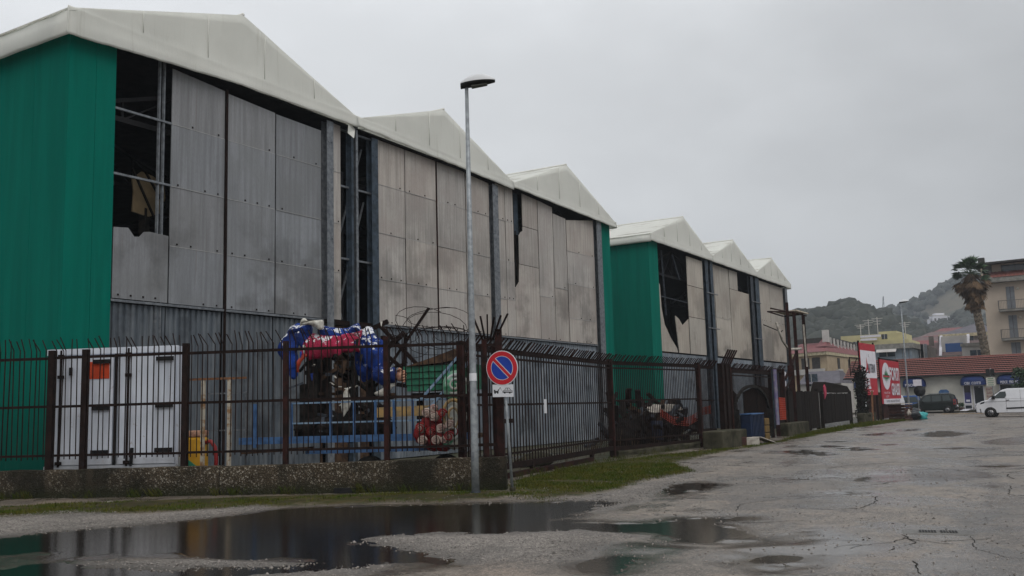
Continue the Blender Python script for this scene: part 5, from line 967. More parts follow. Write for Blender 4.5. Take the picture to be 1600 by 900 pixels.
for k, (s, z, r) in enumerate(((8.76, 1.25, .11), (8.90, 1.56, .10), (9.06, 1.48, .11), (9.24, 1.55, .09), (9.40, 1.30, .10), (9.20, 1.22, .10), (8.98, 1.16, .09), (9.10, .98, .10), (8.80, .98, .10), (9.38, 1.06, .11), (9.27, .98, .07), (9.05, 1.66, .07))):
    c = TW(s, -.22, z); rs_ = MB().sph(c, (r, r*.8, r*.95), 12, 8, nz=.3, seed=k).build('rose', MT['rose_white'], rc); scroll(c+FN*(r*.6), r*.8, 1.8, .022, 'rose_white' if k % 3 else 'rose_red', rs_, name='petal_swirl')
# ------------------------------------------------------------------ junk behind the next fence panel
jk = thing('junk_pile', 'dark junk pile with charred scrap behind the fence panel and before the green wall', 'junk', (33.6, 14.6, 0))
for i in range(150):
    x = random.uniform(31.4, 36.6); y = random.uniform(13.6, 15.8); z = random.uniform(.1, 1.55)*(1.25-abs(x-33.4)*.25); a = Vector((x, y, max(0, z))); b = a + Vector((random.uniform(-.9, .9), random.uniform(-.5, .5), random.uniform(-.3, .8)))
    MB().bar(a, b, random.uniform(.05, .3), random.uniform(.03, .15)).build('scrap', MT[random.choice(['burnt', 'burnt', 'burnt', 'brown_scrap', 'steel_dark', 'rust', 'rust_orange' if i % 9 == 0 else 'burnt'])], jk)
m = MB()
for i in range(14): m.sph((31.8+.32*i, 14.8, .45+.3*math.sin(i*.25)), (.5, .5, .42+.2*math.sin(i*.24)), 10, 6, nz=.8, seed=i)
m.build('heap', MT['burnt'], jk)
for k in range(6): MB().sph((33.2+random.uniform(-1, 1.6), 13.9, 1.5+random.uniform(-.3, .5)), (.08, .06, .07), 7, 5, nz=.6, seed=k).build('pale_scrap', MT['rag'], jk)
tag(MB().prism([(32.6, 13.7, 1.30), (35.0, 13.6, 1.36), (34.6, 13.6, 1.56), (33.0, 13.7, 1.58)], [(32.6, 14.2, 1.34), (35.0, 14.0, 1.40), (34.6, 14.0, 1.60), (33.0, 14.2, 1.62)]).build('white_board', MT['rag']), 'pale board lying on top of the junk pile', 'board')
tag(MB().tube([(32.65, 13.75, .3), (32.65, 13.75, 1.0)], .22, 12).build('blue_drum', MT['blue_bin']), 'blue plastic drum at the front of the junk pile', 'drum')
tag(MB().sph((22.9, 13.3, .12), (.85, .35, .24), 10, 7, nz=.5, seed=4).build('pale_stone', MT['concrete']), 'pale flat stone lying under the sliding gate', 'stone')
m = MB()
for k in range(150):
    x = random.uniform(27.0, 36.0) if k % 2 else random.uniform(17.5, 27.5); y = 13.35+random.uniform(0, .5)+(0 if x > 26 else -.9+(x-17)*.11); h = random.uniform(.3, .95)*(1 if x > 24.5 else .5); l = random.uniform(-.3, .3); m.add([(x-.012, y, 0), (x+.012, y, 0), (x+l*.5+.008, y-.05, h*.6), (x+l, y-.1, h)], [(0,1,2,3)])
MT['dry'] = simple('dry_weed', (.11, .07, .032), (.055, .036, .018), scale=3, rough=.9)
tag(m.build('dry_weeds', MT['dry'], kind='stuff'), 'dry brown weeds behind the gates', 'weeds')
# ------------------------------------------------------------------ lettering
def text(s, size, org, u, v, mat, parent, name='lettering', sx=1.0, bold=0.0):
    cu = bpy.data.curves.new('t', 'FONT'); cu.body = s; cu.size = 1; cu.align_x = 'CENTER'; cu.offset = bold; cu.resolution_u = 3; cu.extrude = 0
    to = bpy.data.objects.new('t', cu); COL.objects.link(to); bpy.context.view_layer.update()
    me = bpy.data.meshes.new_from_object(to.evaluated_get(bpy.context.evaluated_depsgraph_get())); bpy.data.objects.remove(to); me.name = name
    org = Vector(org); u = Vector(u); v = Vector(v); off = ROOTLOC[root_of(parent).name]
    for w in me.vertices: p = org + u*(w.co.x*size*sx) + v*(w.co.y*size) - off; w.co = p
    me.materials.clear(); me.materials.append(MT[mat]); return obj(name, me, parent)
# ------------------------------------------------------------------ billboards on the fence line
def billboard(name, label, p, q, z0, z1):
    f, ln, d, n = line(p, q); b = thing(name, label, 'billboard', (p[0], p[1], 0), 'red advertising boards on the fence')
    def B(u, w, o=.03): return f(ln*u, o, z0+(z1-z0)*w)
    MB().prism([B(0,0,.0), B(1,0,.0), B(1,1,.0), B(0,1,.0)], [B(0,0,-.06), B(1,0,-.06), B(1,1,-.06), B(0,1,-.06)]).build('board', MT['bill_red'], b)
    for u in (.02, .98): MB().bar(f(ln*u, -.1, 0), f(ln*u, -.1, z1+.15), .12).build('post', MT['rust'], b)
    return b, B, d, ln, z1-z0
Z = Vector((0,0,1))
b1, B, d, ln, h = billboard('billboard', 'tall red and white advertising board, the nearer and higher of the two', (67.85, 13.35), (71.9, 13.1), 1.82, 5.42)
def quad(B, u0, w0, u1, w1, o, mat, parent, name): return MB().add([B(u0,w0,o), B(u1,w0,o), B(u1,w1,o), B(u0,w1,o)], [(0,1,2,3)]).build(name, MT[mat], parent)
quad(B, .0, .33, 1, .86, .012, 'bill_white', b1, 'white_field')
text('IL', .28, B(.52,.74), d, Z, 'ink_grey', b1, sx=1.2); text('INTERNI', .86, B(.66,.44), d, Z, 'ink_grey', b1, sx=.60, bold=.02)
m = MB(); m.add([B(.36,.74,.02), B(.44,.55,.02), B(.54,.42,.02), B(.46,.42,.02), B(.40,.50,.02), B(.30,.42,.02), B(.22,.42,.02), B(.34,.55,.02)], [tuple(range(8))]); m.build('red_emblem', MT['bill_red'], b1)
text('BI-FEL', .95, B(.34,.13), d, Z, 'bill_white', b1, sx=.62, bold=.04); text('ARREDAMENTI', .16, B(.55,.06), d, Z, 'bill_white', b1)
b2, B, d, ln, h = billboard('billboard', 'red advertising board with a white oval and green leaf emblem, next to the far lamp', (74.0, 13.2), (82.0, 13.2), 1.15, 4.45)
quad(B, .05, .0, 1, .11, .012, 'bill_white', b2, 'white_strip'); text('CAMPING  BUNGALOW  RISTORANTE', .26, B(.53,.03), d, Z, 'ink_grey', b2, sx=1.3)
m = MB(); m.add([B(.26+.20*math.cos(2*math.pi*i/32), .63+.31*math.sin(2*math.pi*i/32), .014) for i in range(32)], [tuple(range(32))]); m.build('white_oval', MT['bill_white'], b2)
m = MB()
for k in range(9):
    u = .12+.035*k; t_ = .86-.05*abs(k-4)-.03*(k % 2); m.add([B(u-.035, .60, .020), B(u+.035, .60, .020), B(u, t_-.02, .020)], [(0,1,2)]); m.add([B(u-.03, .66, .022), B(u+.03, .66, .022), B(u, .46+.02*abs(k-4)+.03*(k % 2), .022)], [(0,1,2)])
m.build('green_emblem', MT['tree_green'], b2); quad(B, .09, .605, .43, .64, .026, 'bill_red', b2, 'emblem_bar')
text('FORTI', 1.36, B(.69,.55), d, Z, 'bill_white', b2, sx=1.12, bold=.03); text('GRASSI', 1.26, B(.71,.20), d, Z, 'bill_white', b2, sx=.92, bold=.03); text('PRODOTTI TIPICI', .24, B(.24,.22), d, Z, 'bill_white', b2, sx=1.3); text('A 500 MT', .24, B(.24,.14), d, Z, 'bill_white', b2, sx=1.3)
MB().bar((74.2, 13.25, 4.5), (82.0, 13.25, 4.55), .1).build('top_rail', MT['rust'], b2)
cf = thing('corrugated_fence', 'brown corrugated sheet fence under the two billboards', 'fence', (69.6, 13.5, 0)); k = 0
for x in np.arange(69.6, 82.5, 1.05):
    V = []; F = []
    for i in range(13): V += [(x+i*1.03/12, 13.5+(.03 if i % 2 else -.03), .05), (x+i*1.03/12, 13.5+(.03 if i % 2 else -.03), 1.95+.05*(k % 3))]
    for i in range(12): F.append((2*i, 2*i+2, 2*i+3, 2*i+1))
    tint(MB().add(V, F).build('sheet', MT['brown_sheet'], cf), .8, 1.2); k += 1
MB().bar((68.2, 12.9, 0), (68.6, 12.9, 2.1), .12).build('timber_prop', MT['rust_orange'], cf); MB().bar((71.2, 12.9, 0), (71.2, 12.9, 2.0), .14).build('timber_prop', MT['brown_scrap'], cf)
def leaves(center, rad, n, size, mat, name, parent=None, squash=1.0, seed=0):
    g = np.random.default_rng(seed); q = g.normal(size=(n, 3)); q /= np.linalg.norm(q, axis=1)[:,None]; q *= (g.random(n)**.45)[:,None]
    p = q*np.array(rad)[None] + np.array(center)[None]; a = g.normal(size=(n, 3)); a /= np.linalg.norm(a, axis=1)[:,None]; b = np.cross(a, g.normal(size=(n, 3))); b /= np.linalg.norm(b, axis=1)[:,None]
    s = size*g.uniform(.6, 1.3, (n, 1)); V = np.stack([p-a*s, p+b*s*.45, p+a*s, p-b*s*.45], 1).reshape(-1, 3)
    if parent is not None: V = V - np.array(ROOTLOC[root_of(parent).name])[None]
    me = bpy.data.meshes.new(name); me.from_pydata([tuple(v) for v in V], [], [(4*i, 4*i+1, 4*i+2, 4*i+3) for i in range(n)]); me.materials.append(MT[mat]); return obj(name, me, parent)
iv = thing('ivy_pillar', 'dark pillar smothered in dead ivy beside the nearer billboard', 'pillar', (67.4, 13.35, 0)); MB().box(66.9, 67.7, 13.2, 13.6, 0, 3.4).build('pillar', MT['timber'], iv)
for k in range(6): leaves((67.3+random.uniform(-.2, .2), 13.3, .6+.55*k), (.75, .5, .5), 220, .11, 'ivy', 'ivy_clump', iv, seed=k)
MB().bar((64.6, 13.4, 3.15), (67.0, 13.4, 4.35), .05).bar((64.6, 13.4, 4.3), (68, 13.4, 4.35), .06).bar((64.6, 13.4, 3.1), (64.6, 13.4, 4.3), .06).build('bent_frame', MT['rust'], iv)
# rubbish at the fence end
pal = thing('pallet_stack', 'maroon wooden pallets stacked at the end of the fence under the far lamp', 'pallet', (71.2, 11.6, 0))
for k in range(5): MB().obox((71.0+.1*(k % 2), 11.55, .02+.22*k), (1, -.2), 1.5, 1.1, .18).build('pallet', MT['card'], pal)
for k in range(4): MB().sph((70.6+.35*k, 11.0, .5+.1*(k % 2)), (.12, .1, .16), 7, 5, nz=.5, seed=k).build('white_scrap', MT['rag'], pal)
MB().obox((71.0, 11.6, 1.13), (1, -.2), 1.8, 1.2, .05).build('top_board', MT['rag'], pal)
bg_ = thing('bin_bag', 'grey-black rubbish bag slumped beside the pallets', 'rubbish bag', (72.0, 10.95, 0)); MB().sph((72.0, 10.95, .36), (.55, .5, .46), 12, 9, nz=.45, seed=2).build('bag', MT['bag'], bg_)
tl = thing('bin_bag', 'turquoise plastic bag lying right of the black rubbish bag', 'rubbish bag', (72.6, 10.4, 0)); MB().sph((72.6, 10.45, .24), (.5, .42, .30), 12, 9, nz=.55, seed=7).build('bag', MT['teal'], tl)
st = thing('back_of_sign', 'thin pole carrying a round sign seen from behind, near the parked dark car', 'road sign', (78.3, 11.39, 0)); zc_ = at(1437, 611, X=78.3); MB().tube([(78.3, 11.39, 0), (78.3, 11.39, zc_.z+.9)], .04, 8).build('pole', MT['lamp_grey'], st)
MB().tube([(78.25, zc_.y, zc_.z), (78.28, zc_.y, zc_.z)], .42, 20).build('disc', MT['iron'], st); zq = at(1433.5, 598, X=78.3); MB().box(78.22, 78.25, zq.y-.30, zq.y+.30, zq.z-.24, zq.z+.24).build('small_plate', MT['bill_white'], st)
# ------------------------------------------------------------------ vehicles
def vehicle(name, label, cat, Mp, w, lower, upper, belt, ztop, inset, arches, paint, wins, extra=None, wr=.33, group=None, loc=None):
    t = thing(name, label, cat, loc, group)
    def hw(z): return w - max(0, z-belt)/(ztop-belt)*inset
    lo = []
    for s, z in lower: lo.append((s, z))
    m = MB().prism([Mp(s, -w, z) for s, z in lo], [Mp(s, w, z) for s, z in lo]); b = m.build('body', MT[paint], t, bevel=.05)
    m = MB().prism([Mp(s, -hw(z), z) for s, z in upper], [Mp(s, hw(z), z) for s, z in upper]); m.build('cab', MT[paint], t, bevel=.05)
    for poly in wins:
        for sg_ in (-1, 1):
            o = .006*sg_; MB().prism([Mp(s, sg_*hw(z)+o, z) for s, z in poly], [Mp(s, sg_*(hw(z)-.02), z) for s, z in poly]).build('window', MT['cglass'], t)
    for cs in arches:
        for sg_ in (-1, 1):
            MB().tube([Mp(cs, sg_*(w-.30), wr), Mp(cs, sg_*(w+.012), wr)], wr+.07, 22).build('wheel_arch', MT['black'], t)
            wh = MB().tube([Mp(cs, sg_*(w-.24), wr), Mp(cs, sg_*(w-.02), wr), Mp(cs, sg_*(w+.02), wr)], [wr, wr, wr*.93], 24).build('wheel', MT['tyre'], t)
            MB().tube([Mp(cs, sg_*(w-.05), wr), Mp(cs, sg_*(w+.03), wr)], wr*.60, 16).build('rim', MT['alloy'], wh)
            for k in range(6): a = 2*math.pi*k/6; MB().bar(Mp(cs+wr*.1*math.cos(a), sg_*(w+.034), wr+wr*.1*math.sin(a)), Mp(cs+wr*.52*math.cos(a), sg_*(w+.034), wr+wr*.52*math.sin(a)), .03, .05).build('spoke', MT['iron'], wh)
    return t, hw
VX, VY = 76.0, 7.24
Mv = lambda s, l, z: Vector((VX+.98+l, VY-s, z))
van, hw = vehicle('parked_van', 'white panel van with black side strip parked at the right edge', 'van', Mv, .98,
 [(.02,.36),(0,.78),(.10,1.00),(.40,1.14),(.95,1.28),(4.95,1.28),(5.0,.6),(4.97,.30),(.5,.30)], [(.80,1.26),(1.75,1.93),(2.1,2.02),(4.5,2.04),(4.88,1.96),(4.97,1.26)], 1.28, 2.03, .15, (.93, 3.95), 'van',
 [[(1.12,1.34),(1.62,1.80),(1.98,1.82),(2.02,1.55),(1.90,1.34)]], loc=(VX+.98, VY-2.5, 0))
MB().prism([Mv(.86,-.82,1.34), Mv(.86,.82,1.34), Mv(1.66,.74,1.90), Mv(1.66,-.74,1.90)], [Mv(.84,-.82,1.35), Mv(.84,.82,1.35), Mv(1.64,.74,1.91), Mv(1.64,-.74,1.91)]).build('windscreen', MT['cglass'], van)
for l in (-.985, .985): 
    MB().bar(Mv(1.95, l, .62), Mv(3.35, l, .66), .03, .10).build('side_strip', MT['black'], van); MB().bar(Mv(1.98, l, 1.20), Mv(2.18, l, 1.20), .04, .05).build('door_handle', MT['black'], van)
    MB().bar(Mv(1.98, l, .40), Mv(1.98, l, 1.85), .008, .012).bar(Mv(2.9, l*.99, .40), Mv(2.9, l*.99, 1.9), .008, .012).bar(Mv(.62, l, 1.10), Mv(3.9, l, 1.14), .010, .012).build('door_seam', MT['iron'], van)
    MB().prism([Mv(1.05, l*1.0, 1.30), Mv(1.30, l, 1.30), Mv(1.28, l, 1.56), Mv(1.08, l, 1.48)], [Mv(1.08, l*1.22, 1.32), Mv(1.28, l*1.22, 1.32), Mv(1.27, l*1.22, 1.55), Mv(1.10, l*1.22, 1.48)]).build('wing_mirror', MT['black'], van)
    MB().prism([Mv(.14, l*.99, .90), Mv(.55, l*1.005, 1.00), Mv(.62, l*1.005, 1.14), Mv(.22, l*.99, 1.04)], [Mv(.0, l*.72, .90), Mv(.40, l*.72, 1.0), Mv(.50, l*.72, 1.14), Mv(.08, l*.72, 1.04)]).build('headlight', MT['glass'], van)
MB().prism([Mv(-.04,-.9,.34), Mv(.35,-.995,.34), Mv(.30,-.995,.62), Mv(-.05,-.9,.62)], [Mv(-.04,.9,.34), Mv(.35,.995,.34), Mv(.30,.995,.62), Mv(-.05,.9,.62)]).build('front_bumper', MT['sign_black'], van); MB().bar(Mv(4.98,-.9,.45), Mv(4.98,.9,.45), .12, .2).build('rear_bumper', MT['black'], van)
CY = 14.95
Mc = lambda s, l, z: Vector((97.5+.87+l, CY-s, z))
car, hw = vehicle('parked_car', 'dark green-black family car parked before the fish shop', 'car', Mc, .87,
 [(.0,.40),(.02,.72),(.25,.92),(.85,1.04),(3.95,1.08),(4.0,.55),(3.96,.28),(.4,.28)], [(.62,1.02),(1.35,1.72),(1.75,1.82),(3.45,1.84),(3.72,1.76),(3.98,1.06)], 1.06, 1.83, .14, (.72, 3.25), 'dcar',
 [[(.95,1.12),(1.42,1.62),(1.85,1.66),(1.85,1.12)], [(1.97,1.12),(1.97,1.67),(2.75,1.68),(2.75,1.14)], [(2.9,1.16),(2.9,1.67),(3.45,1.66),(3.62,1.18)]], loc=(98.37, CY-2, 0), wr=.31)
MB().prism([Mc(.66,-.74,1.10), Mc(.66,.74,1.10), Mc(1.28,.68,1.68), Mc(1.28,-.68,1.68)], [Mc(.64,-.74,1.11), Mc(.64,.74,1.11), Mc(1.26,.68,1.69), Mc(1.26,-.68,1.69)]).build('windscreen', MT['cglass'], car)
MB().prism([Mc(4.0,-.70,1.14), Mc(4.0,.70,1.14), Mc(3.80,.64,1.68), Mc(3.80,-.64,1.68)], [Mc(3.97,-.70,1.14), Mc(3.97,.70,1.14), Mc(3.77,.64,1.68), Mc(3.77,-.64,1.68)]).build('rear_window', MT['cglass'], car)
for l in (-1, 1): MB().prism([Mc(3.93, l*.875, .78), Mc(4.03, l*.78, .78), Mc(4.00, l*.76, 1.30), Mc(3.86, l*.85, 1.30)], [Mc(3.8, l*.882, .78), Mc(4.03, l*.70, .78), Mc(3.98, l*.70, 1.30), Mc(3.78, l*.862, 1.30)]).build('tail_light', MT['tail'], car); MB().bar(Mc(1.0, l*.95, 1.10), Mc(1.2, l*.95, 1.12), .16, .14).build('wing_mirror', MT['dcar'], car)
MB().box(98.0, 98.75, CY-4.06, CY-4.02, .62, .76).build('number_plate', MT['bill_white'], car); MB().bar(Mc(4.0,-.8,.42), Mc(4.0,.8,.42), .14, .22).build('rear_bumper', MT['black'], car); MB().bar(Mc(.02,-.8,.42), Mc(.02,.8,.42), .14, .22).build('front_bumper', MT['black'], car)
MB().bar(Mc(1.5, -.6, 1.87), Mc(3.5, -.6, 1.88), .04).bar(Mc(1.5, .6, 1.87), Mc(3.5, .6, 1.88), .04).build('roof_rail', MT['alloy'], car)
Mb = lambda s, l, z: Vector((100.4+l, 18.2-s, z))
bc, hw = vehicle('parked_car', 'bright blue car parked behind the nose of the dark car', 'car', Mb, .85, [(0,.4),(.02,.7),(.3,.88),(.9,1.0),(4.0,1.02),(4.1,.5),(4.05,.28),(.4,.28)], [(.8,.98),(1.5,1.62),(1.9,1.72),(3.6,1.76),(4.05,1.0)], 1.0, 1.74, .14, (.75, 3.35), 'bcar', [[(1.1,1.06),(1.55,1.55),(2.2,1.58),(2.2,1.06)], [(2.35,1.06),(2.35,1.60),(3.5,1.60),(3.75,1.08)]], loc=(100.4, 16, 0), wr=.31)
MB().prism([Mb(4.10,-.68,1.10), Mb(4.10,.68,1.10), Mb(3.85,.62,1.6), Mb(3.85,-.62,1.6)], [Mb(4.07,-.68,1.10), Mb(4.07,.68,1.10), Mb(3.8,.62,1.6), Mb(3.8,-.62,1.6)]).build('rear_window', MT['cglass'], bc)
Mw = lambda s, l, z: Vector((95.0+l, 19.2-s, z))
wv_, hw = vehicle('parked_car', 'white car half hidden behind the red billboard and its lamp', 'car', Mw, .88, [(0,.4),(.02,.8),(.3,1.0),(.9,1.1),(4.05,1.12),(4.1,.5),(4.05,.28),(.4,.28)], [(.7,1.08),(1.3,1.75),(1.8,1.88),(3.7,1.88),(3.95,1.7),(4.08,1.1)], 1.1, 1.88, .13, (.75, 3.35), 'van', [[(1.0,1.16),(1.4,1.66),(2.0,1.7),(2.0,1.16)]], loc=(95, 17, 0), wr=.31)
# ------------------------------------------------------------------ pavement, markings and the shop row
struct(MB().box(99.6, 104.2, -14, 23, -.05, .13).build('pavement', simple('pavement_slab', (.20, .185, .16), (.14, .13, .115), scale=2, rough=.7)))
for k in range(19): struct(MB().box(99.42, 99.60, -14+1.95*k, -14+1.95*k+1.93, -.05, .145).build('kerb', MT['concrete']))
struct(MB().box(92.0, 92.35, 6.6, 11.6, .010, .034).build('road_marking', simple('yellow_line', (.50, .30, .10), (.22, .17, .11), scale=2, rough=.7, bump=0)))
SX = 104.0
sh = thing('shop_row', 'long low cream shop with a red tiled roof and navy dome awnings', 'shop', (SX, 8, 0))
MB().box(SX, SX+7.5, -14, 21.4, 0, 3.62).build('wall', MT['shop_wall'], sh); MB().box(SX-.02, SX+.0, -14, 21.4, .1, .42).build('plinth', MT['slab'], sh)
ex, ez, rx, rz = SX-.75, 3.66, SX+3.8, 5.52; V = []; F = []; NR = 9; yr = np.arange(-14.4, 22.2, .0625); ny2 = len(yr)
for j in range(NR):
    for e in (0, 1):
        u = (j+e*1.0)/NR - (.012 if e == 0 else .016)
        for i, y in enumerate(yr): V.append((ex+(rx-ex)*u, y, ez+(rz-ez)*u + (.10 if e == 0 else .0) + .035*abs(math.sin(math.pi*(y+.125*(j % 2))/.25)) + .012*mnoise.noise(Vector((y*2, j*3.3, 0)))))
for r_i in range(0, 2*NR, 2):
    for i in range(ny2-1): F.append((r_i*ny2+i, r_i*ny2+i+1, (r_i+1)*ny2+i+1, (r_i+1)*ny2+i))
rf = MB().add(V, F).build('roof', MT['tile'], sh, kind='stuff')
m = MB(); m.prism([(ex+.05, -14.4, ez-.05), (rx, -14.4, rz-.05), (rx+4.4, -14.4, ez-.05)], [(ex+.05, 22.2, ez-.05), (rx, 22.2, rz-.05), (rx+4.4, 22.2, ez-.05)]); m.build('roof_deck', MT['apt_dark'], sh)  # dark deck seen through open tile rows stands in for their shadow lines
MB().tube([(rx, -14.4, rz+.03), (rx, 22.2, rz+.03)], .11, 6).build('ridge_tiles', MT['tile'], sh); MB().tube([(ex-.05, -14.4, ez-.03), (ex-.05, 22.2, ez-.03)], .07, 6).build('gutter', MT['sign_black'], sh)
def awning(yc, hwid, label_text, name='dome_awning'):
    V = []; F = []; n = 24; m_ = 8; dep = .95; pw_ = .55
    def sp_(c): return math.copysign(abs(c)**pw_, c)
    for j in range(m_+1):
        th = (math.pi/2)*(j-1)/(m_-1) if j > 0 else 0; z = 2.92+.66*math.sin(th) if j > 0 else 2.60; k = math.cos(th)**.8 if j > 0 else 1
        for i in range(n+1): a = math.pi*i/n; V.append((SX-.01-dep*abs(math.sin(a))**pw_*k, yc+hwid*sp_(math.cos(a))*(.25+.75*k if j > 0 else 1), z))
    for j in range(m_):
        for i in range(n): F.append((j*(n+1)+i, j*(n+1)+i+1, (j+1)*(n+1)+i+1, (j+1)*(n+1)+i))
    aw = MB().add(V, F).build(name, MT['awning'], sh)
    text(label_text, .36, (SX-1.0, yc, 2.66), (0,-1,0), Z, 'bill_white', sh, name='awning_lettering', sx=hwid*2/(len(label_text)*.36*.75) if len(label_text) else 1, bold=.01)
    return aw
awning(15.35, 1.08, 'PESCHERIA'); awning(9.92, 1.16, 'CIBI  COTTI'); awning(6.7, 1.16, 'PESCE  FRITTO'); awning(20.2, 1.05, '')
def opening(y0, y1, z0, z1, mat='glass', nm='window', fr='bill_white', w=.08):
    g = MB().box(SX-.03, SX-.012, y0, y1, z0, z1).build(nm, MT[mat], sh); m = MB(); m.box(SX-.06, SX-.008, y0-w, y0, z0-w, z1+w).box(SX-.06, SX-.008, y1, y1+w, z0-w, z1+w).box(SX-.058, SX-.009, y0, y1, z1, z1+w).box(SX-.058, SX-.009, y0, y1, z0-w, z0); m.build('frame', MT[fr], g); return g
opening(10.24, 10.82, .85, 2.55); opening(10.24, 10.82, .30, .62); opening(9.10, 9.92, .25, 2.5, nm='door'); opening(5.8, 7.6, .3, 2.55); opening(14.5, 14.75, .3, 2.5, mat='shutter', fr='slab'); opening(15.0, 16.2, .3, 2.5, mat='shop_wall', fr='slab'); opening(19.4, 21.0, .3, 2.5, mat='awning')
MB().box(SX-.075, SX-.062, 10.26, 10.80, .90, 1.88).build('poster', simple('violet_poster', (.045, .04, .18), (.03, .03, .12), rough=.5, bump=0), sh); MB().box(SX-.09, SX-.079, 10.36, 10.70, .98, 1.18).build('poster_text', MT['bill_white'], sh)
MB().box(SX-.065, SX-.063, 9.05, 9.96, .62, .78).build('door_rail', MT['bill_white'], sh); MB().tube([(SX-.4, 9.4, 2.36), (SX-.4, 9.4, 2.42)], .09, 8).build('door_lamp', MT['bill_white'], sh)
for k in range(4): MB().box(SX-.05, SX-.02, 8.30, 8.86, .95+.36*k, 1.24+.36*k).build('price_board', MT['rose_white'], sh); MB().box(SX-.056, SX-.052, 8.36, 8.80, 1.05+.36*k, 1.08+.36*k).build('price_line', MT['ink_grey'], sh)
MB().prism([(SX-.08, 12.2+.45*a, 1.50+.50*b) for a, b in ((0,0),(2.1,0),(2.1,1.1),(1.7,1.5),(.4,1.5),(0,1.1))], [(SX-.02, 12.2+.45*a, 1.50+.50*b) for a, b in ((0,0),(2.1,0),(2.1,1.1),(1.7,1.5),(.4,1.5),(0,1.1))]).build('blue_board', MT['blue_paint'], sh); MB().box(SX-.09, SX-.082, 12.4, 12.95, 1.62, 1.9).build('blue_board_text', MT['paleblue'], sh)
rp = thing('door_ramp', 'white ramp slab with a dark mat leading to the shop door', 'ramp', (101.5, 9.9, .13)); MB().prism([(100.2, 10.95, .14), (100.2, 10.35, .14), (103.6, 10.35, .20), (103.6, 10.95, .20)], [(100.2, 10.95, .17), (100.2, 10.35, .17), (103.6, 10.35, .26), (103.6, 10.95, .26)]).build('slab', MT['bill_white'], rp); MB().box(100.4, 103.7, 9.2, 10.2, .14, .17).build('mat', MT['sign_black'], rp)
pt = thing('flower_pot', 'small pot with a pale plant between the dark car and the shop door', 'plant pot', (103.3, 11.15, .13)); MB().tube([(103.3, 11.15, .13), (103.3, 11.15, .45)], [.16, .22], 10).build('pot', MT['card'], pt); leaves((103.3, 11.15, .68), (.3, .32, .25), 120, .10, 'leaf', 'plant', pt, seed=5)
# signs on a pole before the shop
sq = thing('sign_pole', 'grey pole with two dark plates above a cream direction board', 'road sign', (96.2, 7.75, 0)); MB().tube([(96.2, 7.55, 0), (96.2, 7.70, 4.0)], .045, 8).build('pole', MT['lamp_grey'], sq)
for y in (7.38, 7.74): MB().box(96.0, 96.04, y, y+.34, 3.28, 3.90).build('dark_plate', MT['iron'], sq)
for k in range(4): MB().box(96.0, 96.04, 7.36, 8.10, 2.42+.19*k, 2.59+.19*k).build('direction_board', MT['shop_wall'], sq); MB().box(95.985, 95.998, 7.5, 7.98, 2.48+.19*k, 2.52+.19*k).build('board_text', MT['tree_green'], sq)
bu = thing('street_shrub', 'dark feathery shrub in front of the rightmost navy awning', 'shrub', (95.5, 5.2, 0)); MB().tube([(95.5, 5.1, 0), (95.5, 5.1, 2.6)], [.08, .04], 6).build('trunk', MT['bark'], bu)
for k in range(7): leaves((95.5, 4.9+random.uniform(-.6, .5), 2.1+.25*k), (.6, .75, .4), 130, .16, 'leaf', 'foliage', bu, seed=30+k)
# ------------------------------------------------------------------ apartment block
AX = 125.0
ap = thing('apartment_block', 'beige apartment block with balconies and grey shutters behind the palm', 'apartment block', (AX, 0, 0)); YL = 9.95
MB().box(AX, AX+12, -22, YL, 0, 14.75).build('wall', MT['apt'], ap); MB().box(AX-1.0, AX+13, -22.5, YL+.5, 14.76, 15.0).build('eave_slab', MT['slab'], ap); MB().box(AX-.8, AX+12.6, -22.3, YL+.3, 15.0, 15.32).build('eave_board', MT['slab'], ap)
m = MB(); V = []; F = []; yy_ = np.arange(-22.4, YL+.3, .22)
for i, y in enumerate(yy_):
    for k in range(5): V.append((AX-.85+1.9*k/4, y, 15.34+.85*k/4+.05*(i % 2)+.02*(k % 2)))
for i in range(len(yy_)-1):
    for k in range(4): F.append((i*5+k, i*5+k+1, (i+1)*5+k+1, (i+1)*5+k))
m.add(V, F).build('tiled_skirt', MT['tile'], ap, kind='stuff')
MB().box(AX+1.2, AX+11, -22, YL-1.0, 15.2, 17.15).build('attic_wall', MT['apt'], ap)
MB().prism([(AX-.9, -22.5, 17.35), (AX-.9, YL+1.1, 17.0), (AX-.9, YL+1.1, 17.2), (AX-.9, -22.5, 17.6)], [(AX+12, -22.5, 17.9), (AX+12, YL+1.1, 17.5), (AX+12, YL+1.1, 17.7), (AX+12, -22.5, 18.2)]).build('attic_roof', MT['apt_dark'], ap)
MB().box(AX+.2, AX+1.0, YL-.35, YL+.35, 17.25, 17.95).build('chimney', MT['apt_dark'], ap); MB().box(AX-.7, AX-.55, YL-.1, YL+.05, 15.35, 17.0).build('attic_post', MT['apt'], ap)
for k in range(5):
    y1 = 7.85-1.35*k; w_ = MB().box(AX+1.15, AX+1.19, y1-1.25, y1, 15.9, 16.95).build('window', MT['glass'], ap); MB().box(AX+1.10, AX+1.17, y1, y1+.1, 15.85, 17.0).build('frame', MT['apt_dark'], w_)
def shut(y0, y1, z0, z1, nm='shutter_door'):
    o = MB().box(AX-.05, AX+.01, y0, y1, z0, z1).build(nm, MT['shutter'], ap); MB().box(AX-.055, AX-.045, (y0+y1)/2-.02, (y0+y1)/2+.02, z0, z1).build('centre_gap', MT['iron'], o)
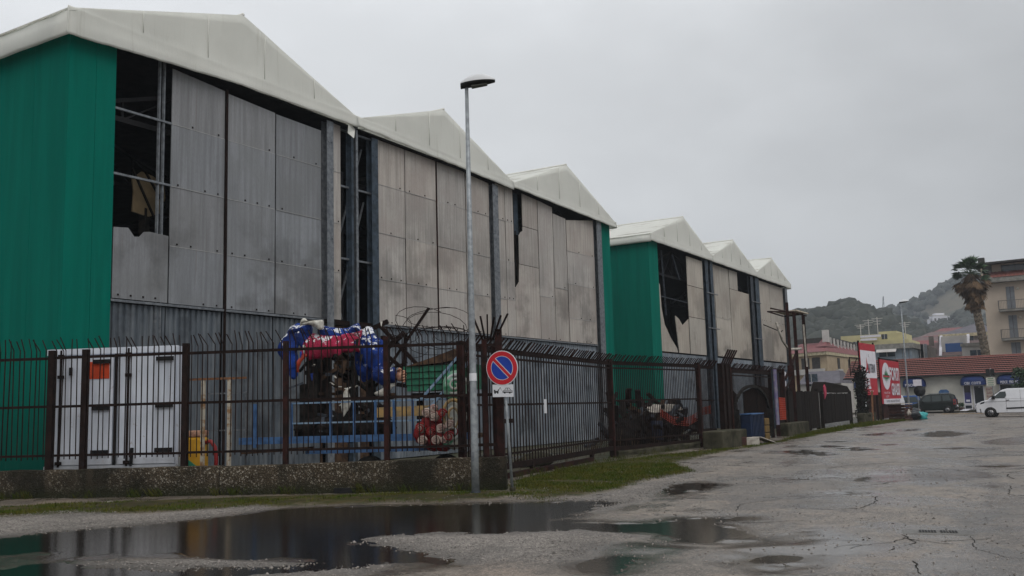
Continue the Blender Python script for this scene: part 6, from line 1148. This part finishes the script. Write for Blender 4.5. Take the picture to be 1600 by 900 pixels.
for fz, ytop in ((11.55, 14.2), (8.15, 10.8)):
    for y0 in (6.72, 4.5, -1.0, -4.0, -9, -12): shut(y0, y0+.88, fz, ytop)
    for (a, b) in ((2.0, 8.45), (-6, -.2), (-14, -8)):
        bl = MB().box(AX-1.25, AX, a, b, fz-.32, fz-.08).build('balcony', MT['slab'], ap); MB().box(AX-1.28, AX, a-.02, b+.02, fz-.08, fz-.03).build('balcony_edge', MT['rail'], bl)
        m = MB(); m.bar((AX-1.2, a, fz+.95), (AX-1.2, b, fz+.95), .06); m.bar((AX-1.2, b, fz+.95), (AX, b, fz+.95), .06)
        for y in np.arange(a, b+.01, .16): m.bar((AX-1.2, y, fz), (AX-1.2, y, fz+.95), .022)
        for x in np.arange(AX-1.2, AX, .16): m.bar((x, b, fz), (x, b, fz+.95), .022)
        m.build('railing', MT['rail'], bl)
    MB().sph((AX-.12, 6.35, fz+2.35), (.12, .14, .14), 8, 6).build('wall_lamp', MT['shop_wall'], ap)
for fz in (5.6, 2.4):
    for y0 in (6.6, 3.5, 0, -4, -8): shut(y0, y0+.98, fz, fz+2.0, 'shutter')
# ------------------------------------------------------------------ palm
pm = thing('palm_tree', 'tall fan palm with a thick skirt of dead brown fronds beside the apartment block', 'palm tree', (114, 9.3, 0))
tp = [(114, 9.15, 0), (114, 9.3, 4), (114, 9.5, 7), (114, 9.85, 10), (114, 10.1, 12.5), (114, 10.2, 15.0)]; pts = []; rs = []
for i in range(len(tp)-1):
    for k in range(12): u = k/12; pts.append(Vector(tp[i]).lerp(Vector(tp[i+1]), u)); rs.append(.47-.12*(i*12+k)/60 + .045*((i*12+k) % 2))
MB().tube(pts, rs, 12, sm=False).build('trunk', MT['bark'], pm)
pc = Vector((114, 10.2, 14.7)) - ROOTLOC[pm.name]
def frond_mesh(name, mat, nl, lenp, lenl, droop, spread=150):
    m = MB(); m.tube([(0,0,0), (lenp*.5,0,.04), (lenp,0,0)], [.035, .028, .02], 5)
    for k in range(nl):
        a = R(-spread/2+spread*k/(nl-1)); l = lenl*(.7+.3*math.cos(a*.8))*random.uniform(.8, 1.1); d = Vector((math.cos(a), math.sin(a), 0)); n = Vector((-d.y, d.x, 0)); w = .075
        b = Vector((lenp, 0, 0)); c = b+d*l*.6+Vector((0,0,-droop*.15*l)); e = b+d*l+Vector((0,0,-droop*l*random.uniform(.5, .9)))
        m.add([b, c+n*w+Vector((0,0,.03)), e, c-n*w], [(0,1,2,3)])
    return m.mesh(name, MT[mat])
gl = [frond_mesh('leaf', 'palm_leaf', 15, random.uniform(.95, 1.35), 1.0, random.uniform(.25, .55), 130) for _ in range(6)]; dl = [frond_mesh('dead_leaf', 'palm_dead', 9, random.uniform(.9, 1.2), 1.25, random.uniform(.05, .25), 46) for _ in range(6)]
for i in range(40):
    az = i*2.399+random.uniform(-.3, .3); elv = R(random.uniform(-15, 30) if i < 22 else random.uniform(30, 80)); o = obj('leaf', random.choice(gl), pm, pc+Vector((random.uniform(-.15, .15), random.uniform(-.15, .15), random.uniform(-.25, .25)))); o.rotation_euler = (random.uniform(-.5, .5), -elv, az); o.scale = (random.uniform(.85, 1.1),)*3
for i in range(230):
    az = random.uniform(0, 2*math.pi); u = random.random()**1.2; z = .1-2.9*u; elv = R(random.uniform(-82, -58) if u > .2 else random.uniform(-60, -30)); s = random.uniform(.85, 1.1)*(1-.35*u)
    o = obj('dead_leaf', random.choice(dl), pm, pc+Vector((.30*math.cos(az), .30*math.sin(az)-.07*u*3, z))); o.rotation_euler = (random.uniform(-.6, .6), -elv, az+random.uniform(-.3, .3)); o.scale = (s,)*3
# ------------------------------------------------------------------ houses behind
def mk(n, c1, c2=None, **k): MT[n] = simple(n, c1, c2, **k)
mk('yellow_render', (.47, .43, .24), (.40, .365, .21), scale=.6, rough=.85); mk('bluegrey_sheet', (.24, .29, .33), (.17, .21, .25), scale=.8, rough=.6); mk('brown_render', (.17, .145, .125), (.11, .095, .085), scale=.7, rough=.85)
mk('pink_tile', (.20, .066, .066), (.14, .05, .052), scale=1.5, rough=.7); mk('mauve_roof', (.15, .105, .10), (.11, .08, .08), scale=1.2, rough=.8); mk('slate_roof', (.12, .115, .135), (.09, .085, .10), scale=1.2, rough=.7); mk('pale_render', (.50, .48, .46), (.40, .385, .37), scale=.8, rough=.85); mk('sandy_render', (.42, .33, .22), (.35, .27, .18), scale=.7, rough=.85); mk('cream_trim', (.55, .48, .32), rough=.8)
def hbox(X, dep, p0, p1, ztop, zb, mat, parent, name='wall'):      # block facing the street: plane X, pixel span
    a = at(p0, 560, X=X).y; b = at(p1, 560, X=X).y; return MB().box(X, X+dep, min(a, b), max(a, b), zb, ztop).build(name, MT[mat], parent), min(a, b), max(a, b)
def win(X, px, py, w, h, parent, mat='glass', name='window'):
    p = at(px, py, X=X); o = MB().box(X-.06, X+.01, p.y-w/2, p.y+w/2, p.z-h/2, p.z+h/2).build(name, MT[mat], parent); MB().box(X-.08, X-.065, p.y-.03, p.y+.03, p.z-h/2, p.z+h/2).build('mullion', MT['pale_render'], o); return o
zt = lambda X, px, py: at(px, py, X=X).z
# corner house with the pink-red hip roof
ZV = 8.0; Bp = gnd(1291, 549, ZV); Ap = gnd(1222, 554.5, ZV); Cp = gnd(1358, 558.5, ZV); Dp = Ap+(Cp-Bp)
hc = thing('corner_house', 'corner house with a pink-red hipped roof and white parapet pillars', 'house', (Bp.x, Bp.y, 0)); cen = (Ap+Bp+Cp+Dp)/4
def fl(P, z, k=1.0): q = cen+(P-cen)*k; return Vector((q.x, q.y, z))
MB().prism([fl(P, 0, .955) for P in (Ap, Bp, Cp, Dp)], [fl(P, ZV-.3, .955) for P in (Ap, Bp, Cp, Dp)]).build('wall', MT['sandy_render'], hc); MB().prism([fl(P, ZV-.42, 1.0) for P in (Ap, Bp, Cp, Dp)], [fl(P, ZV+.02, 1.0) for P in (Ap, Bp, Cp, Dp)]).build('eave_band', MT['cream_trim'], hc)
rb = [fl(P, ZV+.03, 1.01) for P in (Ap, Bp, Cp, Dp)]; rt = [fl(P, ZV+1.9, .52) for P in (Ap, Bp, Cp, Dp)]; MB().prism(rb, rt).build('roof', MT['pink_tile'], hc)
pk = fl(Bp, ZV, .70); MB().add([fl(Bp, ZV+.8, .86), fl(Bp.lerp(Ap, .32), ZV+.9, .8), fl(Bp.lerp(Cp, .3), ZV+.9, .8), fl(Bp, ZV+2.6, .55)], [(0,1,3), (2,0,3), (1,2,3)]).build('gable_roof', MT['pink_tile'], hc)
for k in range(8):
    q = fl(Bp.lerp(Cp, .10+.11*k), ZV+1.1, .70); MB().box(q.x-.25, q.x+.25, q.y-.25, q.y+.25, ZV+.9, ZV+2.25-.06*k).build('parapet_pillar', MT['pale_render'], hc)
q0, q1 = fl(Bp.lerp(Cp, .05), ZV+1.9, .69), fl(Bp.lerp(Cp, .98), ZV+1.75, .69); MB().bar(q0, q1, .2, .8).build('parapet', MT['apt_dark'], hc); q2 = fl(Bp.lerp(Ap, .95), ZV+1.9, .69); MB().bar(q0, q2, .2, .7).build('parapet', MT['apt_dark'], hc); MB().box(pk.x-.4, pk.x+.4, pk.y-.4, pk.y+.4, ZV+1.5, ZV+3.2).build('chimney', MT['pale_render'], hc)
for (P, Q) in ((Ap, Bp), (Bp, Cp)):
    for u in (.25, .5, .75):
        q = fl(P.lerp(Q, u), 0, .957); dd_ = (Q-P).normalized(); o = MB().obox((q.x, q.y, 5.6), dd_, 1.3, .12, 1.7).build('window', MT['apt_dark'], hc); q = fl(P.lerp(Q, u), 0, .985); MB().obox((q.x, q.y, 5.0), dd_, 2.6, .5, .75).build('balcony', MT['pale_render'], hc)
gh = thing('low_annexe', 'low grey annexe with a slate roof behind the black gates', 'building', (108, 21.5, 0)); _, a, b = hbox(112, 6, 1245, 1312, 3.4, 0, 'pale_render', gh); MB().prism([(111.5, a, 3.4), (111.5, b, 3.4), (114, b-.6, 4.9), (114, a+.6, 4.9)], [(118.5, a, 3.4), (118.5, b, 3.4), (116, b-.6, 4.9), (116, a+.6, 4.9)]).build('roof', MT['slate_roof'], gh); win(112, 1268, 594, 1.4, 1.4, gh, 'steel_blue')
# yellow house
X = 165; yh = thing('yellow_house', 'pale yellow house with a stepped flat roof and aerials', 'house', (X, 30, 0)); hbox(X, 12, 1317, 1422, zt(X, 1360, 533), 0, 'yellow_render', yh); hbox(X+1, 9, 1345, 1414, zt(X, 1380, 521), 5, 'yellow_render', yh, 'upper_storey'); hbox(X+1.5, 6, 1376, 1404, zt(X, 1390, 516.5), 5, 'yellow_render', yh, 'stair_tower'); hbox(X-.6, 10, 1316, 1346, zt(X, 1330, 525), 0, 'yellow_render', yh, 'wing')
for a, b, z in ((1343, 1378, 527), (1345, 1372, 532)): hbox(X-.3, .5, a, b, zt(X, 1360, z)+.35, zt(X, 1360, z), 'bill_white', yh, 'parapet')
win(X-.6, 1338, 540, 1.0, 1.3, yh); win(X, 1333, 528, .8, .6, yh); win(X+1, 1382, 526, .9, .8, yh)
for px, hh_ in ((1358, 4.0), (1372, 4.6), (1415, 3.2), (1345, 2.6)):
    q = at(px, 521, X=X+3); an = MB().bar((q.x, q.y, q.z-2), (q.x, q.y, q.z+hh_*.6), .10); [an.bar((q.x, q.y-.9+.2*k, q.z+hh_*(.55-.1*k)), (q.x, q.y+.9-.2*k, q.z+hh_*(.55-.1*k)), .07) for k in range(3)]; an.build('aerial', MT['pale_render'], yh)
# blue-grey workshop
X = 128; bw = thing('workshop', 'blue-grey sheeted workshop with a concrete roof slab and one awning window', 'building', (X, 22, 0)); _, a, b = hbox(X, 11, 1366, 1425, zt(X, 1400, 545), 0, 'bluegrey_sheet', bw); MB().box(X-.5, X+11.5, a-.3, b+2.2, zt(X, 1400, 545)+.01, zt(X, 1400, 537)).build('roof_slab', MT['slab'], bw)
win(X, 1386, 553, 1.9, .7, bw); q = at(1386, 547, X=X); MB().prism([(X-.02, q.y-1.2, q.z+.5), (X-.02, q.y+1.2, q.z+.5), (X-.9, q.y+1.2, q.z-.25), (X-.9, q.y-1.2, q.z-.25)], [(X-.02, q.y-1.2, q.z+.44), (X-.02, q.y+1.2, q.z+.44), (X-.9, q.y+1.2, q.z-.31), (X-.9, q.y-1.2, q.z-.31)]).build('awning', MT['pale_render'], bw)
for px in (1374, 1398, 1410, 1420): q = at(px, 550, X=X); MB().box(X-.03, X+.0, q.y-.05, q.y+.05, 2, zt(X, 1400, 546)).build('sheet_rib', MT['steel'], bw)
_, a2, b2_ = hbox(X+6, 8, 1425, 1452, zt(X+6, 1440, 541), 0, 'brown_render', bw, 'side_wing'); 
for px in (1432, 1438, 1444): win(X+6, px, 552, .8, 2.4, bw, 'shutter')
# mauve roofed houses
X = 140; mh = thing('mauve_roof_house', 'long house with a faded mauve roof and a dark gutter above the shop roof', 'house', (X, 14, 0)); _, a, b = hbox(X, 9, 1440, 1523, zt(X, 1480, 563), 0, 'brown_render', mh); z0 = zt(X, 1480, 562); z1 = zt(X+5, 1480, 534); MB().prism([(X-.8, a-.5, z0), (X-.8, b+.5, z0), (X+5, b-1.2, z1), (X+5, a-.5, z1)], [(X+10.5, a-.5, z0), (X+10.5, b+.5, z0), (X+6, b-1.2, z1), (X+6, a-.5, z1)]).build('roof', MT['mauve_roof'], mh); MB().box(X-1.0, X-.7, a-.5, b+.5, z0-.25, z0+.55).build('gutter', MT['slab'], mh)
q = at(1492, 540, X=X+2.5); d_ = MB().box(X+1.6, X+5, q.y-1.6, q.y+1.6, q.z-1.1, q.z+1.3).build('dormer', MT['pale_render'], mh); MB().box(X+1.54, X+1.6, q.y-1.1, q.y+1.1, q.z-1.0, q.z+.3).build('dormer_window', MT['bcar'], mh)
for s in (-1.7, 1.7): MB().bar((X+.6, q.y+s, q.z-1.5), (X+3.2, q.y+s, q.z+1.4), .35).build('dormer_cheek', MT['bill_white'], mh)
for px in (1455, 1470): q = at(px, 530, X=X+4); MB().box(q.x-.3, q.x+.3, q.y-.3, q.y+.3, q.z-2.4, q.z+.4).build('chimney', MT['brown_render'], mh)
X = 150; gh2 = thing('slate_house', 'pale house with a grey-violet slate roof left of the palm trunk', 'house', (X, 11, 0)); _, a, b = hbox(X, 9, 1480, 1545, zt(X, 1500, 521), 0, 'pale_render', gh2); z0 = zt(X, 1500, 522); z1 = zt(X+5, 1515, 504); MB().prism([(X-.8, a-.8, z0), (X-.8, b+.8, z0), (X+4.5, b-4.5, z1), (X+4.5, a+1, z1)], [(X+10, a-.8, z0), (X+10, b+.8, z0), (X+5.5, b-4.5, z1), (X+5.5, a+1, z1)]).build('roof', MT['slate_roof'], gh2); MB().box(X-.85, X-.75, a-.8, b+.8, z0-.4, z0+.05).build('eave_band', MT['cream_trim'], gh2)
for px in (1486, 1498, 1512): win(X, px, 530, 1.5, 1.6, gh2)
X = 132; wl2 = thing('white_annexe', 'white flat annexe with a blue window beside the palm trunk', 'building', (X, 10, 0)); hbox(X, 6, 1504, 1534, zt(X, 1515, 541), 0, 'pale_render', wl2); win(X, 1527, 553, 1.6, 1.0, wl2, 'steel_blue'); hbox(X-.3, .4, 1502, 1536, zt(X, 1515, 541)+.4, zt(X, 1515, 541), 'slab', wl2, 'coping')
for k, (px, py, D, w, h_, mt) in enumerate(((1436, 541, 190, 8, 3, 'brown_render'), (1452, 536, 230, 10, 4, 'pale_render'), (1463, 533, 260, 9, 4, 'mauve_roof'), (1475, 526, 330, 12, 5, 'sandy_render'), (1488, 520, 360, 11, 5, 'sandy_render'), (1443, 540, 210, 7, 3, 'pink_tile'))):
    p = at(px, py, D=D); h = thing('far_house', ['flat brown house roof above the workshop wing', 'pale house just right of the workshop on the slope', 'small mauve roofed house on the slope', 'sandy house low on the hillside', 'sandy house under the white villas', 'pink roofed house tucked behind the workshop'][k], 'house', (p.x, p.y, 0)); MB().obox((p.x, p.y, 0), (.45, -.9), w, w*.8, p.z).build('wall', MT[mt], h)
    MB().prism([(p.x-w*.35, p.y-w*.6, p.z), (p.x-w*.35, p.y+w*.6, p.z), (p.x, p.y+w*.3, p.z+h_*.35), (p.x, p.y-w*.3, p.z+h_*.35)], [(p.x+w*.6, p.y-w*.6, p.z), (p.x+w*.6, p.y+w*.6, p.z), (p.x+.2, p.y+w*.3, p.z+h_*.35), (p.x+.2, p.y-w*.3, p.z+h_*.35)]).build('roof', MT['mauve_roof' if k % 2 else 'pink_tile'], h)
    for s in (-.3, .3): MB().box(p.x-w*.62, p.x-w*.55, p.y+s*w-.5, p.y+s*w+.5, p.z-2.6, p.z-1.2).build('window', MT['apt_dark'], h)
# ------------------------------------------------------------------ hills with their woods
def ridge(tab, px): return float(np.interp(px, [t[0] for t in tab], [t[1] for t in tab]))
R1 = [(-2000,585),(600,572),(1000,545),(1240,518),(1265,512),(1290,509),(1310,504),(1325,500),(1340,501),(1355,513),(1400,525),(1450,552),(1500,580),(1600,600),(2600,620)]
R2 = [(-2000,590),(900,560),(1200,512),(1345,501),(1380,495),(1420,487),(1445,473),(1470,459),(1490,448),(1520,437),(1560,431),(1620,430),(1720,436),(1850,455),(2100,500),(2600,540)]
HILLZ = []
def hill(name, tab, D0, D, D2, seed, mat):
    pxs = np.concatenate([np.arange(-900, 1000, 60), np.arange(1000, 1700, 12), np.arange(1700, 2500, 60)]); rr = np.concatenate([np.linspace(D0, D, 26), np.linspace(D, D2, 8)[1:]]); V = []; F = []
    for px in pxs:
        p = at(px, ridge(tab, px), D=D); az = math.atan2(p.y, p.x)
        for r in rr:
            u = (r-D0)/(D-D0); k = u**1.15 if u <= 1 else max(0, 1-((r-D)/(D2-D))**1.5); x, y = r*math.cos(az), r*math.sin(az)
            z = -2 + (p.z+2)*k + (mnoise.noise(Vector((x*.012, y*.012, seed)))*D*.012 + mnoise.noise(Vector((x*.04, y*.04, seed)))*D*.004)*min(1, u*2)*(0.35 if u > .93 else 1)
            V.append((x, y, z))
    n = len(rr)
    for i in range(len(pxs)-1):
        for j in range(n-1): F.append((i*n+j, (i+1)*n+j, (i+1)*n+j+1, i*n+j+1))
    o = struct(MB().add(V, F, 0, True).build(name, MT[mat])); return np.array(V).reshape(len(pxs), n, 3), pxs, rr
MT['wood_floor'] = simple('wood_floor', (.030, .034, .020), (.045, .042, .026), scale=.05, rough=.95, bump=0)
t = NT('hill_scrub'); c = t.mix(t.ramp(t.noise(.012, 6, .65), .40, .60), (.032, .034, .022), (.085, .072, .048)); c = t.mix(t.ramp(t.noise(.08, 5, .7), .45, .62, 0, .7), c, (.028, .032, .020)); MT['hill_scrub'] = t.fin(c, .95)
H1, px1, rr1 = hill('wooded_hill', R1, 215, 430, 700, 2.0, 'wood_floor'); H2, px2, rr2 = hill('far_hill', R2, 380, 860, 1300, 7.0, 'hill_scrub')
t = NT('wood_foliage'); c = t.mix(t.ramp(t.noise(.10, 4, .6), .35, .65), (.018, .023, .018), (.040, .044, .034)); MT['wood'] = t.fin(t.mix(t.ramp(t.noise(.6, 4, .7), .4, .65, 0, .6), c, (.012, .018, .011)), .9)
def crowns(H, n, r0, r1, seed, lo, hi, pxr, pxs, thin=None, sq=.85):
    g = np.random.default_rng(seed); out = []; me = MB()
    ic = np.where((pxs >= pxr[0]) & (pxs <= pxr[1]))[0]
    tmpl = []
    for k in range(10):
        q = MB().sph((0,0,0), 1.0, 9, 6, nz=.75, seed=k+seed); tmpl.append((np.array(q.v), np.array(q.f)))
    VV = []; FF = []; b = 0; cnt = 0
    while cnt < n:
        i = g.integers(ic[0], ic[-1]); a = g.random(); j = g.uniform(lo, hi)*(H.shape[1]-8); j0 = int(j); u = j-j0
        p = (H[i, j0]*(1-a)+H[i+1, j0]*a)*(1-u)+(H[i, j0+1]*(1-a)+H[i+1, j0+1]*a)*u
        if thin and mnoise.noise(Vector((p[0]*thin, p[1]*thin, 4))) < g.uniform(-.35, .30): cnt += .25; continue
        r = g.uniform(r0, r1)
        for s in range(3 if r > 3 else 2):
            v, f = tmpl[g.integers(10)]; rr_ = r*g.uniform(.5, .8); o = np.array(p)+np.array([g.uniform(-.45, .45)*r, g.uniform(-.45, .45)*r, r*g.uniform(.35, .95)]); VV.append(v*np.array([rr_, rr_, rr_*sq])[None]+o[None]); FF.append(f+b); b += len(v)
        cnt += 1
    return np.concatenate(VV), np.concatenate(FF)
V, F = crowns(H1, 1500, 3.5, 6.5, 3, .25, 1.0, (1150, 1500), px1); tag(bulk('hill_wood', V, F, MT['wood']), 'dark rounded trees covering the nearer hill on the left', 'wood')
V, F = crowns(H2, 3600, 2.6, 5.2, 9, .02, .98, (1300, 1720), px2, thin=.008); tag(bulk('hill_wood', V, F, MT['wood']), 'scattered scrub and pines over the far hazy hillside', 'wood')
def villa(px, py, D, w, h, label):
    p = at(px, py, D=D); t = thing('hill_villa', label, 'villa', (p.x, p.y, p.z-h)); MB().obox((p.x, p.y, p.z-h-6), (.5, -.86), w, w*.6, h+6).build('wall', MT['bill_white'], t)
    MB().obox((p.x+1, p.y, p.z), (.5, -.86), w*.6, w*.5, h*.35).build('upper_storey', MT['bill_white'], t)
    q = Vector((p.x, p.y, 0)) + Vector((-.86, -.5, 0))*(w*.3+.1)
    for s in (-.35, -.1, .15, .38): MB().obox((q.x+.5*s*w, q.y-.86*s*w, p.z-h*.7), (.5, -.86), w*.12, .2, h*.4).build('window', MT['apt_dark'], t)
    MB().obox((p.x, p.y, p.z+.0), (.5, -.86), w*1.05, w*.66, .4).build('roof_slab', MT['pale_render'], t)
villa(1466, 494, 640, 9, 5, 'largest white villa on the far hillside, leftmost of the group'); villa(1458, 499, 640, 6, 3, 'small white villa at the lower left of the hillside group'); villa(1484, 497, 650, 9, 3, 'long pale villa right of the largest white villa'); villa(1496, 500, 640, 7, 3, 'pale villa at the right end of the hillside group')
for px, y0, y1 in ((1351, 492, 474), (1380, 489, 463)):
    a = at(px, y0, D=860); b = at(px, y1, D=860); t = thing('radio_mast', 'thin lattice mast on the skyline, %s' % ('left one above the dark wood' if px < 1360 else 'taller right one beside the lamp head'), 'mast', (a.x, a.y, a.z-3), 'lattice masts on the ridge'); m = MB()
    for s in (-1, 1): m.bar((a.x, a.y+s*1.0, a.z-3), (b.x, b.y+s*.2, b.z), .35)
    for k in range(7): u, w = k/7, (k+1)/7; s = 1 if k % 2 else -1; m.bar(Vector((a.x, a.y+s*(1-.8*u), a.z)).lerp(Vector((b.x, b.y, b.z)), u), Vector((a.x, a.y-s*(1-.8*w), a.z)).lerp(Vector((b.x, b.y, b.z)), w), .22)
    m.build('lattice', MT['iron'], t)
# ------------------------------------------------------------------ wet air between here and the hills
HZ = MB().box(-3100, 3100, -3100, 3100, -6, 175).build('haze', [], kind='stuff'); hm = bpy.data.materials.new('haze'); hm.use_nodes = True; hm.node_tree.nodes.clear()
pv = hm.node_tree.nodes.new('ShaderNodeVolumePrincipled'); ho = hm.node_tree.nodes.new('ShaderNodeOutputMaterial'); pv.inputs['Color'].default_value = (.84, .91, 1, 1); pv.inputs['Density'].default_value = .00035; pv.inputs['Anisotropy'].default_value = 0.0
hm.node_tree.links.new(pv.outputs[0], ho.inputs['Volume']); HZ.data.materials.append(hm)
